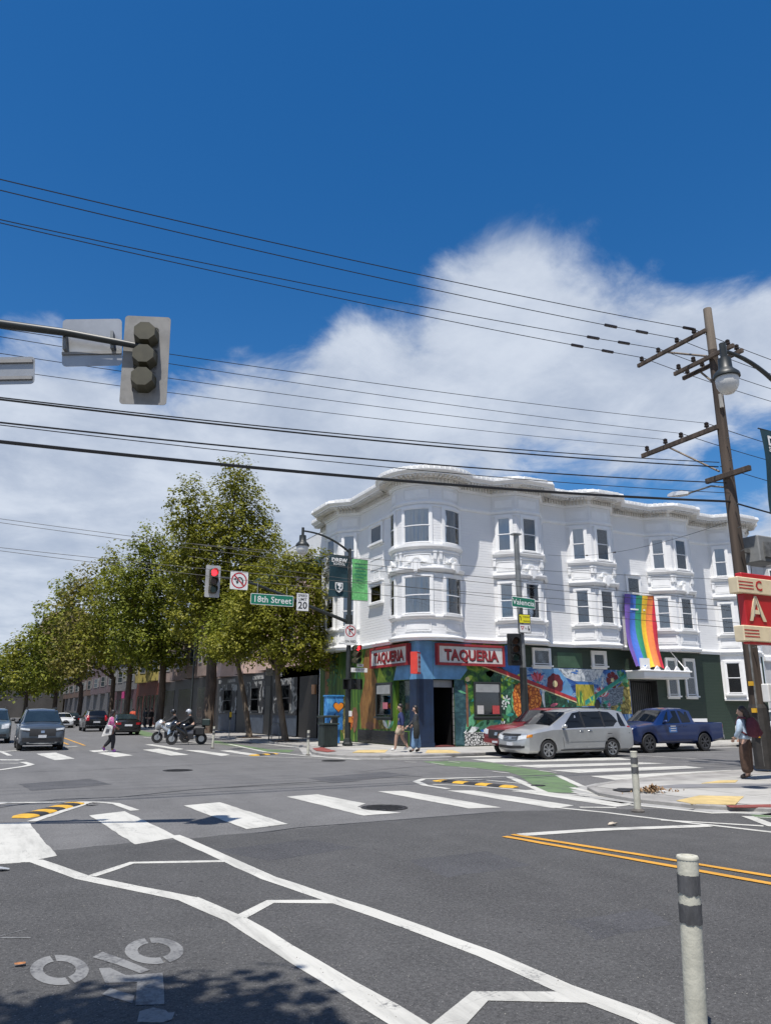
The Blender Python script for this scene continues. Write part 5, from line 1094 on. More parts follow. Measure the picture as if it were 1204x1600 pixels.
def band(t, g, pts, w, d=.006):
    m = MB()
    for (a, b), (c, e) in zip(pts, pts[1:]):
        dx, dy = c-a, e-b; L_ = math.hypot(dx,dy); nx, ny = -dy/L_*w/2, dx/L_*w/2
        m.add([g(a+nx,d,b+ny), g(a-nx,d,b-ny), g(c-nx,d,e-ny), g(c+nx,d,e+ny)], [(0,1,2,3)])
    return m
m = band(t, F, [(.16,-.22),(.16,.02),(.12,.10),(.02,.14),(-.06,.10),(-.08,.0),(-.08,-.06)], .06); m.add([F(*p) for p in ((-.16,.006,-.05),(0,.006,-.05),(-.08,.006,-.18))], [(0,1,2)]); m.add([F(*p) for p in ((-.14,.0062,.12),(-.14,.0062,-.02),(-.28,.0062,.05))], [(0,1,2)]); m.build('arrow', SBLK, t, kind='stuff')
ban_symbol(t, F, .36)
t = sign('street_name_sign', 'green 18th Street name sign hanging from the signal arm', F := frame3((10.95,my_-.12,6.55), f_s), 2.05, .50, SGRN, SW, r=.05); words(t, F, '18th Street', .40, 0, -.01, SW, .004)
for a in (-.7,.7): MB().tube([F(a,-.05,.25),F(a,-.05,.75-.1*(a>0))], .02, 6).build('hanger', POLE_G, t)
t = sign('speed_sign', 'white SPEED LIMIT 20 sign on the signal arm', F := frame3((12.42,my_-.13,6.55), f_s), .64, .86, SW, SBLK, r=.04); words(t, F, 'SPEED', .17, 0, .29, SBLK, .003); words(t, F, 'LIMIT', .17, 0, .12, SBLK, .003); words(t, F, '20', .46, 0, -.17, SBLK, .008)
t = sign('turn_sign', 'white no right turn ON RED sign on the dark pole under the arm', F := frame3((mx_+.02,my_-.15,5.15), f_s), .62, .98, SW); ban_symbol(t, F, .27, .17); words(t, F, 'ON RED', .155, 0, -.32, SBLK, .003)
m = band(t, F, [(-.06,-.0),(-.06,.25),(.06,.25)], .055); m.add([F(*p) for p in ((.04,.006,.33),(.04,.006,.17),(.17,.006,.25))], [(0,1,2)]); m.build('arrow', SBLK, t, kind='stuff')
signal_head('traffic_light', 'lower traffic light with lit red lamp beside the dark mast pole', frame3((mx_+.34,my_-.12,4.25), (.25,-1,0)), 0, SIG_Y, None, .8)
t = sign('block_sign', 'small white 18TH ST plate on the dark mast pole', F := frame3((mx_+.50,my_-.13,3.52), f_s), .86, .2, SW, r=.01); words(t, F, '18TH ST', .16, 0, 0, SBLK, .002)
t = sign('block_sign', 'small white plate standing above the 18TH ST plate', F := frame3((mx_+.55,my_-.13,3.74), f_s), .34, .14, SW, r=.01); words(t, F, '3500', .1, 0, 0, SBLK, .001)
def ped_head(label, c, n):
    t = thing('pedestrian_signal', label, 'pedestrian signal', c); F = frame3(c, n)
    plate(MB(), F, rrect(.44,.44,.03), -.2, 0).build('housing', SIG_D, t); m = MB(); plate(m, F, [(-.24,.22),(.24,.22),(.24,.25),(-.24,.25)], -.2, .2); plate(m, F, [(-.24,-.22),(-.22,-.22),(-.22,.22),(-.24,.22)], 0, .2); plate(m, F, [(.22,-.22),(.24,-.22),(.24,.22),(.22,.22)], 0, .2); m.build('hood', SIG_D, t, kind='stuff')
    plate(MB(), F, rrect(.38,.38,.02), .001, .006).build('screen', M('dark_signal_screen', (.02,.018,.016), .3), t); MB().tube([F(.3,-.1,0),F(0,-.1,0)], .03, 6).build('bracket', SIG_D, t)
ped_head('pedestrian signal box facing left on the dark mast pole', (mx_-.08,my_-.34,2.85), (-.9,-.45,0)); ped_head('pedestrian signal box facing the side street on the dark mast pole', (mx_+.42,my_-.1,2.85), (.8,-.6,0))
t = thing('push_button', 'small white and orange crossing button on the dark mast pole', 'push button', (mx_,my_-.15,1.2)); MB().box(mx_-.02,mx_+.12,my_-.19,my_-.14,1.42,1.66).build('button_sign', SW, t); MB().box(mx_-.02,mx_+.1,my_-.22,my_-.14,1.15,1.38).build('button_box', M('orange_button_box', (.55,.20,.03), .5), t)
t, F = banner('street_banner', 'dark teal DREW SCHOOL banner on the far lamp post', (mx_-1.08,my_), (1,0), 1.0, 6.95, 8.95, M('teal_banner', (.004,.034,.046), .7, .1, 4))
Ft_ = lambda a, d, z: F(a, d, z)
text('DREW', .28, SW, t, F(.5,.06,8.70), (1,0,0), (0,0,1), ext=.001, bold=.012); text('SCHOOL', .155, SW, t, F(.5,.06,8.52), (1,0,0), (0,0,1), ext=.001, bold=.003)
for pts, mt, d in (([(.30,7.62),(.70,7.62),(.70,7.35),(.64,7.22),(.5,7.13),(.36,7.22),(.30,7.35)], SW, .065), ([(.345,7.57),(.44,7.57),(.40,7.50),(.52,7.42),(.44,7.33),(.56,7.28),(.48,7.22),(.38,7.26),(.345,7.36)], MATS['teal_banner'], .068), ([(.60,7.57),(.655,7.57),(.655,7.38),(.60,7.30),(.55,7.38),(.62,7.45)], MATS['teal_banner'], .068)):
    MB().add([F(x,d,z) for x,z in pts], [tuple(range(len(pts)))]).build('crest', mt, t)
t, F = banner('street_banner', 'light green patterned banner on the far lamp post', (mx_+.12,my_), (1,0), .86, 6.85, 8.85, paint('green_banner', [(0,(.10,.38,.12)),(.25,(.13,.43,.15)),(1,(.19,.52,.20))], 7, .3, (1,1,1), 'vor'))
for z, w in ((8.62,.55),(8.45,.62),(8.28,.5),(8.11,.66),(7.96,.5),(7.80,.4)):            # lines of dark green print, too small to read
    x = .43-w/2
    while x < .43+w/2-.03: q = random.uniform(.03,.06); MB().add([F(a,.058,b) for a,b in ((x,z-.035),(x+q,z-.035),(x+q,z+.03),(x,z+.03))], [(0,1,2,3)]).build('print_letter', SGRN, t); x += q+.018
# ---- near mast arm: back of a signal and of two signs
na = thing('signal_mast', 'near signal pole whose dark arm reaches in from the left edge', 'signal pole', (-4.2,10.0,.0))
tipP = _C + ray(218,541)*10.9; p1 = _C + ray(100,519)*10.75; p2 = _C + ray(0,506)*10.7; d_ = (p2-p1).normalized(); p3 = p2+d_*1.5-Vector((0,0,.12)); p4 = p2+d_*3.2-Vector((0,0,.5)); p5 = p2+d_*4.6-Vector((0,0,1.3))
na.location = (p5.x,p5.y,0); ORG[na.name] = Vector((p5.x,p5.y,0))
MB().tube([tipP,p1,p2,p3,p4,p5], [.045,.055,.065,.075,.085,.10], 10).build('signal_arm', POLE_D, na, sm=60)
MB().tube([(p5.x,p5.y,0),(p5.x,p5.y,3),(p5.x,p5.y,p5.z+.4)], [.15,.13,.11], 12).build('pole', POLE_D, na, sm=60)
f_n = (tipP-p2).cross(Vector((0,0,1))); f_n = -f_n if f_n.y < 0 else f_n
f_n = Vector((f_n.x, f_n.y, 0)).normalized()
bk = Vector(_C + ray(228,563)*10.95); Fs = frame3(bk, f_n, R(-1.5))
signal_head('traffic_light', 'back of an olive traffic light on a grey backplate, upper left', Fs, 1, SIG_Y, M('weathered_backplate', (.24,.235,.225), .65, .15, 4, dirt=.3), 1.0).name
MB().tube([tipP, bk-f_n*.12+Vector((0,0,.1))], .05, 8).build('signal_bracket', POLE_G, na)
def back_sign(label, px_, w, h, roll):
    F = frame3(_C + ray(*px_)*10.85 + f_n*.10, f_n, roll); t = sign('traffic_sign', label, F, w, h, SW, None, ALU, .06)
    return t, F
t, F = back_sign('bare grey back of a square sign on the near signal arm', (142,530), .84, .76, R(-5.2))
for z in (.10,): MB().fbox(F, -.42, .42, z-.30, z-.26, -.03, -.007).build('stiffener', ALU_D, t)
for a in (-.3,.36): MB().fbox(F, a-.02, a+.02, -.16, .12, -.13, -.007).build('clamp', POLE_G, t)
t, F = back_sign('grey back of a wide sign cut off by the left picture edge', (-8,575), 1.05, .44, R(-5))
for z in (.14,-.13): MB().fbox(F, -.5, .5, z-.025, z+.025, -.04, -.007).build('stiffener', ALU_D, t)
MB().tube([F(.06,-.05,.2),F(.03,-.05,.62)], .03, 6).build('hanger', POLE_G, t)
# ---- pole by the mural with the Valencia sign
vp = thing('signal_pole', 'tall grey and green pole with Valencia sign in front of the mural', 'signal pole', (20.2,26.1,.12))
MB().tube([(20.2,26.1,.12),(20.2,26.1,3.45)], [.17,.15], 12).build('lower_pole', POLE_D, vp, sm=60); MB().tube([(20.2,26.1,3.45),(20.16,26.1,9.3)], [.135,.115], 12).build('upper_pole', POLE_G, vp, sm=60); MB().lathe([(.26,.12),(.26,.2),(.18,.4)], 12, (20.2,26.1,0)).build('pole_base', POLE_D, vp)
m = MB(); m.box(19.95,20.35,25.95,26.25,9.3,9.36); m.build('pole_cap', POLE_G, vp)
t = sign('street_name_sign', 'green Valencia street name sign on the pole by the mural', F := frame3((20.2,25.85,6.22), (-.05,-1,0), R(-3)), 1.22, .46, SGRN, SW, r=.04); words(t, F, 'Valencia', .34, 0, -.005, SW, .004)
t = sign('turn_yield_sign', 'yellow turning vehicles sign under the Valencia sign', F := frame3((20.22,25.85,5.52), (-.05,-1,0)), .60, .40, SYEL, SBLK, r=.02); words(t, F, 'TURNING', .085, .10, .08, SBLK, .001); words(t, F, 'VEHICLES', .08, .08, -.10, SBLK, .001); band(t, F, [(-.2,-.08),(-.2,.08),(-.26,.08)], .04).build('arrow', SBLK, t, kind='stuff')
t = sign('yield_sign', 'small white yield to pedestrians sign under the yellow one', F := frame3((20.22,25.85,5.10), (-.05,-1,0)), .60, .38, SW, SBLK, r=.02)
for q, mt, d in (([(-.24,.10),(-.04,.10),(-.14,-.08)], SREDS, .006), ([(-.19,.07),(-.09,.07),(-.14,-.02)], SW, .007)): poly_on(t, F, q, mt, d, 'yield_triangle')
words(t, F, 'TO', .09, .03, 0, SBLK, .001); poly_on(t, F, [(.15,.10),(.20,.13),(.19,.05),(.24,-.02),(.20,-.12),(.17,-.03),(.13,-.12),(.15,.0)], SBLK, .006, 'walker')
signal_head('traffic_light', 'black unlit traffic light mounted left of the Valencia pole', frame3((19.72,26.0,4.2), (-.35,-.94,0)), 1, SIG_D, SIG_D, .95); MB().tube([(19.75,26.05,4.75),(20.2,26.1,4.75)], .03, 6).build('signal_bracket', SIG_D, vp); MB().tube([(19.75,26.05,3.7),(20.2,26.1,3.7)], .03, 6).build('signal_bracket', SIG_D, vp)
# ---- right-hand lamp whose post stands outside the picture
lt = _C + ray(1129,548)*15.2; rl = thing('street_lamp', 'dark street lamp with hanging globe on an arm from the right edge', 'street lamp', (lt.x+2.35,lt.y-.1,.12))
acorn_lamp(rl, lt, (lt.x+2.35,lt.y-.1,lt.z-1.2), .80, .05); MB().tube([(lt.x+2.35,lt.y-.1,.12),(lt.x+2.35,lt.y-.1,4),(lt.x+2.35,lt.y-.1,lt.z-1.0)], [.14,.11,.08], 12).build('post', POLE_D, rl, sm=60)
bx_ = lt.x+2.35-1.06
zt = atY(1197,674,lt.y-.1).z; zb = atY(1200,800,lt.y-.1).z
lx = atY(1195,735,lt.y-.1).x
t, F = banner('street_banner', 'dark teal banner at the right edge of the picture', (lx,lt.y-.1), (1,0), max(.6,lt.x+2.28-lx), zb, zt, MATS['teal_banner'])
text('DREW', .27, SW, t, F(.12,.06,zt-.24), (1,0,0), (0,0,1), ext=.001, bold=.012, align='LEFT'); text('SCHOOL', .15, SW, t, F(.12,.06,zt-.42), (1,0,0), (0,0,1), ext=.001, bold=.003, align='LEFT')
# ---- utility pole
WOOD = M('weathered_pole_wood', (.070,.052,.040), .9, .5, 4, .8, 14, stretch=(1,1,.06), dirt=.3); WOODL = M('pale_pole_wood', (.20,.165,.13), .9, .3, 4, .6, 14, stretch=(1,1,.06)); INSU = M('brown_insulator', (.03,.02,.016), .3, .2, 9); WIREM = M('black_wire', (.012,.012,.013), .6); HARD = M('pole_hardware', (.22,.22,.21), .5, .3, 6, metal=.5)
UX, UY = 19.2, 14.3
up_ = thing('utility_pole', 'tall wooden utility pole with crossarms on the right corner', 'utility pole', (UX,UY,.12))
MB().tube([(UX,UY,.12),(UX,UY,2.5),(UX,UY,7),(UX,UY,11),(UX+.0,UY,12.8)], [.215,.20,.175,.15,.14], 14).build('pole', WOOD, up_, sm=60)
MB().tube([(UX,UY,12.78),(UX-.01,UY,13.7),(UX-.01,UY,14.28)], [.14,.132,.128], 14).build('pole_top', WOODL, up_, sm=60)
MB().lathe([(.27,.12),(.26,1.75),(.23,1.85)], 12, (UX+.02,UY,0)).build('pole_sheath', M('dark_pole_sheath', (.03,.027,.025), .8, .3, 4, .4, 30), up_)
def xarm(x, y0, y1, z, h=.13, w=.10):
    MB().box(x-w/2, x+w/2, y0, y1, z-h/2, z+h/2).build('crossarm', WOOD, up_, bev=.01)
xarm(UX-.2, 14.3, 17.2, 13.47); xarm(UX-.2, 13.4, 15.7, 12.52); xarm(UX+.2, 13.4, 15.7, 12.45); xarm(UX-.2, 14.3, 17.4, 10.16, .15); xarm(UX-.2, 13.4, 14.95, 8.56, .16, .12)
for a, b in (((UX-.2,15.9,13.42),(UX-.2,14.4,12.6)), ((UX-.2,16.2,10.08),(UX-.2,14.45,8.75)), ((UX+.2,15.0,12.4),(UX+.1,14.35,11.6))): MB().tube([a,b], .035, 6).build('brace', WOODL, up_)
def insul(x, y, z): MB().lathe([(.03,0),(.03,.05),(.075,.06),(.08,.10),(.05,.12),(.07,.14),(.07,.19),(.03,.22)], 10, (x,y,z)).build('insulator', INSU, up_, sm=50)
INS1 = [14.75,15.45,16.25,17.0]; INS3 = [14.7,15.7,16.35,17.15]
for y in INS1: insul(UX-.2, y, 13.53)
for y in INS3: insul(UX-.2, y, 10.23)
for y in (13.6,14.9,15.5): insul(UX-.2, y, 12.58); insul(UX+.2, y, 12.51)
for z in (3.4,4.1,4.8,5.5,6.2,6.9,7.6,9.0,9.7,11.2):
    MB().tube([(UX-.14,UY-.2,z),(UX-.2,UY-.34,z+.01)], .015, 5).build('step_bolt', HARD, up_); MB().tube([(UX+.1,UY+.14,z+.3),(UX+.16,UY+.3,z+.3)], .015, 5).build('step_bolt', HARD, up_)
MB().box(UX-.17, UX-.1, UY-.22, UY-.13, 10.75, 11.2).build('pole_tag', M('pale_tag', (.42,.40,.36), .7), up_)
MB().tube([(UX-.19,UY-.12,.2),(UX-.17,UY-.11,3.2),(UX-.15,UY-.09,4.4),(UX-.05,UY-.2,5.2)], .03, 6).build('conduit', HARD, up_)
for z in (2.35,1.62,.95): MB().box(UX-.27, UX-.22, UY-.14, UY+.0, z, z+.12).build('reflector', M('amber_reflector', (.65,.36,.02), .4), up_)
# transformer cabinet and streetlight arm on the pole
MB().box(UX+.35, UX+1.15, UY-.45, UY+.2, 5.9, 6.7).build('equipment_box', M('equipment_grey', (.24,.245,.24), .6, .15, 3, dirt=.2), up_, bev=.03); MB().box(UX-.05, UX+.4, UY-.15, UY-.05, 6.2, 6.32).build('equipment_bracket', HARD, up_); MB().box(UX+.55, UX+.9, UY-.5, UY-.45, 6.05, 6.5).build('equipment_door', HARD, up_)
MB().box(UX+.25, UX+.5, UY-.2, UY+.1, 3.5, 4.6).build('meter_box', HARD, up_, bev=.02); MB().box(UX-.02, UX+.2, UY-.42, UY-.2, 1.9, 2.4).build('white_box', SW, up_, bev=.02)
def cobra(parent, a, b):
    a, b = Vector(a), Vector(b); d = (b-a).normalized(); MB().tube([a, a.lerp(b,.4)+Vector((0,0,.12)), b], .03, 6).build('lamp_arm', HARD, parent)
    s_ = d.cross(Vector((0,0,1))).normalized(); m = MB(); vs_ = []
    for k, (t_, w, h) in enumerate(((0,.06,.05),(.2,.15,.09),(.55,.17,.10),(.8,.08,.05))):
        c = b+d*t_; vs_ += [c+s_*w-Vector((0,0,h*.5)), c+s_*w*.7+Vector((0,0,h)), c-s_*w*.7+Vector((0,0,h)), c-s_*w-Vector((0,0,h*.5))]
    m.add(vs_, [(4*i+j,4*i+4+j,4*i+4+(j+1)%4,4*i+(j+1)%4) for i in range(3) for j in range(4)]+[(0,1,2,3),(15,14,13,12)]); m.build('lamp_head', M('lamp_head_grey', (.55,.56,.56), .4, .1, 4, metal=.3), parent, sm=50)
cobra(up_, (UX,UY+.1,8.25), (UX-.05,UY+1.45,8.42))
p2_ = thing('utility_pole', 'far second utility pole with lamp right of the picture edge', 'utility pole', (34.0,14.6,.12)); MB().tube([(34,14.6,.12),(34,14.6,13)], [.2,.14], 12).build('pole', WOOD, p2_); cobra(p2_, (33.9,14.8,10.0), (32.6,17.0,10.35))
# ---- overhead wires
def wire(label, A, B, sag, r=.012, group=None, beads=()):
    A, B = Vector(A), Vector(B); n = 28; pts = [A.lerp(B,i/n)-Vector((0,0,sag*4*(i/n)*(1-i/n))) for i in range(n+1)]
    t = MB().tube(pts, r, 5).build('overhead_wire', WIREM); tag(t, label, 'wire', group)
    for b in beads:
        i = int(b*n); MB().tube([pts[i], pts[i].lerp(pts[i+1],.35)], r*4.2, 6).build('splice', INSU, t)
    return t
def wire_px(label, A, ypx, r=.012, xpx=0, sag=.35, beads=(), group='overhead wires'):
    """From the pole point A to the left so that it leaves the picture at (xpx, ypx)."""
    E = atY(xpx, ypx, A[1]); d = E-Vector(A); B = Vector(A)+d*1.9; s_full = sag
    # sag lowers the wire where it crosses the picture edge: lift the far end to keep it there
    k = 1/1.9; B.z += s_full*4*k*(1-k)/k
    return wire(label, A, B, s_full, r, group, beads)
zi = 13.72
for i, (y, yp, nm) in enumerate(((14.75,280,'topmost thin wire to the innermost insulator of the top crossarm'), (15.45,297,'second wire from the top, ending on the top crossarm'), (16.25,343,'third wire from the top, ending on the top crossarm'), (17.0,348,'fourth wire from the top, ending at the outer tip of the top crossarm'))):
    wire_px(nm, (UX-.2,y,zi), yp, .012, sag=.5, beads=((.06,.085) if i else (.03,)))
for i, (y, yp) in enumerate(((14.7,513),(15.7,526),(16.35,552),(17.15,577))): wire_px('hair thin wire number %s from the pole of the four on the long middle crossarm' % ('one','two','three','four')[i], (UX-.2,y,10.42), yp, .008, sag=.45)
for nm, z, yp, r, y in (('upper of two thin cables just above the roof line', 9.05, 621, .014, 14.45), ('thick black cable under the two thin ones, meeting the pole brace', 8.92, 624, .020, 14.5), ('lone medium cable crossing above the round bay', 8.35, 660, .018, 14.3), ('thickest black cable, sagging across the white cornice', 7.75, 690, .036, 14.25), ('thin messenger wire above the thickest cable', 8.0, 664, .010, 14.2)):
    wire_px(nm, (UX-.15,y,z), yp, r, sag=.55)
for i, (y, z) in enumerate(((14.75,zi),(15.45,zi),(16.25,zi),(17.0,zi),(14.7,10.42),(15.7,10.42),(14.4,8.9),(14.25,7.75))):
    wire('wire running right from the utility pole, %s' % ('off the innermost insulator of the top crossarm','off the second insulator of the top crossarm','off the third insulator of the top crossarm','off the outer tip of the top crossarm','off the innermost insulator of the middle crossarm','off the second insulator of the middle crossarm','just above the short lower crossarm','lowest and thickest')[i], (UX-.2,y,z), (34,y-.3,z-.2), .3, .012 if i < 7 else .028, 'wires right of the utility pole')
# wires to the corner building and across the tree-lined street
wire('thin service wire from the utility pole to the right end of the white building', (UX,UY+.2,7.4), (38.5,28.4,9.8), .5, .009, beads=(.42,.52,.6))
wire('thin service wire sagging in front of the white bays to the pole', (UX,UY+.2,7.2), (24.6,29.3,9.4), .4, .007, beads=(.5,.7))
for i, (a, b) in enumerate((((0,806),(600,876)), ((0,812),(600,884)), ((0,851),(600,905)), ((0,856),(640,925)))):
    A = _C + ray(*a)*30; B = _C + ray(*b)*30; d = B-A
    wire('far thin wire passing left of the trees, %s of four' % ('top','second','third','lowest')[i], A-d*.3, B+d*.9, .25, .011, 'thin trolley wires across the far street')
for i, (y0, y1) in enumerate(((868,900),(905,965))):
    A = _C + ray(600,y0)*28; B = _C + ray(1110,y1)*28; wire('thin wire crossing the white facade, %s one' % ('upper','lower')[i], A+(A-B)*.6, B+(B-A)*.3, .2, .008, 'thin wires in front of the white facade')
# ---- neon sign and the building that carries it, right of the picture
RB = M('neon_sign_red', (.42,.012,.018), .4, .1, 3, dirt=.1); CRM = M('neon_sign_cream', (.66,.56,.38), .5, .08, 3, dirt=.12)
SY = 11.75; xL = atY(1148,905,SY).x; z_t, z_b = atY(1148,893,SY).z, atY(1160,1005,SY).z
ns = thing('neon_sign', 'red and cream projecting sign with letter A at right edge of picture', 'sign', (17.2,SY,z_b)); Fn = flat((xL,SY), (1,0), (0,-1)); k_ = (z_t-z_b); wS = 17.3-xL
MB().fbox(Fn, .22, wS, z_b, z_t, -.18, .0).build('sign_body', RB, ns, bev=.02)
for f0, f1 in ((.70,.93),(.03,.25)):
    MB().fbox(Fn, .0, wS, z_b+k_*f0, z_b+k_*f1, -.22, .05).build('cream_band', CRM, ns, bev=.02)
    for q in range(3): zc = z_b+k_*(f0+(f1-f0)*(.3+.2*q)); MB().fbox(Fn, .03, .55, zc-.012, zc+.012, .05, .056).build('red_stripe', RB, ns)
text('A', k_*.50, CRM, ns, Fn(.62,.012,z_b+k_*.475), (1,0,0), (0,0,1), ext=.01, bold=.012); text('C', k_*.2, RB, ns, Fn(.75,.056,z_b+k_*.815), (1,0,0), (0,0,1), ext=.004, bold=.006)
MB().tube([Fn(.5,.02,z_b+k_*.38),Fn(.60,.02,z_b+k_*.66),Fn(.64,.02,z_b+k_*.66),Fn(.74,.02,z_b+k_*.38)], .012, 5).build('neon_tube', HARD, ns)
for f in (.2,.8): MB().tube([Fn(wS-.1,-.09,z_b+k_*f),Fn(wS+.9,-.09,z_b+k_*f)], .04, 6).build('sign_bracket', HARD, ns)
rb = thing('corner_shop', 'corner building outside the right picture edge that carries the neon sign', 'building', (18.0,11.4,.12)); RW = M('beige_shop_stucco', (.42,.36,.28), .8, .1, 2)
MB().box(18.0,30,-6,11.5,.1,7.5).build('wall', RW, rb); m = MB(); m.sweep([(18,-6),(18,11.5),(30,11.5)][::-1], [(0,7.2),(.2,7.3),(.25,7.6),(0,7.7)]); m.build('cornice', TRIM, rb)
Fr = flat((18,11.5), (0,-1), (-1,0))
for i in range(4): simple_window(Fr, 1.2+i*3.4, 3.6+i*3.4, .8, 3.0, rb); simple_window(Fr, 1.5+i*3.4, 2.9+i*3.4, 4.4, 6.2, rb)
# ------------------------------------------------------------------ vehicles
TYRE = M('tyre_rubber', (.016,.016,.017), .75, .25, 12); RIM = M('alloy_rim', (.42,.43,.44), .3, .1, 8, metal=.8); RIM_D = M('dark_alloy_rim', (.08,.08,.085), .35, .2, 8, metal=.6); WELL = M('wheel_well_black', (.008,.008,.008), .9, .2, 4)
CGL = M('car_glass', (.006,.008,.011), .04, .2, 1, spec=.4); CGL_B = M('car_glass_bright', (.016,.026,.034), .04, .2, 1, spec=.6); BPL = M('black_plastic', (.018,.018,.019), .55, .2, 8); CHR = M('chrome', (.55,.56,.57), .15, .05, 5, metal=1.0); LAMPW = M('headlamp_lens', (.55,.57,.58), .12, .15, 14, spec=.8); LAMPA = M('amber_lens', (.6,.22,.02), .2); LAMPR = M('tail_lamp_red', (.28,.008,.012), .2, .2, 10); PLATE = M('number_plate', (.55,.56,.58), .5, .15, 30); SEAM = M('panel_gap', (.01,.01,.011), .8)
def car_paint(name, c, metal=.35, rough=.32): return M(name, c, rough, .05, 2.5, metal=metal, coat=.6, dirt=.08)
class Car:
    def __init__(s, name, label, cat, loc, rz, L, W, H, wb, fo, tyre, st, paint_, rim=RIM, group=None, gc=.22, arch=1.16):
        """st: stations front to back (distance from the nose, shoulder z, top z, half-width factor, top half-width factor, kind)."""
        s.t = thing(name, label, cat, loc, rz, group, world=False); s.L, s.W, s.H = L, W, H; s.p = paint_; s.hw = W/2; s.gc = gc
        s.ax = [L/2-fo, L/2-fo-wb]; s.r = tyre; Ra = tyre*arch
        S_ = [dict(x=L/2-d, zs=zs, zt=zt, w=wf*W/2, wt=tf*W/2, k=k) for d, zs, zt, wf, tf, k in st]
        xs = sorted({round(a+Ra*q,4) for a in s.ax for q in (-1.02,-1,-.92,-.75,-.5,-.2,.2,.5,.75,.92,1,1.02)}|{q['x'] for q in S_}, reverse=True)
        xs = [x for x in xs if S_[-1]['x']-1e-6 <= x <= S_[0]['x']+1e-6]; s.S = S_; s.xs = xs; s.sec = [s.section(x, Ra) for x in xs]
        m = MB(); n = 15
        for q in s.sec: m.v += [(p[0],p[1],p[2]) for p in q]+[(p[0],-p[1],p[2]) for p in q[-2:0:-1]]
        n = 2*len(s.sec[0])-2
        for i in range(len(xs)-1):
            for j in range(n): m.f.append((i*n+j,i*n+(j+1)%n,(i+1)*n+(j+1)%n,(i+1)*n+j)); m.m.append(0)
        m.f += [tuple(range(n-1,-1,-1)), tuple(range((len(xs)-1)*n,len(xs)*n))]; m.m += [0,0]
        s.body = m.build('body', paint_, s.t, sm=32)
        for a in s.ax:                                            # dark wheel wells
            w_ = MB(); k = 10; prof = [(a+Ra*.99*math.cos(math.pi*i/k), s.r+Ra*.99*math.sin(math.pi*i/k)) for i in range(k+1)]
            w_.yprism([(x,z-.02) for x,z in prof]+[(a-Ra*.99,.3),(a+Ra*.99,.3)], -s.hw*.80, s.hw*.80); w_.build('wheel_well', WELL, s.body)
            for sd in (1,-1): s.wheel(a, sd, rim)
    def at(s, x):
        for a, b in zip(s.S, s.S[1:]):
            if a['x'] >= x >= b['x']:
                t = (a['x']-x)/max(1e-6,a['x']-b['x']); return {k: a[k]+(b[k]-a[k])*t for k in ('zs','zt','w','wt')} | {'k': a['k']}
        return {k: s.S[-1][k] for k in ('zs','zt','w','wt','k')}
    def section(s, x, Ra):
        q = s.at(x); zb = s.gc+ (.10 if x > s.L/2-.12 or x < -s.L/2+.12 else 0); w, zs, zt, wt = q['w'], q['zs'], q['zt'], q['wt']; zm = zb+(zs-zb)*.52
        za = None
        for a in s.ax:
            if abs(x-a) <= Ra*1.0001: za = s.r+math.sqrt(max(0,Ra*Ra-(x-a)**2))
        z1 = za if za else zb; z2 = za if za else zb+.09; z3 = max(zm, (za or 0)+.03)
        if q['k'] == 'bed': top = [(x,w*.90,zs-.005),(x,w*.88,zt),(x,0,zt)]
        else: top = [(x,wt,zt-(.05 if wt < w*.93 else .02)),(x,wt*.80,zt-.012),(x,0,zt+.015)]
        return [(x,0,z1),(x,w*.88,z1),(x,w*.985,z2),(x,w,z3),(x,w*.985,zs-.05*(zs-zm)),(x,w*.955,zs)] + top
    def side(s, x, t, off=.008, sd=1):
        """Point on the side glass line: t 0 shoulder .. 1 roof edge."""
        q = s.at(x); y0, z0, y1, z1 = q['w']*.955, q['zs'], q['wt'], q['zt']-.05; return (x, sd*(y0+(y1-y0)*t+off), z0+(z1-z0)*t)
    def low(s, x, t, off=.006, sd=1):
        q = s.at(x); zb = s.gc+.09; z = zb+(q['zs']-zb)*t; zm = s.gc+(q['zs']-s.gc)*.52
        y = q['w']*(.985+.015*min(1,(z-zb)/max(.05,zm-zb))) if z < zm else q['w']*(1-.045*max(0,(z-zm)/max(.05,q['zs']-zm))**2.2); return (x, sd*(y+off), z)
    def glass_side(s, pts, mat_=None, name='side_window'):
        for sd in (1,-1):
            P = [s.side(x,t,.007,sd) for x,t in pts]; m = MB(); m.add(P, [tuple(range(len(P))) if sd < 0 else tuple(range(len(P)-1,-1,-1))]); m.build(name, mat_ or CGL, s.t)
    def glass_across(s, d0, d1, name, mat_=None, k=.93, e0=.05, e1=.05):
        xa, xb = s.L/2-d0, s.L/2-d1; A, B = s.at(xa), s.at(xb); m = MB(); vs_ = []; n = 8
        for q in range(5):
            t = e0+(1-e0-e1)*q/4; x = xa+(xb-xa)*t; z = A['zt']+(B['zt']-A['zt'])*t; w = (A['wt']+(B['wt']-A['wt'])*t)*k
            dz = abs(B['zt']-A['zt']); dx = abs(xa-xb); nl = math.hypot(dz,dx); nx = dz/nl*(1 if B['zt'] > A['zt'] else -1); nz = dx/nl
            for j in range(n+1): u = -1+2*j/n; c = .015*(1-u*u)-.004; vs_.append((x+nx*(.010+c*.2), u*w, z+.018*(1-abs(u)**2.2)-.006+nz*.010))
        m.add(vs_, [(q*(n+1)+j,q*(n+1)+j+1,(q+1)*(n+1)+j+1,(q+1)*(n+1)+j) for q in range(4) for j in range(n)]); return m.build(name, mat_ or CGL, s.t, sm=60)
    def seam(s, pts, upper=False, name='door_seam', sds=(1,-1), r=.006, mat_=None):
        for sd in sds: MB().tube([s.low(x,t,.002,sd) for x,t in pts], r, 4).build(name, mat_ or SEAM, s.body)
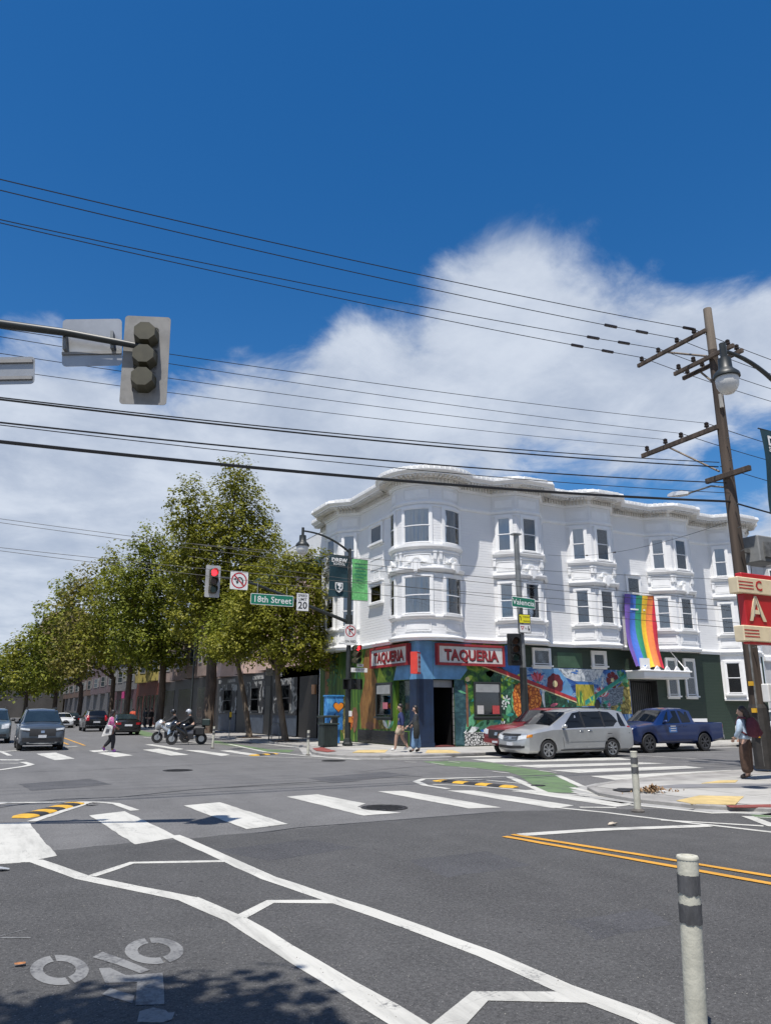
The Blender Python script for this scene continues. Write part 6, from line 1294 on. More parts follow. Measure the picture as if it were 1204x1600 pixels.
    def handle(s, x, t=.86, mat_=None):
        for sd in (1,-1):
            p = Vector(s.low(x,t,.012,sd)); MB().box(p.x-.09,p.x+.09,p.y-.015,p.y+.015,p.z-.018,p.z+.018).build('door_handle', mat_ or s.p, s.t, bev=.008)
    def mirror(s, d, mat_=None, z=None):
        x = s.L/2-d
        for sd in (1,-1):
            p = Vector(s.side(x,.12,.0,sd)); m = MB(); m.ball((p.x-.0,p.y+sd*.13,p.z+.06), (.09,.11,.075), 10, 6); m.tube([p, (p.x,p.y+sd*.1,p.z+.04)], .03, 6); m.build('wing_mirror', mat_ or s.p, s.t, sm=60)
    def wheel(s, a, sd, rim):
        w, r = .215, s.r; y = sd*(s.hw-.125); m = MB(); m.lathe([(r*.70,-w/2),(r*.93,-w/2),(r,-w*.36),(r,w*.36),(r*.93,w/2),(r*.70,w/2)], 26, (a,y,r), 'y'); m.f = m.f[:-2]; m.m = m.m[:-2]; W_ = m.build('wheel', TYRE, s.t, sm=35)
        m = MB(); yo = y+sd*w*.44; m.lathe([(r*.72,-.02),(r*.73,.0),(r*.69,.014),(r*.62,.010),(r*.62,-.04)], 26, (a,yo,r), 'y'); m.f = m.f[:-2]; m.m = m.m[:-2]; m.build('rim_ring', rim, W_, sm=40)
        MB().lathe([(r*.70,-.01),(r*.70,.0)], 20, (a,yo-sd*.07,r), 'y').build('brake_disc', RIM_D, W_)
        m = MB(); m.lathe([(.02,-.02),(r*.17,-.02),(r*.15,.015),(.02,.02)], 12, (a,yo,r), 'y')
        for k in range(7):
            an = 2*math.pi*k/7+.2; c, s2 = math.cos(an), math.sin(an); px_, pz_ = -s2, c; q = []
            for rr, hw_ in ((r*.14,.028),(r*.64,.036)): q += [(a+c*rr+px_*hw_, r+s2*rr+pz_*hw_), (a+c*rr-px_*hw_, r+s2*rr-pz_*hw_)]
            m.add([(x,yo+sd*.008,z) for x,z in (q[0],q[1],q[3],q[2])]+[(x,yo-sd*.03,z) for x,z in (q[0],q[1],q[3],q[2])], [(0,1,2,3),(7,6,5,4),(0,4,5,1),(1,5,6,2),(2,6,7,3),(3,7,4,0)])
        m.build('spokes', rim, W_)
    def skin_x(s, y, z, rear=False):
        """Nose (or tail) surface: distance from the end at which the body reaches out to y, z."""
        n = 160; D = 1.3
        for i in range(n+1):
            d = D*i/n; x = -s.L/2+d if rear else s.L/2-d; q = s.at(x); w, zs, zt, wt = q['w'], q['zs'], q['zt'], q['wt']; zb = s.gc+(.10 if d < .12 else 0); ay = abs(y)
            if z < zb or ay > w*.99: continue
            if z <= zs: ok = True
            elif z > zt: ok = False
            else: t = (z-zs)/max(.01,zt-zs); ok = ay <= w*.955+(wt-w*.955)*t
            if ok: return d
        return D
    def front(s, y0, y1, z0, z1, mat_, name, d=.0, th=.03, both=False, skew=0, bev=0, rear=False, off=.012, na=6, nb=3):
        """Panel laid on the nose (or tail) surface between y0..y1, z0..z1; skew raises the outer end."""
        for sd in ((1,-1) if both else (1,)):
            m = MB(); vs_ = []; sg = -1 if rear else 1
            for j in range(nb+1):
                for i in range(na+1):
                    u, v_ = i/na, j/nb; y = y0+(y1-y0)*u; z = z0+(z1-z0)*v_+skew*u*.25; dd = s.skin_x(y, z, rear); x = sg*(s.L/2-dd+off+max(0,d)); vs_.append((x, sd*y, z))
            n_ = len(vs_); vs_ += [(x-sg*.05,y,z) for x,y,z in vs_]; W_ = na+1
            fs = [(j*W_+i,j*W_+i+1,(j+1)*W_+i+1,(j+1)*W_+i) for j in range(nb) for i in range(na)]
            rim_ = [i for i in range(W_)]+[j*W_+na for j in range(1,nb+1)]+[nb*W_+i for i in range(na-1,-1,-1)]+[j*W_ for j in range(nb-1,0,-1)]
            fs += [(rim_[k],n_+rim_[k],n_+rim_[(k+1)%len(rim_)],rim_[(k+1)%len(rim_)]) for k in range(len(rim_))]
            m.add(vs_, fs); m.build(name, mat_, s.t, sm=40)
    def rear(s, y0, y1, z0, z1, mat_, name, d=.0, th=.03, both=False, skew=0, bev=0): s.front(y0, y1, z0, z1, mat_, name, d, th, both, 0, bev, True)
PI = math.pi
SILV = car_paint('silver_car_paint', (.44,.45,.45), .55, .3); NAVYB = car_paint('deep_blue_car_paint', (.007,.024,.105), .25, .28); REDC = car_paint('dark_red_car_paint', (.20,.012,.018), .2, .3); STEEL = car_paint('steel_grey_car_paint', (.085,.105,.13), .5, .3); BLUG = car_paint('blue_grey_car_paint', (.14,.19,.22), .5, .32); BLKC = car_paint('black_car_paint', (.008,.008,.009), .1, .22); WHTC = car_paint('white_car_paint', (.62,.63,.63), 0, .3)
# silver minivan crossing behind the crosswalk
c = Car('minivan', 'silver minivan with grey tinted windows on the side street crosswalk', 'minivan', (19.35,22.65,0), PI, 5.1, 1.96, 1.76, 3.0, .95, .335,
        [(0,.62,.66,.62,.55,''),(.05,.74,.80,.80,.68,''),(.16,.84,.93,.92,.80,''),(.45,.92,1.03,.985,.86,''),(1.15,1.02,1.15,1,.84,''),(2.05,1.04,1.64,1,.74,''),(2.5,1.05,1.73,1,.735,''),(3.2,1.06,1.76,1,.735,''),(4.4,1.07,1.73,1,.72,''),(4.78,1.07,1.66,.98,.70,''),(5.0,1.04,1.16,.95,.80,''),(5.1,.95,1.02,.90,.78,'')], SILV)
c.glass_across(1.15, 2.05, 'windshield', None, .95); c.glass_across(4.78, 5.0, 'rear_window', None, .9, .08, .15)
X = lambda d: 5.1/2-d
c.glass_side([(X(1.62),.06),(X(2.66),.05),(X(2.60),.92),(X(2.28),.92)]); c.glass_side([(X(2.74),.05),(X(3.62),.05),(X(3.58),.92),(X(2.68),.92)]); c.glass_side([(X(3.70),.05),(X(4.72),.06),(X(4.58),.90),(X(3.66),.92)])
c.seam([(X(1.66),.12),(X(1.62),.5),(X(1.62),.98)]); c.seam([(X(2.70),.06),(X(2.70),.98)]); c.seam([(X(3.76),.06),(X(3.72),.98)]); c.seam([(X(1.62),.06),(X(3.76),.06)]); c.seam([(X(3.75),.72),(X(4.9),.74)], name='slide_rail', r=.012); c.seam([(X(1.7),.40),(X(3.7),.40)], name='side_moulding', r=.012, mat_=SILV)
c.handle(X(2.5), .86, CHR); c.handle(X(2.92), .86, CHR); c.mirror(1.66); c.seam([(X(1.5),.0),(X(3.9),.0)], name='sill_trim', r=.03, mat_=BPL); c.glass_side([(X(2.655),.04),(X(2.745),.04),(X(2.685),.94),(X(2.595),.94)], BPL, 'pillar_trim'); c.glass_side([(X(3.615),.04),(X(3.705),.04),(X(3.665),.94),(X(3.575),.94)], BPL, 'pillar_trim')
c.front(0,.40,.64,.80,BPL,'grille',both=True,skew=.06); 
for z in (.665,.715,.765): c.front(0,.38,z-.008,z+.014,CHR,'grille_bar',.012,both=True,skew=.055,nb=1)
c.front(0,.09,.69,.76,CHR,'emblem',.02,both=True); c.front(0,.52,.81,.87,BPL,'bug_shield',.01,both=True,skew=.03)
c.front(.46,.82,.66,.80,LAMPW,'headlight',both=True,skew=.20); c.front(.83,.92,.74,.84,LAMPA,'indicator',both=True,skew=.1)
c.front(0,.62,.36,.46,BPL,'air_intake',.01,both=True,skew=.10); c.front(.60,.76,.38,.46,BPL,'fog_lamp',-.05,both=True,skew=.08); c.front(0,.16,.47,.58,PLATE,'number_plate',.035,both=True,th=.02)
c.rear(.62,.90,.80,1.12,LAMPR,'tail_lamp',-.06,both=True,skew=.10,th=.14); c.rear(0,.8,.42,.56,SILV,'rear_bumper',.03,both=True,skew=.08); c.rear(0,.26,.72,.84,PLATE,'number_plate',.02,both=True,th=.02)
MB().box(-1.9,.6,.60,.66,1.77,1.80).build('roof_rail', BPL, c.t); MB().box(-1.9,.6,-.66,-.60,1.77,1.80).build('roof_rail', BPL, c.t)
# blue pickup parked at the far kerb
c = Car('pickup_truck', 'dark blue pickup truck parked behind the minivan at the far kerb', 'pickup truck', (25.95,24.05,0), PI, 5.39, 1.89, 1.80, 3.25, .90, .375,
        [(0,.70,.76,.74,.62,''),(.05,.92,.98,.90,.76,''),(.25,1.02,1.10,.97,.84,''),(1.35,1.10,1.20,1,.86,''),(2.05,1.14,1.70,1,.72,''),(2.4,1.14,1.78,1,.72,''),(3.2,1.15,1.79,1,.72,''),(3.62,1.16,1.70,1,.70,''),(3.72,1.16,1.20,1,.80,''),(3.74,1.16,.80,1,.80,'bed'),(5.30,1.18,.80,1,.8,'bed'),(5.32,1.18,1.18,.98,.86,''),(5.39,1.12,1.13,.94,.84,'')], NAVYB, RIM_D, gc=.36, arch=1.22)
X = lambda d: 5.39/2-d
c.glass_across(1.35, 2.05, 'windshield'); c.glass_across(3.62, 3.72, 'rear_window', None, .8, .2, .1)
c.glass_side([(X(1.72),.06),(X(2.78),.05),(X(2.74),.90),(X(2.22),.90)]); c.glass_side([(X(2.90),.06),(X(3.42),.08),(X(3.40),.86),(X(2.86),.90)])
c.seam([(X(1.70),.10),(X(1.66),.98)]); c.seam([(X(2.84),.06),(X(2.84),.98)]); c.seam([(X(3.48),.06),(X(3.48),.98)]); c.seam([(X(3.70),.06),(X(3.70),1.0)]); c.seam([(X(1.68),.07),(X(3.48),.07)]); c.handle(X(2.66)); c.handle(X(3.0)); c.mirror(1.82)
for sd in (1,-1):
    p = [c.low(x,t,.012,sd) for x,t in ((X(2.05),.50),(X(2.5),.50),(X(2.5),.80),(X(2.05),.80))]; m = MB(); m.add(p, [(0,1,2,3)]); m.build('door_decal', M('blue_door_decal', (.05,.16,.42), .5), c.t)
    for q in range(3): z = p[0][2]+.05+q*.09; m = MB(); m.add([(X(2.12),p[0][1]+sd*.004,z),(X(2.44),p[0][1]+sd*.004,z),(X(2.44),p[0][1]+sd*.004,z+.035),(X(2.12),p[0][1]+sd*.004,z+.035)], [(0,1,2,3)]); m.build('decal_print', PLATE, c.t)
c.front(0,.46,.62,.92,BPL,'grille',.0,both=True,skew=.05); c.front(.50,.84,.76,.94,LAMPW,'headlight',-.06,both=True,skew=.16,th=.14); c.front(0,.80,.42,.60,BPL,'front_bumper',.04,both=True,skew=.12); c.rear(.74,.90,.78,1.10,LAMPR,'tail_lamp',-.02,both=True,skew=.04,th=.12); c.rear(0,.86,.48,.66,CHR,'rear_bumper',.06,both=True,skew=.06)
# red pickup mostly hidden by the minivan
c = Car('pickup_truck', 'dark red pickup truck half hidden behind the silver minivan', 'pickup truck', (19.85,24.05,0), PI, 5.3, 1.90, 1.80, 3.2, .90, .38,
        [(0,.74,.80,.78,.66,''),(.05,.98,1.02,.92,.80,''),(.25,1.06,1.13,.98,.86,''),(1.30,1.12,1.22,1,.86,''),(2.0,1.15,1.70,1,.72,''),(2.35,1.15,1.79,1,.72,''),(3.6,1.16,1.79,1,.71,''),(4.0,1.16,1.70,1,.70,''),(4.1,1.16,1.2,1,.8,''),(4.12,1.16,.8,1,.8,'bed'),(5.2,1.17,.8,1,.8,'bed'),(5.22,1.17,1.17,.98,.86,''),(5.3,1.1,1.1,.94,.84,'')], REDC, RIM_D, gc=.38, arch=1.22)
X = lambda d: 5.3/2-d
c.glass_across(1.30, 2.0, 'windshield'); c.glass_side([(X(1.68),.06),(X(2.78),.05),(X(2.74),.9),(X(2.2),.9)]); c.glass_side([(X(2.9),.06),(X(3.7),.06),(X(3.62),.88),(X(2.86),.9)]); c.mirror(1.8); c.handle(X(2.6)); c.seam([(X(2.84),.06),(X(2.84),.98)])
c.front(0,.50,.66,.96,BPL,'grille',.0,both=True,skew=.05); c.front(0,.09,.76,.88,CHR,'emblem',.012,both=True,th=.02); c.front(.54,.86,.80,.98,LAMPW,'headlight',-.05,both=True,skew=.15,th=.14); c.front(0,.82,.42,.62,REDC,'front_bumper',.05,both=True,skew=.12); c.front(0,.16,.46,.57,PLATE,'number_plate',.07,both=True,th=.02)
# cars waiting at the far stop line, facing the camera
def suv_front(label, loc, rz, paint_, name='suv', H=1.72):
    c = Car(name, label, 'car', loc, rz, 4.7, 1.88, H, 2.7, .92, .36,
        [(0,.66,.74,.74,.66,''),(.05,.92,.97,.88,.78,''),(.18,1.00,1.06,.95,.84,''),(1.15,1.06,1.16,1,.84,''),(1.95,1.10,H-.10,1,.70,''),(2.35,1.10,H-.01,1,.70,''),(3.4,1.12,H,1,.70,''),(4.2,1.13,H-.06,.98,.68,''),(4.58,1.10,1.20,.95,.80,''),(4.7,.95,1.0,.9,.78,'')], paint_, RIM_D, gc=.24)
    X = lambda d: 4.7/2-d
    c.glass_across(1.15,1.95,'windshield',CGL_B,.96); c.glass_across(4.2,4.58,'rear_window',None,.9,.1,.15)
    c.glass_side([(X(1.55),.06),(X(2.62),.05),(X(2.58),.9),(X(2.1),.9)]); c.glass_side([(X(2.7),.05),(X(3.6),.06),(X(3.5),.9),(X(2.66),.9)]); c.glass_side([(X(3.68),.10),(X(4.2),.3),(X(4.05),.86),(X(3.6),.9)])
    c.seam([(X(1.6),.1),(X(1.6),.98)]); c.seam([(X(2.66),.06),(X(2.66),.98)]); c.seam([(X(3.7),.1),(X(3.62),.98)]); c.handle(X(2.5)); c.handle(X(3.5)); c.mirror(1.62, BPL)
    for sd in (1,-1): MB().box(-1.7,.5,sd*.60-.02,sd*.60+.02,H+.005,H+.045).build('roof_rail', BPL, c.t)
    c.rear(.60,.88,.86,1.3,LAMPR,'tail_lamp',-.06,both=True,skew=.08,th=.1)
    return c
c = suv_front('steel grey SUV waiting at the far stop line facing the camera', (2.25,38.7,0), -PI/2, STEEL, 'suv', 1.76)
c.front(0,.52,.60,.90,BPL,'grille',.02,both=True,skew=.05); c.front(0,.07,.74,.84,CHR,'emblem',.03,both=True,th=.02); c.front(.50,.88,.84,.92,LAMPW,'headlight',-.01,both=True,skew=.16,th=.12); c.front(.48,.84,.79,.835,BPL,'headlight_trim',.0,both=True,skew=.14,th=.1); c.front(0,.78,.36,.52,BPL,'lower_bumper',.03,both=True,skew=.12); c.front(0,.60,.28,.34,CHR,'skid_plate',.03,both=True,skew=.10); c.front(0,.16,.54,.66,PLATE,'number_plate',.05,both=True,th=.02)
c = suv_front('blue grey minivan queueing behind the steel grey SUV at left edge', (.35,47.6,0), -PI/2, BLUG, 'minivan', 1.80)
c.front(0,.36,.62,.78,BPL,'grille',.02,both=True,skew=.04); c.front(.44,.86,.74,.98,LAMPW,'headlight',-.02,both=True,skew=.18,th=.16); c.front(0,.7,.34,.46,BPL,'air_intake',.03,both=True,skew=.1)
# cars driving away along the tree-lined street
def sedan(label, loc, rz, paint_, L=4.75, H=1.45, name='sedan'):
    c = Car(name, label, 'car', loc, rz, L, 1.85, H, 2.75, .92, .335,
        [(0,.58,.62,.70,.62,''),(.06,.74,.78,.88,.76,''),(.3,.82,.88,.96,.84,''),(1.25,.92,1.0,1,.84,''),(2.05,.95,H-.06,1,.66,''),(2.5,.95,H,1,.65,''),(3.2,.96,H-.02,1,.64,''),(4.05,.98,1.06,.98,.80,''),(L-.12,.97,1.02,.94,.80,''),(L-.02,.86,.9,.86,.76,''),(L,.6,.62,.82,.74,'')], paint_, RIM_D, gc=.19)
    X = lambda d: L/2-d
    c.glass_across(1.25,2.05,'windshield'); c.glass_across(3.2,4.05,'rear_window',CGL_B,.94,.08,.08); c.glass_side([(X(1.7),.05),(X(2.7),.05),(X(2.66),.9),(X(2.25),.88)]); c.glass_side([(X(2.78),.05),(X(3.6),.08),(X(3.2),.86),(X(2.74),.9)])
    c.seam([(X(2.74),.06),(X(2.74),.98)]); c.seam([(X(1.7),.1),(X(1.66),.98)]); c.handle(X(2.6)); c.mirror(1.75)
    c.rear(.50,.86,.72,.86,LAMPR,'tail_lamp',.0,both=True,skew=.12,th=.12); c.rear(0,.25,.62,.74,PLATE,'number_plate',.02,both=True,th=.02); c.rear(0,.7,.26,.36,BPL,'rear_diffuser',.02,both=True,skew=.06)
    c.front(.5,.85,.56,.70,LAMPW,'headlight',-.05,both=True,skew=.2,th=.14); c.front(0,.45,.45,.62,BPL,'grille',.01,both=True,skew=.05)
    return c
c = suv_front('black SUV driving away along the tree lined street', (8.1,69.2,0), PI/2, BLKC, 'suv', 1.72); c.rear(0,.26,.70,.82,PLATE,'number_plate',.03,both=True,th=.02); c.rear(0,.8,.44,.52,CHR,'rear_trim',.03,both=True,skew=.08)
sedan('black sedan driving away behind the pedestrian in pink', (8.9,58.4,0), PI/2, BLKC)
sedan('white sedan far along the street between the queue and black SUV', (6.9,84,0), -PI/2, WHTC); sedan('dark sedan farthest along the street, partly hidden by black SUV', (8.4,92,0), PI/2, BLKC); suv_front('white car at the right picture edge behind the utility pole', (33.9,24.05,0), PI, WHTC, 'suv')
# ------------------------------------------------------------------ motorcycles
def motorcycle(label, loc, rz, top_box=False, fairing=SILV):
    t = thing('motorcycle', label, 'motorcycle', loc, rz, world=False); wb = 1.45; r = .29
    for x in (wb/2,-wb/2):
        m = MB(); m.lathe([(r*.72,-.055),(r*.92,-.06),(r,-.03),(r,.03),(r*.92,.06),(r*.72,.055)], 24, (x,0,r), 'y'); w = m.build('wheel', TYRE, t, sm=40)
        m = MB(); m.lathe([(r*.66,-.02),(r*.73,-.03),(r*.73,.03),(r*.66,.02)], 24, (x,0,r), 'y'); m.build('rim_ring', RIM, w, sm=40)
        for k in range(5): a = 2*math.pi*k/5; MB().tube([(x,0,r),(x+r*.68*math.cos(a),0,r+r*.68*math.sin(a))], .018, 5).build('spoke', RIM, w)
        MB().lathe([(.02,-.05),(.06,-.05),(.06,.05),(.02,.05)], 10, (x,0,r), 'y').build('hub', RIM_D, w); MB().lathe([(.06,.06),(.15,.06),(.15,.066),(.06,.066)], 16, (x,0,r), 'y').build('brake_disc', RIM, w)
    for y in (.09,-.09): MB().tube([(wb/2,y,r),(wb/2-.22,y,.98)], [.03,.024], 6).build('fork', RIM, t)
    MB().tube([(wb/2-.24,-.36,1.02),(wb/2-.20,-.15,1.04),(wb/2-.18,0,1.02),(wb/2-.20,.15,1.04),(wb/2-.24,.36,1.02)], .016, 6).build('handlebar', BPL, t); m = MB(); m.ball((wb/2-.02,0,.88), (.11,.10,.10), 10, 6); m.build('headlight', LAMPW, t, sm=60)
    m = MB(); m.xprism([(-.20,.26),(.20,.26),(.25,.55),(.18,.74),(-.18,.74),(-.25,.55)], -.34, .36); m.build('engine', RIM_D, t, bev=.03)
    m = MB(); m.tube([(.42,0,.78),(.26,0,.86),(-.02,0,.86),(-.22,0,.76)], [.14,.22,.22,.14], 10); m.build('fuel_tank', fairing, t, sm=60); m = MB(); m.tube([(-.14,0,.78),(-.35,0,.74),(-.68,0,.80),(-.90,0,.86)], [.14,.19,.18,.08], 8); m.build('seat', BPL, t, sm=60)
    MB().tube([(.3,0,.85),(.0,0,.55),(-.4,0,.50),(-wb/2,0,r)], .05, 6).build('frame', BPL, t); MB().tube([(.15,-.14,.40),(-.1,-.17,.28),(-.45,-.2,.36),(-.85,-.2,.50)], [.03,.03,.055,.06], 8).build('exhaust', CHR, t, sm=50)
    for x, a in ((wb/2,1),(-wb/2,-1)):
        m = MB(); vs_ = []
        for k in range(9): q = R(25+130*k/8); vs_ += [(x+(r+.05)*math.cos(q),-.08,r+(r+.05)*math.sin(q)),(x+(r+.05)*math.cos(q),.08,r+(r+.05)*math.sin(q))]
        m.add(vs_, [(2*k,2*k+1,2*k+3,2*k+2) for k in range(8)]); m.build('mudguard', fairing, t, sm=60)
    m = MB(); m.add([(wb/2-.12,-.18,1.0),(wb/2-.12,.18,1.0),(wb/2-.34,.14,1.36),(wb/2-.34,-.14,1.36)], [(0,1,2,3)]); m.add([(wb/2-.125,-.18,1.0),(wb/2-.125,.18,1.0),(wb/2-.345,.14,1.36),(wb/2-.345,-.14,1.36)], [(3,2,1,0)]); m.build('windscreen', M('smoked_screen', (.20,.23,.25), .1, .1, 2, spec=.9), t)
    m = MB(); m.tube([(wb/2+.06,0,.70),(wb/2-.06,0,.88),(wb/2-.26,0,1.04),(wb/2-.34,0,1.10)], [.12,.24,.24,.12], 10); m.build('front_fairing', fairing, t, sm=60)
    for y in (.30,-.30): m = MB(); m.ball((wb/2-.28,y,1.18), (.03,.07,.045), 8, 5); m.build('mirror', BPL, t, sm=60)
    MB().tube([(-.05,.14,.36),(-.12,.26,.02)], .014, 5).build('kick_stand', BPL, t)
    if top_box: MB().box(-1.12,-.72,-.24,.24,.92,1.26).build('top_box', M('dark_green_box', (.02,.035,.032), .5), t, bev=.04)
    for sd in (1,-1): m = MB(); m.tube([(wb/2-.2,sd*.16,.86),(.15,sd*.25,.62),(.0,sd*.24,.40)], [.10,.13,.07], 8); m.build('side_fairing', fairing, t, sm=60)
    MB().xprism([(-.10,.50),(.10,.50),(.12,.74),(-.12,.74)], -.80, -.30).build('tail_body', BPL, t, bev=.03)
    for y in (.26,-.26):
        if top_box: MB().box(-.86,-.42,y-.1,y+.1,.48,.86).build('pannier', BPL, t, bev=.04)
    MB().box(-.98,-.94,-.06,.06,.72,.80).build('tail_light', LAMPR, t)
    return t
MC1 = (9.15,39.5,0); MC2 = (8.95,42.2,0); HD = R(180-14)
motorcycle('black touring motorcycle with top box nearest the white post', MC1, HD, True, BLKC); motorcycle('silver sport motorcycle just left of the black one', MC2, HD, False, SILV)
# ------------------------------------------------------------------ people
SKIN_L = M('skin_light', (.42,.26,.19), .55, .08, 8); SKIN_B = M('skin_brown', (.16,.08,.05), .55, .08, 8); HAIR_D = M('dark_hair', (.014,.011,.010), .5, .3, 20)
def skin_mesh(name, verts, edges, mat_, parent, lv=2, root=0):
    """Continuous surface grown round a skeleton: verts = (x, y, z, r or (rx, ry))."""
    me = bpy.data.meshes.new(name); me.from_pydata([v[:3] for v in verts], edges, [])
    o = bpy.data.objects.new(name, me)
    sk = o.modifiers.new('s', 'SKIN'); sk.use_smooth_shade = True; sk.branch_smoothing = .6
    for i, v in enumerate(verts):
        r = v[3]; d = me.skin_vertices[0].data[i]; d.radius = (r[0]*1.2, r[1]*1.2) if isinstance(r, tuple) else (r*1.2, r*1.2); d.use_root = (i == root)
    ss = o.modifiers.new('u', 'SUBSURF'); ss.levels = lv; ss.render_levels = lv
    nm = bake(o)
    nm.materials.clear(); nm.materials.append(mat_); nm.name = name; nm.shade_smooth()
    return link(name, nm, parent)
def lerp3(a, b, t): return tuple(a[i]+(b[i]-a[i])*t for i in range(3))
POSE = dict(pelvis=(0,0,.95), waist=(0,0,1.08), chest=(.01,0,1.27), neck=(0,0,1.45), head=(.02,0,1.60), top=(.01,0,1.70),
            lsh=(0,.19,1.39), lel=(-.03,.24,1.13), lwr=(.04,.25,.90), rsh=(0,-.19,1.39), rel=(-.03,-.24,1.13), rwr=(.04,-.25,.90),
            lhip=(0,.10,.92), lkn=(.01,.10,.50), lan=(0,.10,.09), ltoe=(.17,.12,.035), rhip=(0,-.10,.92), rkn=(.01,-.10,.50), ran=(0,-.10,.09), rtoe=(.17,-.12,.035))
def person(label, loc, rz, pose=None, h=1.7, skin=SKIN_L, top=None, top_c=None, sleeve=1.0, leg_c=None, leg_to=1.0, leg_w=1.0, shoe_c=None, hair='short', hair_c=HAIR_D, helmet=None, name='person', build_=1.0, group=None):
    t = thing(name, label, 'person', loc, rz, group, world=False); P = dict(POSE); P.update(pose or {}); k = h/1.7
    J = {a: (x*k, y*k, z*k) for a, (x,y,z) in P.items()}; b = build_*k
    V = []; E = []; ix = {}
    def v(n, p, r): V.append((p[0],p[1],p[2],r)); ix[n] = len(V)-1; return len(V)-1
    def e(a, c): E.append((ix[a], ix[c]))
    v('pelvis', J['pelvis'], (.115*b,.14*b)); v('waist', J['waist'], (.095*b,.125*b)); v('chest', J['chest'], (.105*b,.15*b)); v('neck', J['neck'], .055*k); v('jaw', lerp3(J['neck'],J['head'],.62), .068*k); v('head', J['head'], (.098*k,.088*k)); v('top', J['top'], .068*k)
    for a, c in (('pelvis','waist'),('waist','chest'),('chest','neck'),('neck','jaw'),('jaw','head'),('head','top')): e(a, c)
    for s in 'lr':
        v(s+'sh', J[s+'sh'], .062*b); v(s+'el', J[s+'el'], .042*b); v(s+'wr', J[s+'wr'], .029*k); e('chest', s+'sh'); e(s+'sh', s+'el'); e(s+'el', s+'wr')
        d = Vector(J[s+'wr'])-Vector(J[s+'el']); d.normalize(); w = Vector(J[s+'wr']); side_ = Vector((1,0,0)) if abs(d.x) < .7 else Vector((0,0,1)); sd = (side_-d*side_.dot(d)).normalized(); pn = d.cross(sd)
        pm_ = w+d*.055*k; v(s+'palm', pm_, (.018*k,.034*k)); e(s+'wr', s+'palm')
        for f, (o_, L_) in enumerate(((.026,.07),(.009,.08),(-.009,.075),(-.026,.058))):
            a = pm_+d*.035*k+sd*o_*k; q = a+d*L_*.5*k; z = q+d*L_*.4*k+pn*.012*k*(1 if s == 'l' else -1); v(s+'f%d' % f, a, .0095*k); v(s+'g%d' % f, q, .009*k); v(s+'h%d' % f, z, .0075*k); e(s+'palm', s+'f%d' % f); e(s+'f%d' % f, s+'g%d' % f); e(s+'g%d' % f, s+'h%d' % f)
        a = w+d*.03*k+sd*.035*k; q = a+d*.03*k+sd*.02*k; v(s+'t0', a, .011*k); v(s+'t1', q, .0095*k); e(s+'palm', s+'t0'); e(s+'t0', s+'t1')
        v(s+'hip', J[s+'hip'], .092*b); v(s+'kn', J[s+'kn'], .058*b); v(s+'an', J[s+'an'], .040*k); v(s+'toe', J[s+'toe'], .030*k); e('pelvis', s+'hip'); e(s+'hip', s+'kn'); e(s+'kn', s+'an'); e(s+'an', s+'toe')
    body = skin_mesh('body', V, E, skin, t)
    # face: nose, ears, eyes on the head's front
    hd = Vector(J['head']); nk = Vector(J['neck']); upv = (hd-nk).normalized(); fw_ = Vector((1,0,0)); fw_ = Vector(P['face'])*1.0 if 'face' in P else fw_; fw_ = (fw_-upv*fw_.dot(upv)).normalized(); lf = upv.cross(fw_)
    if not helmet:
        m = MB(); q = hd+fw_*.098*k-upv*.015*k; m.add([q+upv*.03*k, q+lf*.016*k-upv*.015*k, q-lf*.016*k-upv*.015*k, q+fw_*.024*k-upv*.012*k], [(0,1,3),(0,3,2),(1,2,3),(0,2,1)]); m.build('nose', skin, body)
        for s_ in (1,-1):
            m = MB(); m.ball(tuple(hd+fw_*.092*k+lf*s_*.034*k+upv*.016*k), .011*k, 6, 4); m.build('eye', HAIR_D, body); m = MB(); m.ball(tuple(hd+lf*s_*.092*k-upv*.005*k), (.02*k,.012*k,.03*k), 6, 4); m.build('ear', skin, body)
        MB().tube([hd+fw_*.078*k-upv*.048*k+lf*.022*k, hd+fw_*.086*k-upv*.05*k, hd+fw_*.078*k-upv*.048*k-lf*.022*k], .005*k, 5).build('mouth', M('lip_red', (.25,.08,.07), .5), body)
    # clothes
    if top_c:
        V = []; E = []; ix = {}
        v('a', lerp3(J['pelvis'],J['waist'],-.25), (.135*b,.165*b)); v('pelvis', lerp3(J['pelvis'],J['waist'],.35), (.125*b,.155*b)); v('waist', J['waist'], (.115*b,.145*b)); v('chest', J['chest'], (.125*b,.168*b)); v('neck', lerp3(J['chest'],J['neck'],.88), .07*k)
        for a, c in (('a','pelvis'),('pelvis','waist'),('waist','chest'),('chest','neck')): e(a, c)
        for s in 'lr':
            v(s+'sh', J[s+'sh'], .078*b); e('chest', s+'sh')
            if sleeve > .5: v(s+'el', J[s+'el'], .058*b); v(s+'wr', lerp3(J[s+'el'],J[s+'wr'],(sleeve-.5)*2*.95), .042*k); e(s+'sh', s+'el'); e(s+'el', s+'wr')
            else: v(s+'el', lerp3(J[s+'sh'],J[s+'el'],sleeve*2), .062*b); e(s+'sh', s+'el')
        skin_mesh('top', V, E, top_c, t)
    if leg_c:
        V = []; E = []; ix = {}; v('waist', lerp3(J['pelvis'],J['waist'],.4), (.118*b,.148*b)); v('pelvis', J['pelvis'], (.128*b,.16*b)); e('waist','pelvis')
        for s in 'lr':
            v(s+'hip', J[s+'hip'], .105*b); e('pelvis', s+'hip'); kn = J[s+'kn']
            if leg_to > .5: v(s+'kn', kn, .076*b*leg_w); v(s+'an', lerp3(kn,J[s+'an'],(leg_to-.5)*2*.93), .060*k*leg_w**1.4); e(s+'hip', s+'kn'); e(s+'kn', s+'an')
            else: v(s+'kn', lerp3(J[s+'hip'],kn,leg_to*2), .085*b*leg_w); e(s+'hip', s+'kn')
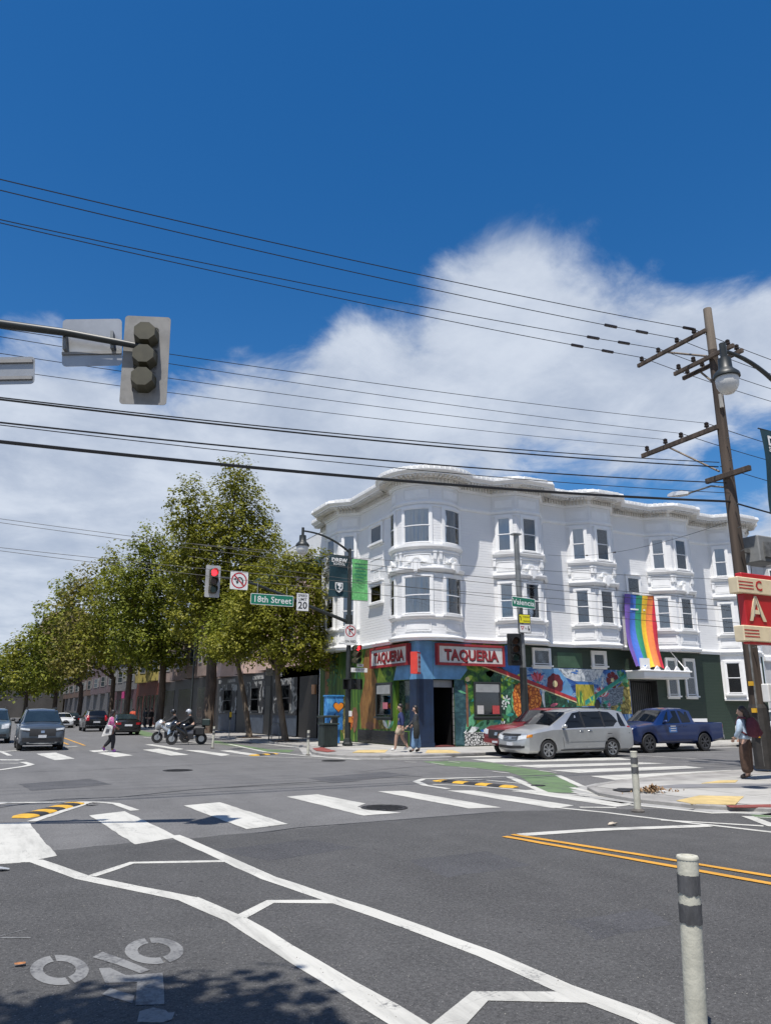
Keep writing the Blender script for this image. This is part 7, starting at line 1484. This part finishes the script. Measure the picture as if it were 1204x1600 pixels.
        skin_mesh('trousers' if leg_to > .5 else 'shorts', V, E, leg_c, t)
    if shoe_c:
        for s in 'lr':
            a, q = Vector(J[s+'an']), Vector(J[s+'toe']); d = (q-a); V = [(*(a+Vector((0,0,.02*k))), .048*k), (*(a-d*.15-Vector((0,0,.04*k))), .042*k), (*(a+d*.6-Vector((0,0,.03*k*0))), .046*k), (*q, .04*k)]
            skin_mesh('shoe', V, [(0,1),(0,2),(2,3)], shoe_c, t, 1)
    if helmet:
        m = MB(); m.ball(tuple(hd+upv*.02), (.145*k,.125*k,.15*k), 16, 10); ho = m.build('helmet', helmet, t, sm=60)
        m = MB(); vs_ = []
        for j in range(3):
            for i in range(9): an = R(-70+140*i/8); z = (.05-.05*j)*k; vs_.append(hd+upv*(z+.01)+fw_*.152*k*math.cos(an)*(1-.04*abs(j-1))+lf*.133*k*math.sin(an))
        m.add(vs_, [(j*9+i,j*9+i+1,(j+1)*9+i+1,(j+1)*9+i) for j in range(2) for i in range(8)]); m.build('visor', M('helmet_visor', (.01,.012,.015), .08, .1, 2, spec=.9), ho, sm=60)
    elif hair:
        m = MB(); m.ball(tuple(hd+upv*.045*k-fw_*.040*k), (.108*k,.104*k,.108*k), 14, 8); m.v = [p for p in m.v]
        m.v = [tuple(Vector(p)-fw_*max(0,(Vector(p)-hd).dot(fw_)-.030*k)*(1 if (Vector(p)-hd).dot(upv) < .075*k else .15)) for p in m.v]; ho = m.build('hair', hair_c, t, sm=60)
        if hair in ('long','tail'):
            q = hd-fw_*.085*k; pts = [q+upv*.05*k, q-upv*.06*k-fw_*.03*k, q-upv*.18*k-fw_*.05*k, q-upv*(.34 if hair == 'tail' else .28)*k-fw_*.03*k]
            rr = [.06,.05,.045,.02] if hair == 'tail' else [.08,.09,.085,.05]; MB().tube(pts, [r_*k for r_ in rr], 10).build('hair_length', hair_c, ho, sm=60)
        if hair == 'bob':
            for s_ in (1,-1,0):
                q = hd+lf*s_*.07*k-fw_*(.03 if s_ else .07)*k; MB().tube([q+upv*.05*k, q-upv*.05*k, q-upv*.16*k], [.05*k,.055*k,.035*k], 8).build('hair_length', hair_c, ho, sm=60)
    return t, J
def cl(n, c, **k): return M('cloth_'+n, c, .85, .18, 14, .25, 60, **k)
def face_left(x, y): d = ray(x, y); return math.atan2(d.y, d.x)+PI/2             # heading that shows the left profile
# the couple at the mural corner
pm_ = gp(626,1174,.13); pw_ = gp(650,1175.5,.13)
WALK = dict(lkn=(.16,.10,.52), lan=(.20,.10,.10), ltoe=(.36,.11,.045), rkn=(-.04,-.10,.50), ran=(-.24,-.10,.16), rtoe=(-.10,-.11,.05))
hL = face_left(626,1120)-.15
person('man in navy sweatshirt and khaki shorts walking hand in hand at the corner', tuple(pm_), hL, dict(WALK, lel=(-.10,.25,1.14), lwr=(-.12,.30,.90), head=(.04,0,1.60), face=(1,.15,-.1), rel=(-.08,-.24,1.13), rwr=(.02,-.26,.90)), 1.76, SKIN_L, True, cl('navy', (.018,.028,.10)), 1.0, cl('khaki', (.40,.32,.24)), .42, 1.15, cl('white_shoe', (.70,.70,.68)), 'short')
t, J = person('long haired woman in dark jacket and jeans holding the hand of man in shorts', tuple(pw_), hL, dict(WALK, lkn=(.05,.10,.51), lan=(.10,.11,.09), ltoe=(.26,.12,.035), ran=(-.10,-.10,.10), rtoe=(.05,-.11,.035), rel=(.12,-.22,1.13), rwr=(.34,-.18,.95), lel=(-.02,.25,1.12), lwr=(.10,.20,1.0), face=(1,.5,-.2), head=(.04,.01,1.59)), 1.70, SKIN_L, True, cl('dark_jacket', (.030,.034,.040)), 1.0, cl('jeans', (.14,.24,.38)), 1.0, 1.35, cl('black_shoe', (.02,.02,.02)), 'bob')
m = MB(); m.tube([(-.02,.22,1.22),(-.04,.27,1.0),(-.05,.27,.70),(-.04,.25,.52)], [.05,.11,.13,.09], 8); m.build('coat_over_arm', cl('olive_black', (.022,.024,.020)), t, sm=60)
m = MB(); m.tube([(.09,.12,.98),(.12,.06,.99),(.12,-.05,.99)], .035, 8); m.build('belt_pouch', cl('black_bag', (.015,.015,.016)), t, sm=60)
# pedestrian in pink on the far crossing
pp = gp(170,1175.5); hR = face_left(170,1140)+PI+.1
t, J = person('woman in pink top with white tote bag walking over the far crosswalk', (pp.x,pp.y,.007), hR, dict(lkn=(.06,.09,.52), lan=(-.22,.09,.20), ltoe=(-.16,.10,.05), rkn=(.14,-.10,.50), ran=(.12,-.10,.09), rtoe=(.28,-.11,.035), rel=(.02,-.26,1.12), rwr=(.20,-.22,1.0), lel=(-.04,.26,1.12), lwr=(.16,.22,1.0), head=(.06,0,1.59), face=(1,-.1,-.1)), 1.66, SKIN_B, True, paint('pink_patterned_cloth', [(0,(.50,.45,.48)),(.2,(.42,.05,.20)),(1,(.50,.07,.26))], 12, 1, (1,1,1), 'vor', .85), .95, cl('leggings', (.016,.016,.020)), 1.0, .92, cl('purple_shoe', (.24,.08,.34)), 'bob', build_=1.18)
m = MB(); m.xf(Matrix.Identity(4)); m.add([(-.36,-.30,.62),(.02,-.32,.70),(.06,-.31,1.06),(-.22,-.29,1.10),(-.36,-.22,.62),(.02,-.24,.70),(.06,-.24,1.06),(-.22,-.22,1.10)], [(0,1,2,3),(7,6,5,4),(0,4,5,1),(1,5,6,2),(2,6,7,3),(3,7,4,0)])
bag = m.build('tote_bag', cl('white_tote', (.62,.60,.57)), None, bev=.02)
bag.parent = None; bag.name = 'tote_bag'; bag.location = (pp.x,pp.y,.007); bag.rotation_euler = (0,0,hR); tag(bag, 'white tote bag with dark print carried by the woman in pink', 'bag')
MB().add([(-.24,-.322,.78),(-.10,-.326,.80),(-.08,-.322,.92),(-.2,-.318,.94)], [(0,1,2,3)]).build('dark_print', cl('bag_print', (.08,.08,.09)), bag)
MB().tube([(-.18,-.26,1.09),(-.10,-.24,1.36),(-.02,-.20,1.44),(.02,-.26,1.2),(.03,-.27,1.06)], .012, 5).build('strap', MATS['cloth_white_tote'], bag)
# woman with backpack at the right kerb
pr = gp(1170,1217,.08); hr = face_left(1170,1160)-.35
t, J = person('woman in brown trousers waiting on the right corner with maroon backpack', tuple(pr), hr, dict(lkn=(.01,.11,.50), rkn=(.03,-.11,.50), ran=(.04,-.12,.09), rtoe=(.20,-.14,.035), lel=(.02,.25,1.14), lwr=(.16,.20,.98), rel=(.02,-.25,1.14), rwr=(.15,-.20,.98), face=(1,.1,0)), 1.66, SKIN_L, True, cl('light_blue', (.36,.45,.55)), 1.0, cl('brown_corduroy', (.075,.042,.028)), 1.0, 1.45, cl('dark_shoe', (.025,.02,.018)), 'long', M('brown_black_hair', (.028,.018,.013), .5, .4, 20))
bp_ = MB(); bp_.tube([(-.20,0,.98),(-.23,0,1.10),(-.22,0,1.28),(-.18,0,1.42)], [.12,.155,.15,.08], 12); bp_.v = [(x,y*1.15,z) for x,y,z in bp_.v]; bo = bp_.build('backpack', cl('maroon_pack', (.10,.022,.035)), None, sm=60)
bo.location = tuple(pr); bo.rotation_euler = (0,0,hr); tag(bo, 'maroon backpack worn by the woman waiting on the right corner', 'backpack')
for s_ in (1,-1): MB().tube([(-.12,s_*.12,1.42),(.04,s_*.13,1.44),(.11,s_*.13,1.30),(.03,s_*.16,1.12),(-.12,s_*.14,1.02)], .022, 6).build('strap', MATS['cloth_maroon_pack'], bo)
m = MB(); m.tube([(-.34,0,1.0),(-.37,0,1.08),(-.35,0,1.16)], [.05,.08,.05], 8); m.build('pocket', MATS['cloth_maroon_pack'], bo, sm=60)
# riders
RIDE = dict(pelvis=(-.30,0,.93), waist=(-.24,0,1.06), chest=(-.14,0,1.26), neck=(-.08,0,1.43), head=(-.03,0,1.57), top=(-.02,0,1.67), lsh=(-.12,.19,1.37), lel=(.10,.28,1.15), lwr=(.38,.30,1.05), rsh=(-.12,-.19,1.37), rel=(.10,-.28,1.15), rwr=(.38,-.30,1.05), lhip=(-.28,.11,.91), lkn=(.12,.24,.78), lan=(-.02,.24,.36), ltoe=(.14,.26,.30), rhip=(-.28,-.11,.91), rkn=(.12,-.24,.78), ran=(-.02,-.24,.36), rtoe=(.14,-.26,.30))
RIDE2 = dict(RIDE, lkn=(.14,.30,.62), lan=(.06,.40,.13), ltoe=(.22,.42,.06))
person('rider in black jacket and silver helmet on the black touring motorcycle', (MC1[0],MC1[1],.0), HD, RIDE, 1.72, SKIN_L, True, cl('black_leather', (.014,.015,.018)), 1.0, cl('black_jeans', (.016,.017,.020)), 1.0, 1.0, cl('black_boot', (.012,.012,.012)), None, helmet=M('silver_helmet', (.36,.38,.42), .25, .2, 4, coat=.5))
person('rider in dark jacket and pale jeans on the silver sport motorcycle', (MC2[0],MC2[1],.0), HD, RIDE2, 1.72, SKIN_L, True, cl('charcoal_jacket', (.02,.02,.024)), 1.0, cl('pale_jeans', (.30,.40,.52)), 1.0, 1.0, cl('pale_shoe', (.55,.55,.55)), None, helmet=M('black_helmet', (.012,.013,.015), .25, .2, 4, coat=.5))
# people far along the pavement
for (x, y, lab, tc, lc, r) in ((206,1134,'person in orange top on the pavement behind the black sedan', (.62,.10,.05), (.05,.05,.06), 1.2), (226,1137,'person in black standing by the forked tree, left of two', (.012,.012,.014), (.014,.014,.016), .4), (235,1137.5,'person in black standing by the forked tree, right of two', (.014,.013,.015), (.012,.012,.014), 2.2)):
    p = gp(x, y, .13); q = (14.9 if x > 210 else 14.4)/p.x; p = gp(x, y, .13); s_ = Vector((p.x*1.0, p.y, .13))
    person(lab, tuple(s_), r, None, 1.72, SKIN_L, True, cl('far_%d' % x, tc), .9, cl('far_leg_%d' % x, lc), 1.0, 1.1, cl('far_shoe_%d' % x, (.05,.05,.05)), 'short')
# ------------------------------------------------------------------ bollards, humps, bins, boxes, racks, litter
POSTW = M('bollard_cream', (.50,.485,.40), .6, .12, 7, .15, 40, dirt=.7); BANDM = M('bollard_tape', (.075,.075,.078), .55, .5, 9, .4, 30, stretch=(1,1,.3)); BASEM = M('bollard_base', (.10,.09,.08), .8, .3, 8)
def bollard(label, P, lean=(0,0), h=1.0, r=.052, rz=0):
    t = thing('flexible_post', label, 'post', P); P = Vector(P); n = 20
    def q(z): return (P.x+lean[0]*z/h, P.y+lean[1]*z/h, P.z+z)
    MB().tube([q(0),q(h*.3),q(h*.62),q(h*.985)], r, n).build('post', POSTW, t, sm=60)
    for z0, z1 in ((h*.80,h*.90),(h*.64,h*.74)):
        m = MB(); a, b = Vector(q(z0)), Vector(q(z1)); k = 28; vs_ = []
        for j in range(3):
            c_ = a.lerp(b,j/2)
            for i in range(k): an = 2*math.pi*i/k; rr = r+.003+random.uniform(-.0012,.0012); vs_.append((c_.x+rr*math.cos(an), c_.y+rr*math.sin(an), c_.z+(random.uniform(-.014,.004) if j == 0 else random.uniform(-.003,.004))))
        m.add(vs_, [(j*k+i,j*k+(i+1)%k,(j+1)*k+(i+1)%k,(j+1)*k+i) for j in range(2) for i in range(k)]); m.build('dark_band', BANDM, t, sm=50)
    c_ = Vector(q(h*.985)); MB().lathe([(r*1.04,0),(r*1.06,.010),(r*.98,.018),(r*.6,.020),(r*.55,.014),(r*.1,.014)], n, c_).build('cap', POSTW, t, sm=40)
    MB().lathe([(r*1.9,0),(r*1.9,.02),(r*1.2,.05),(r*1.0,.05)], n, P).build('base', BASEM, t)
    return t
def post_between(label, base, top, r, z0=.0):
    """Post whose foot and top are read off the photograph at one distance from the camera."""
    P = gp(*base); d = ray(*top); hf = Vector((math.sin(_ya), math.cos(_ya), 0)); t_ = P.dot(hf)/d.dot(hf); T = _C+d*t_
    return bollard(label, (P.x,P.y,z0), (T.x-P.x,T.y-P.y), T.z-z0, r)
post_between('large cream post with two dark bands in the right foreground', (1089,1632), (1073,1338), .056)
post_between('leaning cream post with dark bands beside the right kerb', (996,1269), (989,1174), .058, .006)
b3 = gp(481,1180.5); bollard('short white post at the kerb near the litter bin', (b3.x,b3.y,.006), (0,0), .92, .05); b4 = gp(332,1169.5); bollard('white post just right of the black motorcycle', (b4.x,b4.y,.006), (.03,0), .95, .05)
# striped speed humps
HY = M('hump_yellow', (.58,.33,.03), .7, .15, 6, dirt=.35); HK = M('hump_black', (.022,.022,.023), .75, .2, 6)
def hump(label, a, b, n, w=.40, h=.036):
    A, B = gp(*a), gp(*b); d = (B-A); L_ = d.length; d.normalize(); s_ = Vector((-d.y,d.x,0)); t = thing('speed_hump', label, 'speed hump', tuple((A+B)/2))
    for i in range(n):
        m = MB(); t0, t1 = L_*i/n+.006, L_*(i+1)/n-.006; vs_ = []; tap0 = .62 if i == 0 else 1; tap1 = .62 if i == n-1 else 1; h0 = .3 if i == 0 else 1; h1 = .3 if i == n-1 else 1
        for tt, tp_, hk in ((t0,tap0,h0),((t0+t1)/2,1,1),(t1,tap1,h1)):
            for k in range(9): an = math.pi*k/8; vs_.append(A+d*tt+s_*math.cos(an)*w/2*tp_+Vector((0,0,.005+h*hk*math.sin(an)**.8)))
        m.add(vs_, [(r_*9+k,r_*9+k+1,(r_+1)*9+k+1,(r_+1)*9+k) for r_ in range(2) for k in range(8)]+[tuple(range(9)), tuple(range(26,17,-1))]); m.build('yellow_segment' if i % 2 == 0 else 'black_segment', HY if i % 2 == 0 else HK, t, sm=40)
hump('yellow and black speed hump in the left island by the near crosswalk', (30,1279), (122,1255), 7); hump('yellow and black speed hump in the island beside the green lane', (680,1220), (806,1231), 7, .38); hump('far yellow and black speed hump near the white posts', (392,1181), (432,1178), 5, .4)
# litter bin, painted utility box, meters, rack on the far pavement
BINM = M('dark_green_bin', (.018,.028,.025), .5, .25, 4); q = gp(512,1166,.13)
t = thing('litter_bin', 'dark green litter bin in front of the blue painted box', 'litter bin', tuple(q)); MB().box(q.x-.36,q.x+.36,q.y-.3,q.y+.3,.13,1.05).build('bin_body', BINM, t, bev=.03); MB().box(q.x-.40,q.x+.40,q.y-.34,q.y+.34,1.05,1.13).build('bin_rim', BINM, t, bev=.02)
for s_ in (-.32,.32): MB().box(q.x+s_-.04,q.x+s_+.04,q.y-.28,q.y+.28,1.13,1.36).build('bin_side', BINM, t)
MB().box(q.x-.42,q.x+.42,q.y-.36,q.y+.36,1.36,1.46).build('bin_hood', BINM, t, bev=.03)
for i in range(7): MB().box(q.x-.33+i*.1,q.x-.29+i*.1,q.y-.325,q.y-.302,.2,1.0).build('bin_slat', BINM, t)
BLU = paint('blue_box_paint', [(0,(.02,.10,.32)),(.5,(.05,.25,.58)),(1,(.12,.40,.70))], 2, 2); q = gp(520,1161,.13); X0, Y0 = q.x, q.y
t = thing('utility_box', 'blue painted utility box with an orange heart beside the mural', 'utility box', tuple(q)); Fx = flat((X0-.42,Y0-.25), (1,0), (0,-1))
MB().box(X0-.42,X0+.42,Y0-.25,Y0+.25,.75,2.35).build('cabinet', BLU, t, bev=.02); MB().box(X0-.05,X0+.30,Y0-.15,Y0+.15,.13,.75).build('plinth', M('blue_plinth', (.04,.17,.42), .6, .2, 3), t); MB().box(X0-.45,X0+.45,Y0-.28,Y0+.28,2.35,2.42).build('lid', M('blue_lid', (.05,.25,.55), .5), t)
def heart(cx, cz, s_): return [(cx+s_*.0625*16*math.sin(a)**3, cz+s_*.0625*(13*math.cos(a)-5*math.cos(2*a)-2*math.cos(3*a)-math.cos(4*a))) for a in [2*math.pi*i/28 for i in range(28)]]
for s_, mt, d in ((.30,SBLK,.004),(.26,M('orange_heart', (.75,.24,.02), .6),.007)): MB().fpoly(Fx, heart(.58,1.85,s_), d).build('heart', mt, t)
MB().fpoly(Fx, [(.06,1.0),(.2,1.35),(.3,1.3),(.42,1.6),(.40,1.1),(.3,.9)], .005).build('painted_figure', SBLK, t); MB().fpoly(Fx, [(.14,1.05),(.22,1.3),(.30,1.1),(.26,.95)], .008).build('painted_figure', SW, t)
def meter(label, x, y):
    p = gp(x, y, .13); t = thing('parking_meter', label, 'parking meter', tuple(p)); MB().tube([(p.x,p.y,.13),(p.x,p.y,1.15)], .03, 8).build('post', POLE_G, t); m = MB(); m.tube([(p.x,p.y,1.12),(p.x,p.y,1.22),(p.x,p.y,1.55),(p.x,p.y,1.68)], [.05,.10,.10,.05], 10); m.build('head', SIG_D, t, sm=50); MB().box(p.x-.07,p.x+.07,p.y-.115,p.y-.09,1.28,1.58).build('yellow_front', M('meter_yellow', (.62,.42,.03), .5), t); return t
meter('parking meter with yellow front by the small tree', 358, 1150)
p = gp(430,1157,.13); t = thing('bike_rack', 'grey hoop bicycle rack on the pavement by the nearest tree', 'bicycle rack', tuple(p)); MB().tube([(p.x-.22,p.y,.13),(p.x-.22,p.y,.85),(p.x-.15,p.y,.98),(p.x,p.y,1.02),(p.x+.15,p.y,.98),(p.x+.22,p.y,.85),(p.x+.22,p.y,.13)], .028, 8).build('hoop', POLE_G, t, sm=60)
for s_ in (-.22,.22): MB().lathe([(.07,.0),(.07,.012),(.03,.015)], 10, (p.x+s_,p.y,.13)).build('foot_plate', POLE_G, t)
p = gp(420,1156,.13); t = thing('sign_post', 'thin dark post with white sign on the pavement by the black shop', 'sign', tuple(p)); MB().tube([(p.x,p.y,.13),(p.x,p.y,4.0)], .035, 8).build('post', POLE_D, t); MB().box(p.x-.35,p.x+.05,p.y-.06,p.y-.04,3.55,3.95).build('sign_face', M('dull_sign', (.30,.30,.30), .6, .4, 8), t)
# slim lamp post of the far pavement
p = gp(296,1146,.13); t = thing('lamp_post', 'slim dark lamp post between the far street trees', 'lamp post', tuple(p)); MB().tube([(p.x,p.y,.13),(p.x,p.y,7.5)], [.09,.06], 10).build('post', POLE_D, t); MB().lathe([(.14,.13),(.14,.3),(.09,.4)], 10, (p.x,p.y,0)).build('post_base', POLE_D, t)
# street debris: a heap of dry leaves at the right kerb, scraps on the road
LITM = M('dry_leaf_litter', (.17,.105,.055), .9, .5, 9, c2=(.30,.20,.11)); rn = random.Random(44); m = MB(); c_ = gp(1008,1243)
for i in range(420):
    a, r_ = rn.uniform(0,6.28), abs(rn.gauss(0,.22)); x, y = c_.x+.1+r_*math.cos(a)*1.25, c_.y-.1+r_*math.sin(a)*.7; z = .085+max(0,.13-.30*r_)*rn.random()
    n_ = Vector((rn.gauss(0,.6),rn.gauss(0,.6),1)).normalized(); u_ = n_.orthogonal().normalized(); w_ = n_.cross(u_); s_ = rn.uniform(.025,.06); P = Vector((x,y,z)); m.add([P-u_*s_, P+w_*s_*.4, P+u_*s_, P-w_*s_*.4], [(0,1,2,3)])
lt_ = m.build('leaf_litter', LITM); tag(lt_, 'small heap of dry leaves at the right kerb behind the leaning post', 'leaves', None, 'stuff')
MB().box(c_.x+.1,c_.x+.28,c_.y-.32,c_.y-.2,.08,.11).build('paper_scrap', SW, None); tag(bpy.data.objects['paper_scrap'], 'white paper scrap lying on the heap of dry leaves', 'litter')
def scrap(nm, label, x, y, s_, mat_, cat):
    p = gp(x,y,.006); m = MB(); k = 7; rn_ = random.Random(int(x)); vs_ = [(p.x+s_*rn_.uniform(.6,1.1)*math.cos(6.28*i/k), p.y+s_*.7*rn_.uniform(.6,1.1)*math.sin(6.28*i/k), .008+rn_.uniform(0,s_*.35)) for i in range(k)]
    m.add(vs_+[(p.x,p.y,.012+s_*.3)], [(i,(i+1)%k,k) for i in range(k)]); tag(m.build(nm, mat_), label, cat)
scrap('fallen_leaf', 'single orange brown leaf left of the bicycle symbol', 32, 1509, .05, M('orange_leaf', (.34,.14,.05), .8, .3, 20), 'leaf')
scrap('crushed_wrapper', 'pale crushed wrapper on the road near the yellow centre line', 957, 1289, .10, M('wrapper', (.42,.36,.28), .7, .3, 12), 'litter')
scrap('plastic_scrap', 'clear grey plastic scrap below the first crosswalk bar at left edge', 4, 1360, .10, M('plastic_scrap_grey', (.30,.31,.32), .3, .3, 12), 'litter')
scrap('plant_scrap', 'small dark clump of debris at the tip of the left island lines', 143, 1258, .12, M('debris_dark', (.06,.055,.05), .9, .4, 12), 'litter')
# scattered crumbs and pebbles on the near road
m = MB(); rn = random.Random(77)
for i in range(500):
    x, y = rn.uniform(-60,1260), rn.uniform(1290,1640); p = gp(x,y); s_ = rn.uniform(.002,.007); a = rn.uniform(0,3)
    m.add([(p.x+s_*math.cos(a+q*2.1), p.y+s_*math.sin(a+q*2.1), .006) for q in range(3)]+[(p.x,p.y,.006+s_)], [(0,1,3),(1,2,3),(2,0,3)])
tag(m.build('road_grit', M('grit', (.22,.21,.19), .9, .5, 30)), 'tiny pale grit scattered over the near asphalt', 'grit', None, 'stuff')

bpy.data.scenes.remove(TMP)
